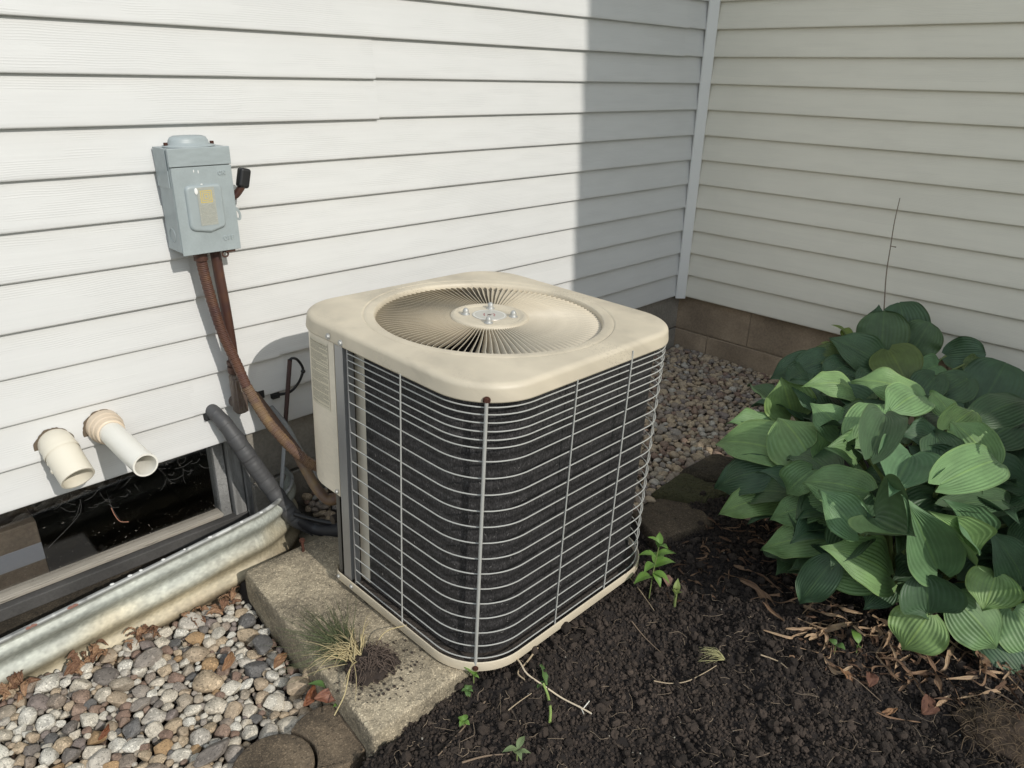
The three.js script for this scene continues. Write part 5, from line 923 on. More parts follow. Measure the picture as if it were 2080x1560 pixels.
leaf(hostaF, [-1.139, -0.049, 1.470], [-1.279, -0.071, 1.476], 0.094, [-0.15, 0.98, -0.10], 'd', { cup: 0.15, fold: 0.1, arch: 0.08 });
leaf(hostaF, [-0.995, 0.054, 1.458], [-0.915, 0.038, 1.566], 0.128, [0.01, 0.99, -0.15], 'd', { cup: 0.15, fold: 0.1, arch: 0.08 });
leaf(hostaF, [-1.257, -0.196, 1.233], [-1.372, -0.190, 1.205], 0.111, [0.11, 0.98, 0.16], 'd', { cup: 0.15, fold: 0.1, arch: 0.08 });
leaf(hostaF, [-1.292, -0.069, 1.282], [-1.424, -0.044, 1.245], 0.098, [-0.03, 0.98, 0.20], 'd', { cup: 0.15, fold: 0.1, arch: 0.08 });
leaf(hostaF, [-0.840, -0.165, 1.585], [-0.716, -0.161, 1.612], 0.102, [-0.25, 0.97, 0.02], 'd', { cup: 0.15, fold: 0.1, arch: 0.08 });
leaf(hostaF, [-0.994, 0.102, 1.842], [-1.039, 0.154, 2.010], 0.133, [0.19, 1.00, 0.36], 'g', { cup: 0.1, fold: 0.1, arch: 0.08 });  // leaves from here to the back hosta: out of view, added to cast shade
petiole(hostaF, [-0.963, -0.3, 1.778], [-0.994, 0.102, 1.842], 0.0055, stalkM);
leaf(hostaF, [-0.989, 0.259, 1.688], [-0.808, 0.241, 1.812], 0.120, [0.19, 1.00, -0.20], 'g', { cup: 0.1, fold: 0.1, arch: 0.08 });
petiole(hostaF, [-0.962, -0.3, 1.731], [-0.989, 0.259, 1.688], 0.0055, stalkM);
leaf(hostaF, [-0.858, 0.189, 1.711], [-0.852, 0.218, 1.927], 0.130, [-0.15, 1.00, 0.31], 'g', { cup: 0.1, fold: 0.1, arch: 0.08 });
petiole(hostaF, [-0.922, -0.3, 1.738], [-0.858, 0.189, 1.711], 0.0055, stalkM);
leaf(hostaF, [-1.004, 0.072, 1.995], [-0.870, 0.056, 2.088], 0.160, [-0.15, 1.00, 0.32], 'g', { cup: 0.1, fold: 0.1, arch: 0.08 });
petiole(hostaF, [-0.966, -0.3, 1.824], [-1.004, 0.072, 1.995], 0.0055, stalkM);
leaf(hostaF, [-0.897, 0.294, 1.772], [-1.014, 0.274, 1.934], 0.135, [0.11, 1.00, 0.20], 'g', { cup: 0.1, fold: 0.1, arch: 0.08 });
petiole(hostaF, [-0.934, -0.3, 1.756], [-0.897, 0.294, 1.772], 0.0055, stalkM);
leaf(hostaF, [-0.924, 0.284, 1.816], [-0.946, 0.275, 1.634], 0.136, [-0.33, 1.00, -0.18], 'g', { cup: 0.1, fold: 0.1, arch: 0.08 });
petiole(hostaF, [-0.942, -0.3, 1.770], [-0.924, 0.284, 1.816], 0.0055, stalkM);
leaf(hostaF, [-1.006, 0.082, 1.828], [-1.021, 0.163, 1.640], 0.133, [0.04, 1.00, 0.42], 'g', { cup: 0.1, fold: 0.1, arch: 0.08 });
petiole(hostaF, [-0.967, -0.3, 1.773], [-1.006, 0.082, 1.828], 0.0055, stalkM);
leaf(hostaF, [-0.962, 0.278, 1.651], [-0.794, 0.372, 1.560], 0.153, [0.07, 1.00, 0.10], 'g', { cup: 0.1, fold: 0.1, arch: 0.08 });
petiole(hostaF, [-0.953, -0.3, 1.720], [-0.962, 0.278, 1.651], 0.0055, stalkM);
leaf(hostaF, [-0.833, 0.270, 1.888], [-0.988, 0.285, 1.739], 0.133, [-0.47, 1.00, 0.41], 'g', { cup: 0.1, fold: 0.1, arch: 0.08 });
petiole(hostaF, [-0.915, -0.3, 1.791], [-0.833, 0.270, 1.888], 0.0055, stalkM);
leaf(hostaF, [-0.868, 0.218, 1.719], [-0.799, 0.292, 1.878], 0.134, [-0.16, 1.00, 0.09], 'g', { cup: 0.1, fold: 0.1, arch: 0.08 });
petiole(hostaF, [-0.925, -0.3, 1.741], [-0.868, 0.218, 1.719], 0.0055, stalkM);
leaf(hostaF, [-0.782, 0.081, 2.033], [-0.593, 0.149, 2.047], 0.139, [0.09, 1.00, -0.00], 'g', { cup: 0.1, fold: 0.1, arch: 0.08 });
petiole(hostaF, [-0.900, -0.3, 1.835], [-0.782, 0.081, 2.033], 0.0055, stalkM);
leaf(hostaF, [-0.730, 0.243, 1.996], [-0.529, 0.314, 1.957], 0.134, [-0.09, 1.00, 0.33], 'g', { cup: 0.1, fold: 0.1, arch: 0.08 });
petiole(hostaF, [-0.884, -0.3, 1.824], [-0.730, 0.243, 1.996], 0.0055, stalkM);
leaf(hostaF, [-0.805, 0.275, 1.971], [-0.888, 0.321, 1.824], 0.127, [0.02, 1.00, -0.08], 'g', { cup: 0.1, fold: 0.1, arch: 0.08 });
petiole(hostaF, [-0.907, -0.3, 1.816], [-0.805, 0.275, 1.971], 0.0055, stalkM);
leaf(hostaF, [-1.113, 0.289, 2.035], [-1.164, 0.348, 2.178], 0.151, [-0.38, 1.00, 0.37], 'g', { cup: 0.1, fold: 0.1, arch: 0.08 });
petiole(hostaF, [-0.999, -0.3, 1.835], [-1.113, 0.289, 2.035], 0.0055, stalkM);
leaf(hostaF, [-0.785, 0.194, 1.737], [-0.633, 0.220, 1.793], 0.149, [0.01, 1.00, -0.04], 'g', { cup: 0.1, fold: 0.1, arch: 0.08 });
petiole(hostaF, [-0.900, -0.3, 1.746], [-0.785, 0.194, 1.737], 0.0055, stalkM);
leaf(hostaF, [-0.801, 0.066, 1.907], [-0.727, 0.068, 2.049], 0.152, [-0.32, 1.00, -0.19], 'g', { cup: 0.1, fold: 0.1, arch: 0.08 });
petiole(hostaF, [-0.905, -0.3, 1.797], [-0.801, 0.066, 1.907], 0.0055, stalkM);
leaf(hostaF, [-0.927, 0.137, 1.887], [-1.090, 0.220, 1.801], 0.134, [0.01, 1.00, -0.12], 'g', { cup: 0.1, fold: 0.1, arch: 0.08 });
petiole(hostaF, [-0.943, -0.3, 1.791], [-0.927, 0.137, 1.887], 0.0055, stalkM);
leaf(hostaF, [-1.020, 0.074, 2.031], [-1.117, 0.153, 2.190], 0.135, [-0.33, 1.00, -0.03], 'g', { cup: 0.1, fold: 0.1, arch: 0.08 });
petiole(hostaF, [-0.971, -0.3, 1.834], [-1.020, 0.074, 2.031], 0.0055, stalkM);
leaf(hostaF, [-0.782, 0.231, 2.012], [-0.832, 0.299, 1.846], 0.157, [-0.41, 1.00, -0.10], 'g', { cup: 0.1, fold: 0.1, arch: 0.08 });
petiole(hostaF, [-0.900, -0.3, 1.829], [-0.782, 0.231, 2.012], 0.0055, stalkM);
leaf(hostaF, [-1.052, 0.164, 2.032], [-1.259, 0.189, 1.997], 0.143, [-0.30, 1.00, 0.25], 'g', { cup: 0.1, fold: 0.1, arch: 0.08 });
petiole(hostaF, [-0.981, -0.3, 1.835], [-1.052, 0.164, 2.032], 0.0055, stalkM);
leaf(hostaF, [-1.012, 0.052, 1.799], [-1.208, 0.067, 1.717], 0.157, [0.15, 1.00, -0.09], 'g', { cup: 0.1, fold: 0.1, arch: 0.08 });
petiole(hostaF, [-0.969, -0.3, 1.765], [-1.012, 0.052, 1.799], 0.0055, stalkM);
leaf(hostaF, [-0.809, 0.284, 2.081], [-0.873, 0.324, 1.914], 0.146, [-0.01, 1.00, -0.07], 'g', { cup: 0.1, fold: 0.1, arch: 0.08 });
petiole(hostaF, [-0.908, -0.3, 1.849], [-0.809, 0.284, 2.081], 0.0055, stalkM);
leaf(hostaF, [-0.766, 0.185, 1.636], [-0.822, 0.214, 1.788], 0.124, [-0.08, 1.00, -0.00], 'g', { cup: 0.1, fold: 0.1, arch: 0.08 });
petiole(hostaF, [-0.895, -0.3, 1.716], [-0.766, 0.185, 1.636], 0.0055, stalkM);
leaf(hostaF, [-0.756, 0.052, 1.799], [-0.891, 0.084, 1.703], 0.155, [-0.23, 1.00, 0.30], 'g', { cup: 0.1, fold: 0.1, arch: 0.08 });
petiole(hostaF, [-0.892, -0.3, 1.765], [-0.756, 0.052, 1.799], 0.0055, stalkM);
leaf(hostaF, [-1.044, 0.294, 2.082], [-0.939, 0.314, 2.258], 0.121, [-0.33, 1.00, 0.31], 'g', { cup: 0.1, fold: 0.1, arch: 0.08 });
petiole(hostaF, [-0.978, -0.3, 1.850], [-1.044, 0.294, 2.082], 0.0055, stalkM);
leaf(hostaF, [-0.934, 0.182, 1.664], [-0.850, 0.219, 1.821], 0.153, [-0.14, 1.00, 0.03], 'g', { cup: 0.1, fold: 0.1, arch: 0.08 });
petiole(hostaF, [-0.945, -0.3, 1.724], [-0.934, 0.182, 1.664], 0.0055, stalkM);
leaf(hostaF, [-0.755, 0.223, 1.978], [-0.690, 0.233, 1.800], 0.124, [0.03, 1.00, 0.32], 'g', { cup: 0.1, fold: 0.1, arch: 0.08 });
petiole(hostaF, [-0.891, -0.3, 1.818], [-0.755, 0.223, 1.978], 0.0055, stalkM);
leaf(hostaF, [-0.759, 0.280, 1.852], [-0.976, 0.269, 1.867], 0.135, [-0.06, 1.00, 0.22], 'g', { cup: 0.1, fold: 0.1, arch: 0.08 });
petiole(hostaF, [-0.893, -0.3, 1.781], [-0.759, 0.280, 1.852], 0.0055, stalkM);
leaf(hostaF, [-0.876, 0.090, 1.854], [-0.793, 0.091, 2.018], 0.133, [0.00, 1.00, 0.08], 'g', { cup: 0.1, fold: 0.1, arch: 0.08 });
petiole(hostaF, [-0.928, -0.3, 1.781], [-0.876, 0.090, 1.854], 0.0055, stalkM);
leaf(hostaF, [-1.053, 0.167, 1.935], [-1.108, 0.195, 2.100], 0.148, [-0.47, 1.00, 0.27], 'g', { cup: 0.1, fold: 0.1, arch: 0.08 });
petiole(hostaF, [-0.981, -0.3, 1.805], [-1.053, 0.167, 1.935], 0.0055, stalkM);
leaf(hostaF, [-1.017, 0.244, 1.986], [-0.909, 0.296, 2.096], 0.137, [-0.20, 1.00, 0.04], 'g', { cup: 0.1, fold: 0.1, arch: 0.08 });
petiole(hostaF, [-0.970, -0.3, 1.821], [-1.017, 0.244, 1.986], 0.0055, stalkM);
leaf(hostaF, [-0.973, 0.194, 1.794], [-0.857, 0.277, 1.916], 0.151, [0.07, 1.00, 0.45], 'g', { cup: 0.1, fold: 0.1, arch: 0.08 });
petiole(hostaF, [-0.957, -0.3, 1.763], [-0.973, 0.194, 1.794], 0.0055, stalkM);
leaf(hostaF, [-0.942, 0.141, 1.996], [-0.778, 0.138, 2.120], 0.145, [-0.09, 1.00, 0.34], 'g', { cup: 0.1, fold: 0.1, arch: 0.08 });
petiole(hostaF, [-0.948, -0.3, 1.824], [-0.942, 0.141, 1.996], 0.0055, stalkM);
leaf(hostaF, [-1.095, 0.218, 2.014], [-0.900, 0.232, 2.062], 0.150, [0.28, 1.00, -0.20], 'g', { cup: 0.1, fold: 0.1, arch: 0.08 });
petiole(hostaF, [-0.993, -0.3, 1.829], [-1.095, 0.218, 2.014], 0.0055, stalkM);
leaf(hostaF, [-0.957, 0.175, 2.091], [-0.814, 0.172, 2.016], 0.136, [0.14, 1.00, 0.35], 'g', { cup: 0.1, fold: 0.1, arch: 0.08 });
petiole(hostaF, [-0.952, -0.3, 1.852], [-0.957, 0.175, 2.091], 0.0055, stalkM);
leaf(hostaF, [-0.898, 0.280, 2.010], [-0.756, 0.291, 1.872], 0.149, [0.07, 1.00, 0.45], 'g', { cup: 0.1, fold: 0.1, arch: 0.08 });
petiole(hostaF, [-0.934, -0.3, 1.828], [-0.898, 0.280, 2.010], 0.0055, stalkM);
leaf(hostaF, [-1.052, 0.056, 1.771], [-1.058, 0.044, 1.953], 0.144, [-0.16, 1.00, -0.01], 'g', { cup: 0.1, fold: 0.1, arch: 0.08 });
petiole(hostaF, [-0.980, -0.3, 1.756], [-1.052, 0.056, 1.771], 0.0055, stalkM);
leaf(hostaF, [-1.070, 0.147, 1.989], [-1.241, 0.221, 1.966], 0.127, [0.18, 1.00, 0.16], 'g', { cup: 0.1, fold: 0.1, arch: 0.08 });
petiole(hostaF, [-0.986, -0.3, 1.822], [-1.070, 0.147, 1.989], 0.0055, stalkM);
leaf(hostaF, [-0.860, 0.265, 1.949], [-0.914, 0.325, 2.132], 0.156, [-0.19, 1.00, 0.17], 'g', { cup: 0.1, fold: 0.1, arch: 0.08 });
petiole(hostaF, [-0.923, -0.3, 1.810], [-0.860, 0.265, 1.949], 0.0055, stalkM);
leaf(hostaF, [-0.817, 0.134, 1.763], [-0.940, 0.203, 1.647], 0.134, [-0.32, 1.00, 0.23], 'g', { cup: 0.1, fold: 0.1, arch: 0.08 });
petiole(hostaF, [-0.910, -0.3, 1.754], [-0.817, 0.134, 1.763], 0.0055, stalkM);
leaf(hostaF, [-0.881, 0.298, 2.071], [-1.039, 0.350, 2.156], 0.140, [-0.03, 1.00, 0.08], 'g', { cup: 0.1, fold: 0.1, arch: 0.08 });
petiole(hostaF, [-0.929, -0.3, 1.846], [-0.881, 0.298, 2.071], 0.0055, stalkM);
leaf(hostaF, [-0.776, 0.273, 1.995], [-0.778, 0.284, 1.782], 0.158, [-0.34, 1.00, -0.13], 'g', { cup: 0.1, fold: 0.1, arch: 0.08 });
petiole(hostaF, [-0.898, -0.3, 1.824], [-0.776, 0.273, 1.995], 0.0055, stalkM);
leaf(hostaF, [-0.973, 0.286, 1.639], [-1.161, 0.285, 1.628], 0.134, [-0.21, 1.00, 0.05], 'g', { cup: 0.1, fold: 0.1, arch: 0.08 });
petiole(hostaF, [-0.957, -0.3, 1.717], [-0.973, 0.286, 1.639], 0.0055, stalkM);
leaf(hostaF, [-0.897, 0.189, 1.833], [-1.077, 0.226, 1.904], 0.125, [0.02, 1.00, 0.09], 'g', { cup: 0.1, fold: 0.1, arch: 0.08 });
petiole(hostaF, [-0.934, -0.3, 1.775], [-0.897, 0.189, 1.833], 0.0055, stalkM);
leaf(hostaF, [-0.779, 0.083, 1.873], [-0.835, 0.155, 2.048], 0.146, [-0.04, 1.00, 0.45], 'g', { cup: 0.1, fold: 0.1, arch: 0.08 });
petiole(hostaF, [-0.899, -0.3, 1.787], [-0.779, 0.083, 1.873], 0.0055, stalkM);
leaf(hostaF, [-1.030, 0.299, 1.819], [-1.142, 0.285, 1.695], 0.126, [-0.07, 1.00, -0.03], 'g', { cup: 0.1, fold: 0.1, arch: 0.08 });
petiole(hostaF, [-0.974, -0.3, 1.771], [-1.030, 0.299, 1.819], 0.0055, stalkM);
leaf(hostaF, [-0.802, 0.089, 1.931], [-0.654, 0.172, 1.823], 0.153, [0.19, 1.00, -0.17], 'g', { cup: 0.1, fold: 0.1, arch: 0.08 });
petiole(hostaF, [-0.906, -0.3, 1.804], [-0.802, 0.089, 1.931], 0.0055, stalkM);
leaf(hostaF, [-0.916, 0.125, 1.819], [-0.944, 0.129, 1.617], 0.127, [-0.44, 1.00, 0.32], 'g', { cup: 0.1, fold: 0.1, arch: 0.08 });
petiole(hostaF, [-0.940, -0.3, 1.771], [-0.916, 0.125, 1.819], 0.0055, stalkM);
leaf(hostaF, [-0.791, 0.073, 1.668], [-0.649, 0.060, 1.835], 0.143, [0.20, 1.00, -0.08], 'g', { cup: 0.1, fold: 0.1, arch: 0.08 });
petiole(hostaF, [-0.902, -0.3, 1.725], [-0.791, 0.073, 1.668], 0.0055, stalkM);
leaf(hostaF, [-0.847, 0.135, 1.921], [-0.998, 0.203, 1.951], 0.140, [0.29, 1.00, 0.22], 'g', { cup: 0.1, fold: 0.1, arch: 0.08 });
petiole(hostaF, [-0.919, -0.3, 1.801], [-0.847, 0.135, 1.921], 0.0055, stalkM);
leaf(hostaF, [-0.736, 0.214, 1.629], [-0.526, 0.277, 1.635], 0.152, [0.17, 1.00, 0.05], 'g', { cup: 0.1, fold: 0.1, arch: 0.08 });
petiole(hostaF, [-0.886, -0.3, 1.714], [-0.736, 0.214, 1.629], 0.0055, stalkM);
leaf(hostaF, [-0.805, 0.067, 1.808], [-0.984, 0.140, 1.801], 0.140, [-0.05, 1.00, 0.16], 'g', { cup: 0.1, fold: 0.1, arch: 0.08 });
petiole(hostaF, [-0.907, -0.3, 1.767], [-0.805, 0.067, 1.808], 0.0055, stalkM);

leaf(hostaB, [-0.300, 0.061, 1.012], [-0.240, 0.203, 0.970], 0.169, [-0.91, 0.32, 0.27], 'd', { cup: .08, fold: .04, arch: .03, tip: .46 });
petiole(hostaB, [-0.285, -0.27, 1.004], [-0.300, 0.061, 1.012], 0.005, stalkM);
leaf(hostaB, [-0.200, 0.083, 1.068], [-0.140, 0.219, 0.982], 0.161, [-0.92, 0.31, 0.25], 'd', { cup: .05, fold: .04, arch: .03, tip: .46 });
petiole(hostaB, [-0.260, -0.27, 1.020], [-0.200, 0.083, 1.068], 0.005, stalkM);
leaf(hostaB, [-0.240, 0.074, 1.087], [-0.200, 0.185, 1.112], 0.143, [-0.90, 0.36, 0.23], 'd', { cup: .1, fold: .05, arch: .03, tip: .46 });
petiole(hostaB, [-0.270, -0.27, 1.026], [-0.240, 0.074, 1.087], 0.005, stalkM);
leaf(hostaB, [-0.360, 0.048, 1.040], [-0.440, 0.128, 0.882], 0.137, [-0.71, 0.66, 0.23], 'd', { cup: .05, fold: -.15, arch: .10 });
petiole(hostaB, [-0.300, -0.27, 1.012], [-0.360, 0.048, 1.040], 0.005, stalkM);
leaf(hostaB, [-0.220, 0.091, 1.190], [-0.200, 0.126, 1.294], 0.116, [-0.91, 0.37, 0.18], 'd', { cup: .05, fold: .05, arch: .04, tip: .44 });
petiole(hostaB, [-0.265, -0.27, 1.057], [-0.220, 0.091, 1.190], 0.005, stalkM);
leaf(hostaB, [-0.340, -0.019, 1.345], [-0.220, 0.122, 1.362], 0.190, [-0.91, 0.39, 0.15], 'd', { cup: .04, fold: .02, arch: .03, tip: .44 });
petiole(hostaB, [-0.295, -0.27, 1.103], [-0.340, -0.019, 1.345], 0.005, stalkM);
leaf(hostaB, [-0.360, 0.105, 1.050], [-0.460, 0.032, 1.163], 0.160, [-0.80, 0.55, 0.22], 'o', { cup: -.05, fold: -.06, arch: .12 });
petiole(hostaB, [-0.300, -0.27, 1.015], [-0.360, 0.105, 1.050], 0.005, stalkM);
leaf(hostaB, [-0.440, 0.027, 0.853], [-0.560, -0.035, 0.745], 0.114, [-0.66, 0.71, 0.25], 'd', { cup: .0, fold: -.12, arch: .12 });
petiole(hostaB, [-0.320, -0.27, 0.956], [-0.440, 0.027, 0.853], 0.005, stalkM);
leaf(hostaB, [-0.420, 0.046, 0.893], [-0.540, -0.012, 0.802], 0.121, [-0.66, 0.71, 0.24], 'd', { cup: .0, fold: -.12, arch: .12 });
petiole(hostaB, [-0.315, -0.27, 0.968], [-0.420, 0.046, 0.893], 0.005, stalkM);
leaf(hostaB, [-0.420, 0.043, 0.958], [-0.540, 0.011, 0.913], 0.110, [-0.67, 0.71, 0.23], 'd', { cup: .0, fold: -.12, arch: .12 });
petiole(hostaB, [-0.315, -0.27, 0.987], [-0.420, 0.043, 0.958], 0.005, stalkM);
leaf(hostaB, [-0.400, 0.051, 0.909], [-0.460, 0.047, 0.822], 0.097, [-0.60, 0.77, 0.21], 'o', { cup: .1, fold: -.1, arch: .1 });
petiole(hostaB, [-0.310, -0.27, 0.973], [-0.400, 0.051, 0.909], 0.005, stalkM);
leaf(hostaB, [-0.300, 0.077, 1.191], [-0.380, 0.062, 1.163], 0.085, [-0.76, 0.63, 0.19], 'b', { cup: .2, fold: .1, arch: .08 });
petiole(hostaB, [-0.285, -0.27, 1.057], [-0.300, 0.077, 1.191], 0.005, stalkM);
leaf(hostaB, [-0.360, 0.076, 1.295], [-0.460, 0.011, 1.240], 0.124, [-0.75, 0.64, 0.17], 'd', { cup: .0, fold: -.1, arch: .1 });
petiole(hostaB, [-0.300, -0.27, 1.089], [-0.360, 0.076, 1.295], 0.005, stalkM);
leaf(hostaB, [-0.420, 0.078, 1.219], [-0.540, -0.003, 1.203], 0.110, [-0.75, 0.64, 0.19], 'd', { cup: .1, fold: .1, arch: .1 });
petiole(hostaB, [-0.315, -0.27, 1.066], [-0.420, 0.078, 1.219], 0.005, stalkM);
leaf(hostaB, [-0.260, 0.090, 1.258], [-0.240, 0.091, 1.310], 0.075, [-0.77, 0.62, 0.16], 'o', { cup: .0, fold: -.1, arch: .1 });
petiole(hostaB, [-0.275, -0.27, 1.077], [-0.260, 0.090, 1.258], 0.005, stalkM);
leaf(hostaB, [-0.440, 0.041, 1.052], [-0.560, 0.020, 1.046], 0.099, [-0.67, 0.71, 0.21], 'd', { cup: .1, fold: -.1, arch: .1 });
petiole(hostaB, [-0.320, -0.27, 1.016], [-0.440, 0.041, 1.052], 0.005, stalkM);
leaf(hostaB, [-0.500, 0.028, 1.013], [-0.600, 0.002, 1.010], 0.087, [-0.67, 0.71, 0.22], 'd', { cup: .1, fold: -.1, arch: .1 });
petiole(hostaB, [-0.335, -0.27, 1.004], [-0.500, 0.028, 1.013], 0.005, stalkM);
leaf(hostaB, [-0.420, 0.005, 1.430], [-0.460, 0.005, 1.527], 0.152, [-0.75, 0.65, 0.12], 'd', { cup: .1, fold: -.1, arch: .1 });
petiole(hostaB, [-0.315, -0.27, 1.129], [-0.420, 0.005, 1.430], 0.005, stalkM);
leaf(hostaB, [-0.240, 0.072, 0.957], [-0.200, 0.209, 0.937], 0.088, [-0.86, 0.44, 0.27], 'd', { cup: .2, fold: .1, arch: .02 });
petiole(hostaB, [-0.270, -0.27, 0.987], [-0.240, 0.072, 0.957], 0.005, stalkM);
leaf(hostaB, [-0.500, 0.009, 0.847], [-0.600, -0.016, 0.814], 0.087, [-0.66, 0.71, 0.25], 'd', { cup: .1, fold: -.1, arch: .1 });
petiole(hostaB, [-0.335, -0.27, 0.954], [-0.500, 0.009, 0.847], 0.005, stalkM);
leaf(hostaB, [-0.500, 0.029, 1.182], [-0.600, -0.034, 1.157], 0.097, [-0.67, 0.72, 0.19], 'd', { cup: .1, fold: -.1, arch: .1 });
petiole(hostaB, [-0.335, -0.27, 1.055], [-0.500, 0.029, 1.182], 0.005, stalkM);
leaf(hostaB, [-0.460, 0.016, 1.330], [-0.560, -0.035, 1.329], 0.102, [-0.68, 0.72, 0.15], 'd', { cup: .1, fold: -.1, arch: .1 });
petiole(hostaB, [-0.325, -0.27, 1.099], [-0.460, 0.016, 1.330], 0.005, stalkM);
//LEAVES>

// ================================================================ SMALL PLANTS, LITTER, ROOTS
//<SMALL
// point on the ground under a pixel of the survey photograph (a few steps settle the uneven height)
function onSoil(px, py, lift = 0.004, f = soilY) { let y = -0.31, p; for (let k = 0; k < 7; k++) { p = onY(px, py, y); y = f(p[0], p[2]) + lift; } return onY(px, py, y); }
const fixed = (o, parent) => { o.position.sub(parent.position); return o; };
// flat twisted ribbon along points
function ribbon(P, w, twist = 1.5, seed = 1) {
  const c = curve(P), n = 26, pts = c.getSpacedPoints(n);
  return grid(4, n, (u, v, i, j) => {
    const t = pts[Math.min(n, j + 1)].clone().sub(pts[Math.max(0, j - 1)]).normalize(), side = t.clone().cross(V3(0, 1, 0)).normalize(), up = side.clone().cross(t).normalize();
    const a = twist * (v + 0.35 * Math.sin(v * 5 + seed)) + seed, k = (u - 0.5) * w * Math.pow(Math.sin(PI * clamp(v * 0.92 + 0.04, 0, 1)), 0.5) * (0.7 + 0.4 * n3(v * 5, seed, 1));
    return pts[j].clone().addScaledVector(side, Math.cos(a) * k).addScaledVector(up, Math.sin(a) * k * 0.8 + w * 0.35 * (u - 0.5) ** 2 * 4 * 0.4 + 0.0).toArray();
  });
}
const dryM = [mat(0.78, 0.65, 0.46, 0.85, { side: THREE.DoubleSide, map: texRust }), mat(0.42, 0.31, 0.21, 0.9, { side: THREE.DoubleSide, map: texRust }), mat(0.22, 0.15, 0.10, 0.9, { side: THREE.DoubleSide, map: texRust })];
{
  const strands = {
    a: [[1596, 1278], [1630, 1279], [1668, 1276]], b: [[1644, 1301], [1676, 1283], [1704, 1274], [1759, 1260]], c: [[1602, 1221], [1669, 1246], [1706, 1253], [1725, 1264]], d: [[1676, 1218], [1715, 1239], [1752, 1248]],
    e: [[1761, 1246], [1778, 1236], [1798, 1221]], f: [[1771, 1251], [1803, 1269], [1826, 1285], [1821, 1293]], g: [[1805, 1285], [1793, 1306], [1780, 1329]], h: [[1833, 1320], [1791, 1338], [1778, 1334]],
    i: [[1849, 1331], [1821, 1352], [1815, 1371]], j: [[1881, 1329], [1895, 1355], [1905, 1389], [1911, 1408]], k: [[1958, 1288], [1978, 1315], [1992, 1343], [1990, 1371]], l: [[1951, 1297], [1928, 1329], [1921, 1357], [1909, 1366]],
    m: [[1861, 1392], [1879, 1417], [1891, 1442], [1902, 1437]], n: [[1902, 1435], [1917, 1424], [1932, 1412]], o: [[1780, 1447], [1808, 1458], [1870, 1468]], p: [[1609, 1313], [1646, 1322], [1674, 1330]],
    q: [[1470, 1165], [1530, 1190], [1562, 1238], [1592, 1262]], r: [[1490, 1150], [1545, 1170], [1590, 1205]], s: [[1560, 1085], [1590, 1070], [1625, 1062]], t: [[1575, 1100], [1605, 1085], [1640, 1088]], u: [[1500, 1178], [1550, 1205], [1575, 1232]], v: [[1600, 1160], [1625, 1175], [1640, 1210]],
  };
  let k = 0;
  for (const [key, pl] of Object.entries(strands)) {
    k++; const w = 'bfjkqr'.includes(key) ? 0.021 : 'op'.includes(key) ? 0.006 : 0.015, hi = 'fjk'.includes(key) ? 0.030 : 0.014;
    const P = pl.map(([x, y], i) => onSoil(x, y, hi * (0.6 + 0.5 * ((i * 7 + k) % 3) / 2)));
    fixed(part(hostaF, 'withered_leaf', ribbon(P, w, 1.2 + (k % 4) * 0.6, k), dryM[k % 5 === 0 ? 1 : 'qrstuv'.includes(key) ? 1 : 0]), hostaF);
  }
}
{
  rnd = mulberry(717);
  for (let i = 0; i < 46; i++) {
    const px = rr(1600, 2040), py = 1252 + (px - 1600) * 0.20 + rr(-35, 75), p = onSoil(px, py, 0.008); const a = rr(-0.6, 3.9), L = rr(0.05, 0.13), P = [];
    for (let k = 0; k < 4; k++) { const t = k / 3, x = p[0] + L * t * Math.cos(a + 0.5 * t * rr(-1, 1)), z = p[2] + L * t * Math.sin(a + 0.5 * t * rr(-1, 1)); P.push([x, soilY(x, z) + 0.006 + rr(0, 0.018), z]); }
    fixed(part(hostaF, 'withered_leaf', ribbon(P, rr(0.004, 0.015), rr(0.8, 3), i), dryM[i % 3 === 0 ? 1 : 0]), hostaF);
  }
}
// ---- loose brown litter under the hostas
{
  rnd = mulberry(303); const L = [], Dk = [];
  for (let i = 0; i < 330; i++) {
    let px, py; const z = rnd(); if (z < 0.55) { px = rr(1400, 1700); py = rr(1060, 1270); if (py > 1100 + (px - 1400) * 0.62) continue; } else if (z < 0.9) { px = rr(1620, 2080); py = 1290 + (px - 1620) * 0.22 + rr(-40, 70); } else { px = rr(1330, 1480); py = rr(1110, 1230); }
    const p = onSoil(px, py, 0.004); if (p[0] > -0.2) continue; const a = rr(0, 2 * PI), len = rr(0.015, 0.06), b = [p[0] + len * Math.cos(a), p[1] + rr(-0.002, 0.010), p[2] + len * Math.sin(a)], m = [lerp(p[0], b[0], 0.5) + rr(-0.01, 0.01), p[1] + rr(0.0, 0.012), lerp(p[2], b[2], 0.5) + rr(-0.01, 0.01)];
    (rnd() < 0.35 ? L : Dk).push(ribbon([p, m, b], rr(0.003, 0.016), rr(0.5, 3), i));
  }
  whole('leaf_litter', merge(Dk), dryM[2], 'tangled dark brown litter on the shaded soil under the hostas', 'litter', [0, 0, 0], null, 'stuff');
  whole('leaf_litter', merge(L), dryM[1], 'pale dry shreds scattered in the litter by the hostas', 'litter', [0, 0, 0], null, 'stuff');
}
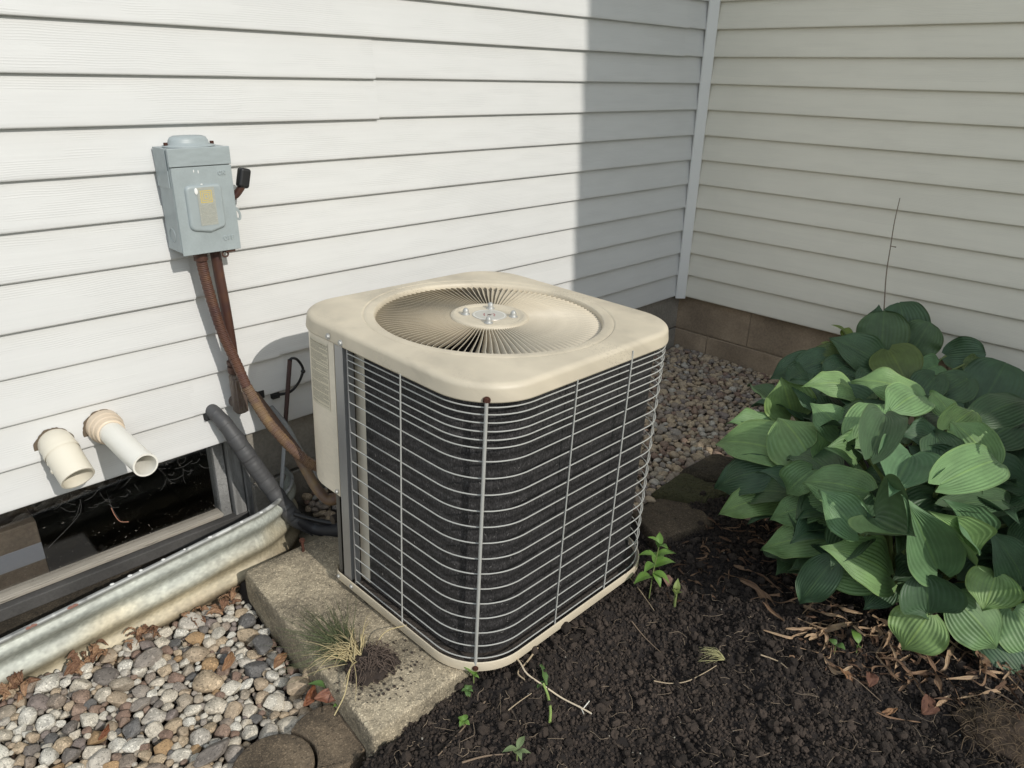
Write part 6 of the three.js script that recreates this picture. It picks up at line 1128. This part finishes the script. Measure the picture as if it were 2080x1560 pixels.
// ---- fine roots and straw on the soil
{
  rnd = mulberry(505); const R = [];
  for (let i = 0; i < 460; i++) {
    const px = rr(790, 2080), py = rr(1150, 1560); if (py < 1500 - (px - 790) * 0.62 && px < 1300) continue;
    const p = onSoil(px, py, 0.004); if (p[0] > -0.4 || p[2] < 0.83) continue; const a = rr(0, 2 * PI), len = Math.pow(rnd(), 2) * 0.05 + 0.008, P = [];
    for (let k = 0; k < 4; k++) { const t = k / 3; P.push([p[0] + len * t * Math.cos(a + t * rr(-0.6, 0.6)), p[1] + rr(0, 0.006), p[2] + len * t * Math.sin(a + t * rr(-0.6, 0.6))]); }
    R.push(sweep(P, rr(0.0003, 0.0008), 8, 4));
  }
  whole('root_fibres', merge(R), mat(0.24, 0.185, 0.13, 0.9), 'fine tan roots and straw strewn over the dark soil', 'roots', [0, 0, 0], null, 'stuff');
}
// ---- single sticks and stems on the soil
function stick(label, pl, r, m, lift = 0.010, name = 'twig') { const P = pl.map(([x, y]) => onSoil(x, y, lift)); const o = P[0], g = sweep(P.map(p => [p[0] - o[0], p[1] - o[1], p[2] - o[2]]), t => r * (1.1 - 0.4 * t), 24, 7); return whole(name, g, m, label, name === 'twig' ? 'twig' : 'stem', o); }
const twigM = mat(0.22, 0.16, 0.11, 0.85), strawM = mat(0.42, 0.33, 0.22, 0.8);
{
  const t = thing('uprooted_weed', 'pale uprooted stem with white root tip lying on soil in front of the slab', 'weed', onSoil(1060, 1350, 0.005));
  const P = [[1010, 1297], [1052, 1340], [1070, 1368], [1105, 1393], [1140, 1417], [1175, 1435], [1201, 1449]].map(([x, y], i) => onSoil(x, y, i < 2 ? 0.03 : 0.012));
  fixed(part(t, 'stem', sweep(P, 0.0019, 40, 8), mat(0.62, 0.52, 0.38, 0.7)), t);
  fixed(part(t, 'root_tip', merge([[[1184, 1440], [1193, 1429], [1197, 1424]], [[1180, 1438], [1186, 1450]], [[1176, 1434], [1190, 1443], [1202, 1450]]].map(pl => sweep(pl.map(([x, y]) => onSoil(x, y, 0.010)), 0.0012, 8, 6))), mat(0.80, 0.77, 0.68, 0.7)), t);
  stick('bent tan stalk curling beside the uprooted pale stem', [[1092, 1316], [1070, 1345], [1052, 1366], [1066, 1381]], 0.0022, strawM);
  stick('long dry stalk lying beside the grass seed head', [[1328, 1383], [1360, 1388], [1395, 1384], [1432, 1366], [1455, 1352]], 0.0013, strawM);
  stick('thin straight twig on the soil below the unit corner', [[1283, 1262], [1310, 1295], [1345, 1328]], 0.0013, twigM);
  stick('dark twig slanting from the young sapling to the unit', [[1275, 1168], [1300, 1200], [1332, 1245]], 0.0016, strawM);
  stick('long brown twig beside the slab front edge', [[985, 1425], [940, 1480], [890, 1535]], 0.0018, twigM);
  stick('short brown stalk at the bottom edge under the small weeds', [[938, 1549], [985, 1536], [1035, 1531]], 0.0020, twigM);
  stick('short pale twig by the wilted green weed', [[1032, 1443], [1055, 1425], [1080, 1408]], 0.0012, strawM);
  stick('fine dry stalk in front of the pale withered hosta leaves', [[1545, 1330], [1580, 1343], [1600, 1358]], 0.0016, strawM);
  stick('thin grey twig in the soil near the frame bottom beside the round paver', [[795, 1490], [815, 1530], [835, 1556]], 0.0020, twigM);
  stick('dark thin twig lying under the withered hosta leaves', [[1700, 1367], [1735, 1378], [1790, 1425]], 0.0012, twigM);
  stick('dry twig leading to the brown root clump', [[2000, 1395], [2040, 1415], [2095, 1450]], 0.002, twigM);
}
// ---- small leaf for weeds
function weedLeaf(L, W, arch = 0.15, fold = 0.2, seed = 1) { return grid(8, 10, (u, v) => { const uu = u * 2 - 1, w = W / 2 * Math.pow(Math.sin(PI * Math.pow(clamp(v, 0.01, 0.99), 0.8)), 0.9); return [L * v, arch * L * 4 * v * (1 - v) - 0.2 * L * v * v + fold * Math.abs(uu) * w + 0.001 * n3(v * 6, seed, uu * 2), uu * w]; }); }
const weedM = mat(0.16, 0.30, 0.055, 0.55, { side: THREE.DoubleSide, transmission: 0.3, thickness: 0 }), weedD = mat(0.10, 0.19, 0.05, 0.6, { side: THREE.DoubleSide, transmission: 0.25, thickness: 0 });
function weed(label, base, h, leaves, m, o = {}) { // leaves: [height share, bearing, length, tilt]
  const t = thing(o.name || 'weed', label, 'weed', base); const lean = o.lean || [0, 0];
  part(t, 'stem', sweep([[0, -0.01, 0], [lean[0] * 0.3 * h, h * 0.5, lean[1] * 0.3 * h], [lean[0] * h, h, lean[1] * h]], o.r || 0.0016, 14, 7), o.stemM || stalkM);
  leaves.forEach(([s, az, L, tilt], i) => { const e = part(t, 'leaf', weedLeaf(L, L * (o.ratio || 0.5), 0.15, 0.2, i), m); e.rotation.set(0, az, tilt, 'YZX'); e.position.set(lean[0] * h * s * s, h * s, lean[1] * h * s * s); });
  return t;
}
{
  weed('young green sapling weed beside the unit corner', onSoil(1318, 1215), 0.165, [[0.98, 2.5, 0.045, 1.0], [0.98, 0.6, 0.040, 0.8], [0.97, 4.4, 0.04, 0.7], [0.80, 5.6, 0.05, 0.35], [0.8, 2.4, 0.046, 0.3], [0.66, 0.3, 0.060, 0.1], [0.66, 3.2, 0.05, 0.2], [0.60, 5.9, 0.065, 0.15], [0.5, 5.2, 0.05, -0.3], [0.42, 2.9, 0.06, 0.2], [0.50, 4.5, 0.04, -0.5]], weedM, { lean: [0.03, 0.05] });
  weed('short upright yellow green sprout to the right of the sapling weed', onSoil(1370, 1228), 0.042, [[0.9, 0.5, 0.036, 1.2], [0.8, 3.5, 0.030, 1.25], [0.5, 2, 0.028, 1.3], [0.6, 5, 0.026, 1.1]], mat(0.25, 0.32, 0.09, 0.6, { side: THREE.DoubleSide, transmission: 0.25, thickness: 0 }), { r: 0.004 });
  weed('tiny seedling with one big leaf at the slab front edge by the unit', onSoil(962, 1385), 0.020, [[1, 2.2, 0.030, 0.9], [0.9, 5.0, 0.014, 0.2], [0.8, 0.2, 0.014, 0.3]], weedM, { ratio: 0.6 });
  weed('low chickweed patch against the slab front, below the one leaf seedling', onSoil(950, 1412), 0.016, [[1, 0, 0.014, 0.2], [1, 1.3, 0.013, 0.3], [0.9, 2.6, 0.014, 0.2], [0.8, 3.8, 0.014, 0.1], [0.9, 5.1, 0.013, 0.3], [0.5, 0.7, 0.012, 0], [0.5, 4.4, 0.012, 0]], weedD, { ratio: 0.75 });
  weed('small round leaved weed on the soil midway along the frame bottom', onSoil(942, 1474), 0.014, [[1, 0.4, 0.016, 0.2], [1, 1.9, 0.014, 0.3], [0.9, 3.4, 0.015, 0.1], [0.8, 4.9, 0.015, 0.2], [0.6, 5.8, 0.012, 0.1]], weedM, { ratio: 0.8 });
  const cl = onSoil(763, 1525, 0.004);
  weed('bright green chickweed cluster between the round paver and the slab tip', cl, 0.022, [[1, 0, 0.016, 0.3], [1, 1.1, 0.015, 0.4], [0.95, 2.2, 0.016, 0.3], [0.9, 3.3, 0.016, 0.2], [0.9, 4.4, 0.015, 0.3], [0.85, 5.4, 0.016, 0.2], [0.5, 0.6, 0.016, 0.1], [0.5, 2.8, 0.016, 0], [0.4, 4.0, 0.017, 0], [0.45, 5.9, 0.017, 0], [0.3, 1.7, 0.017, 0]], weedM, { ratio: 0.8 });
  weed('pale drooping weed at the frame bottom below the wilted plant', onSoil(1050, 1545), 0.030, [[1, 0.3, 0.032, 0.3], [1, 2.6, 0.030, 0.2], [0.9, 4.2, 0.028, 0.4], [0.7, 5.4, 0.026, 0.3], [0.6, 1.4, 0.024, 0]], mat(0.15, 0.20, 0.09, 0.7, { side: THREE.DoubleSide }), { ratio: 0.45 });
  weed('heart leaved seedling in front of the withered hosta leaves', onSoil(1694, 1328), 0.026, [[1, 1.4, 0.020, 0.3], [1, 4.6, 0.022, 0.3]], weedD, { ratio: 0.95 });
  weed('broad leaved seedling beside the heart leaved one', onSoil(1740, 1322), 0.022, [[1, 0.9, 0.036, 0.5], [0.7, 3.7, 0.016, 0.2]], weedM, { ratio: 0.6 });
  weed('small sprout under the base pan edge', onSoil(1228, 1205), 0.014, [[1, 0.9, 0.022, 0.4], [0.9, 3.3, 0.024, 0.3], [0.7, 5.0, 0.02, 0.5]], weedM, { ratio: 0.5 });
  weed('dandelion seedling sticking out between the paver and the gravel', onY(664, 1412, -0.315), 0.022, [[0.9, 2.6, 0.04, 0.7], [0.9, 0.6, 0.038, 0.5], [0.8, 5.3, 0.032, 0.4], [0.4, 3.9, 0.03, 0.4]], weedD, { ratio: 0.45 });
  weed('little bright weed in front of the reddish dead leaf on the paver', onY(690, 1436, -0.315), 0.008, [[1, 0, 0.014, 0.2], [1, 1.4, 0.014, 0.2], [1, 2.9, 0.014, 0.1], [1, 4.2, 0.014, 0.2], [1, 5.4, 0.014, 0.2]], weedM, { ratio: 0.7 });
  weed('yellow green round leaved creeper against the brown foundation by the back hosta', onX(1668, 745, -0.10), 0.135, [[1.0, 2.0, 0.075, 0.9], [1.0, 0.2, 0.055, 0.9], [0.72, 3.3, 0.05, 0.7], [0.65, 2.2, 0.05, 0.5], [0.5, 4.4, 0.06, 0.2], [0.55, 1.2, 0.05, 0.3], [0.3, 3.6, 0.06, 0.0]], mat(0.20, 0.27, 0.05, 0.6, { side: THREE.DoubleSide, transmission: 0.3, thickness: 0 }), { ratio: 0.85, lean: [0, 0.5] });
  // wilted green weed lying on the soil
  const w = thing('wilted_weed', 'wilted green weed lying limp on the soil right of the pale uprooted stem', 'weed', onSoil(1100, 1400));
  fixed(part(w, 'stem', sweep([[1103, 1388], [1112, 1410], [1118, 1440], [1117, 1467]].map(([x, y]) => onSoil(x, y, 0.013)), 0.0030, 20, 8), mat(0.26, 0.36, 0.10, 0.6)), w);
  fixed(part(w, 'leaf', ribbon([[1098, 1350], [1106, 1368], [1110, 1392]].map(([x, y]) => onSoil(x, y, 0.012)), 0.022, 0.8, 0.2), weedD), w);
  fixed(part(w, 'leaf', ribbon([[1092, 1398], [1100, 1388], [1108, 1384]].map(([x, y]) => onSoil(x, y, 0.008)), 0.018, 0.5, 0.3), weedD), w);
  // dry stalk rising from the back hosta
  const s = thing('dry_flower_stalk', 'tall dry flower stalk rising from the back hosta in front of the cream siding', 'stalk', onX(1797, 640, -0.16));
  fixed(part(s, 'stem', sweep([onX(1795, 640, -0.16), onX(1800, 560, -0.155), onX(1809, 500, -0.15), onX(1817, 450, -0.145), onX(1828, 402, -0.14)], t => 0.0024 - 0.0009 * t, 40, 8), mat(0.22, 0.175, 0.13, 0.85)), s);
  fixed(part(s, 'side_bud', sweep([onX(1809, 500, -0.15), onX(1815, 501, -0.148), onX(1820, 502, -0.147)], t => 0.0010 + 0.0012 * t, 8, 7), mat(0.20, 0.15, 0.10, 0.85)), s);
}
// ---- grass seed head on the soil
{
  rnd = mulberry(17); const o = onSoil(1474, 1341, 0.004), t = thing('grass_sprig', 'pale feathery grass tuft lying on the bare soil', 'grass', o), B = [];
  for (let i = 0; i < 34; i++) { const tip = onSoil(rr(1417, 1450), rr(1312, 1350), rr(0.004, 0.022)); const m = [lerp(o[0], tip[0], 0.5) + rr(-0.006, 0.006), lerp(o[1], tip[1], 0.5) + rr(0.004, 0.014), lerp(o[2], tip[2], 0.5) + rr(-0.006, 0.006)]; B.push(sweep([o, m, tip], t2 => 0.0009 * (1 - 0.7 * t2), 8, 4)); }
  fixed(part(t, 'blades', merge(B), mat(0.40, 0.38, 0.19, 0.8), null, 'stuff'), t);
}
// ---- pulled grass clump on the slab
{
  rnd = mulberry(29); const o = [-2.243, -0.264, 0.715], t = thing('grass_clump', 'pulled up grass clump with soil covered root ball lying on the concrete slab', 'grass clump', o);
  const gb = grid(48, 32, (u, v) => { const a = u * 2 * PI, b = v * PI, d = V3(Math.sin(b) * Math.cos(a), Math.cos(b), Math.sin(b) * Math.sin(a)); const k = 1 + 0.45 * n3(d.x * 2.2, d.y * 2.2, d.z * 2.2) + 0.26 * n3(d.x * 7, d.y * 7, d.z * 7) + 0.16 * n3(d.x * 19, d.y * 19, d.z * 19); return [d.x * 0.050 * k, 0.011 + d.y * 0.021 * k, d.z * 0.044 * k]; }, 1, 1, true);
  part(t, 'root_ball', gb, mat(0.040, 0.029, 0.023, 1));
  const cr = []; for (let i = 0; i < 300; i++) { const a = rr(0, 2 * PI), r = 0.03 + 0.075 * Math.pow(rnd(), 1.8); cr.push(T(ball(0.0008 + 0.003 * rnd() * rnd(), 1), r * Math.cos(a) + 0.012, 0.003 + Math.max(0, 0.045 - r) * rnd(), r * Math.sin(a) + 0.008)); }
  part(t, 'soil_crumbs', merge(cr), mat(0.042, 0.031, 0.025, 1), null, 'stuff');
  const roots = []; for (let i = 0; i < 130; i++) { const a = rr(-1.6, 3.2), b = rr(0.2, 1.4), d = V3(Math.sin(b) * Math.cos(a), Math.cos(b), Math.sin(b) * Math.sin(a)); const s = [d.x * 0.040, 0.020 + d.y * 0.028, d.z * 0.036], e = [d.x * rr(0.05, 0.078), Math.max(0.003, 0.016 + d.y * rr(0.03, 0.045) - 0.02), d.z * rr(0.045, 0.072)]; roots.push(sweep([s, [lerp(s[0], e[0], 0.5) + rr(-0.018, 0.018), lerp(s[1], e[1], 0.5) + rr(0, 0.014), lerp(s[2], e[2], 0.5) + rr(-0.018, 0.018)], e], rr(0.0003, 0.0008), 7, 4)); }
  part(t, 'roots', merge(roots), mat(0.13, 0.095, 0.075, 0.9), null, 'stuff');
  const G = [], Y = [];
  const blade = (s, e, arch, w) => { const P = [0, 0.33, 0.66, 1].map(k => [lerp(s[0], e[0], k) + rr(-0.004, 0.004), Math.max(0.003, lerp(s[1], e[1], k) + arch * Math.sin(k * PI)), lerp(s[2], e[2], k) + rr(-0.004, 0.004)]); return sweep(P, t2 => w * (1 - 0.75 * t2), 12, 4, 0.5); };
  for (let i = 0; i < 150; i++) { const s = [rr(-0.03, 0.0), rr(0.004, 0.02), rr(-0.10, -0.03)]; const ang = rr(-2.9, -0.75), L = rr(0.06, 0.21); const e = [s[0] + L * Math.cos(ang) * 0.75, rr(0.002, 0.022), s[2] + L * Math.sin(ang)]; G.push(blade(s, e, rr(0.002, 0.018), rr(0.0007, 0.0014))); }
  for (let i = 0; i < 60; i++) { const s = [rr(-0.035, 0.005), rr(0.01, 0.035), rr(-0.045, -0.015)]; const ang = rr(-2.9, -0.7), L = rr(0.04, 0.12); const e = [s[0] + L * Math.cos(ang), rr(0.004, 0.03), s[2] + L * Math.sin(ang)]; Y.push(blade(s, e, rr(0.005, 0.035), rr(0.0010, 0.0020))); }
  for (const e of [[-0.085, -0.06, 0.02], [-0.075, -0.05, 0.05], [-0.02, -0.055, -0.20]]) Y.push(blade([-0.02, 0.02, -0.03], [e[0], 0.0, e[2]], 0.02, 0.0013));
  Y.push(sweep([[0.0, 0.012, -0.02], [-0.04, 0.03, -0.01], [-0.085, 0.012, 0.03], [-0.115, -0.02, 0.035]], 0.0014, 20, 5), sweep([[0.03, 0.02, -0.03], [0.07, 0.035, -0.04], [0.12, 0.03, -0.03]], 0.0013, 16, 5));
  part(t, 'green_blades', merge(G), mat(0.115, 0.135, 0.06, 0.7), null, 'stuff'); part(t, 'dry_blades', merge(Y), mat(0.50, 0.41, 0.22, 0.75), null, 'stuff');
}
// ---- dead tree leaves
function deadLeaf(L, W, seed, curl) { return grid(14, 18, (u, v) => { const uu = u * 2 - 1, w = W / 2 * Math.pow(Math.sin(PI * Math.pow(clamp(v, 0.01, 0.99), 0.85)), 0.8) * (1 + 0.12 * n3(v * 7, seed, uu)); return [L * (v - 0.5), curl * L * (1 - 4 * (v - 0.5) ** 2) + 0.35 * Math.abs(uu) * w * (1 + 0.5 * n3(v * 3, seed, 4)) + 0.006 * n3(v * 4, seed, uu * 2), uu * w]; }); }
{
  const dl = (label, p, L, W, rot, m, seed, curl = 0.12) => { const o = whole('dead_leaf', deadLeaf(L, W, seed, curl), m, label, 'leaf', p); o.rotation.set(...rot, 'YXZ'); return o; };
  const red = mat(0.40, 0.20, 0.13, 0.6, { side: THREE.DoubleSide, map: texRust }), ora = mat(0.36, 0.16, 0.08, 0.65, { side: THREE.DoubleSide, map: texRust }), tn = mat(0.50, 0.33, 0.19, 0.8, { side: THREE.DoubleSide, map: texRust }), br = mat(0.24, 0.13, 0.09, 0.85, { side: THREE.DoubleSide, map: texRust });
  dl('glossy reddish dead leaf lying against the slab behind the round paver', onY(673, 1415, -0.300), 0.070, 0.030, [0.5, -0.55, -0.15], red, 1);
  dl('upright orange dead leaf beside the glossy reddish one', onY(627, 1412, -0.305), 0.052, 0.026, [1.0, 0.9, 0.4], ora, 2);
  dl('tan curled leaf standing among the river stones near the slab', onY(461, 1343, -0.335), 0.055, 0.022, [0.8, 0.85, 0.2], tn, 3, 0.2);
  dl('small orange leaf shred between stones at the bottom left', onY(210, 1487, -0.315), 0.034, 0.012, [0.9, 1.0, 0.5], ora, 4, 0.25);
  dl('tan crumpled leaf at the foot of the slab beside the dark oval stone', onY(570, 1342, -0.335), 0.045, 0.022, [0.4, 0.4, 0.3], tn, 5, 0.25);
  dl('curled brown leaf on the soil under the hosta leaf tips', onSoil(1763, 1380, 0.008), 0.040, 0.030, [0.3, 0.6, 0.2], br, 6, 0.3);
  dl('forked tan leaf on the soil left of the curled brown leaf', onSoil(1712, 1375, 0.008), 0.05, 0.028, [0.4, 1.2, 0.3], tn, 7, 0.2);
  dl('folded grey brown leaf in the soil near the right bottom', onSoil(1880, 1432, 0.010), 0.055, 0.040, [0.5, 0.2, 0.2], br, 8, 0.2);
  dl('large pale brown leaf under the right hosta leaves', onSoil(1985, 1340, 0.012), 0.06, 0.045, [0.6, 0.5, 0.1], mat(0.33, 0.24, 0.15, 0.85, { side: THREE.DoubleSide, map: texRust }), 9, 0.15);
  dl('flat tan bark flake on the soil at the right', onSoil(1805, 1448, 0.006), 0.05, 0.014, [0.1, -0.4, 0.05], tn, 10, 0.05);
  dl('reddish brown leaf in the shade beside the short sprout', onSoil(1350, 1178, 0.010), 0.05, 0.032, [0.3, 1.0, 0.1], mat(0.20, 0.12, 0.09, 0.9, { side: THREE.DoubleSide }), 11, 0.15);
  // drift of crumpled leaves where the stones meet the window well
  rnd = mulberry(808); const D = [], E2 = [];
  for (let i = 0; i < 90; i++) {
    const t = rnd(), cl = Math.floor(rnd() * 4); const x = [rr(-2.88, -2.77), rr(-2.70, -2.60), rr(-2.58, -2.50), rr(-2.45, -2.29)][cl], z = 0.175 + Math.pow(rnd(), 1.6) * 0.045, y = gravelL(x, z) + rr(0.004, 0.032) - (z - 0.175) * 0.25;
    const g = deadLeaf(rr(0.018, 0.042), rr(0.010, 0.022), i, rr(0.1, 0.45)); g.rotateX(rr(-0.9, 0.9)); g.rotateZ(rr(-0.6, 0.6)); g.rotateY(rr(0, 2 * PI)); g.translate(x, y, z); (rnd() < 0.6 ? D : E2).push(g);
  }
  whole('leaf_drift', merge(D), mat(0.60, 0.43, 0.28, 0.85, { side: THREE.DoubleSide, map: texRust }), 'drift of crumpled tan leaves along the foot of the window well', 'leaves', [0, 0, 0], null, 'stuff');
  whole('leaf_drift', merge(E2), mat(0.36, 0.23, 0.15, 0.85, { side: THREE.DoubleSide, map: texRust }), 'darker brown leaves mixed into the drift by the window well', 'leaves', [0, 0, 0], null, 'stuff');
}
// ---- fibrous root clump at the right bottom
{
  rnd = mulberry(909); const o = onSoil(2045, 1500, 0.0), t = thing('root_clump', 'matted brown root clump on the soil at the right bottom of the view', 'root clump', o), R = [];
  const gb = grid(40, 24, (u, v) => { const a = u * 2 * PI, b = v * PI, d = V3(Math.sin(b) * Math.cos(a), Math.cos(b), Math.sin(b) * Math.sin(a)), k = 1 + 0.3 * n3(d.x * 3, d.y * 3, d.z * 3) + 0.15 * n3(d.x * 9, d.y * 9, d.z * 9); return [d.x * 0.075 * k, d.y * 0.030 * k, d.z * 0.085 * k]; }, 1, 1, true);
  part(t, 'root_ball', gb, mat(0.055, 0.038, 0.026, 1));
  for (let i = 0; i < 260; i++) { const a = rr(0, 2 * PI), r = 0.09 * Math.sqrt(rnd()), s = [r * Math.cos(a), 0.03 * (1 - (r / 0.1) ** 2) + 0.003, r * Math.sin(a)], q = rr(0, 2 * PI), L = rr(0.015, 0.05), e = [s[0] + L * Math.cos(q), Math.max(0.0, s[1] + rr(-0.015, 0.006)), s[2] + L * Math.sin(q)]; R.push(sweep([s, [lerp(s[0], e[0], 0.5) + rr(-0.008, 0.008), Math.max(s[1], e[1]) + rr(0, 0.010), lerp(s[2], e[2], 0.5) + rr(-0.008, 0.008)], e], rr(0.0003, 0.0008), 7, 4)); }
  part(t, 'fibres', merge(R), mat(0.135, 0.095, 0.058, 0.9), null, 'stuff');
}
//SMALL>

scene.traverse(o => { if (o.isMesh) { o.castShadow = o.receiveShadow = true; } });
renderer.render(scene, camera);
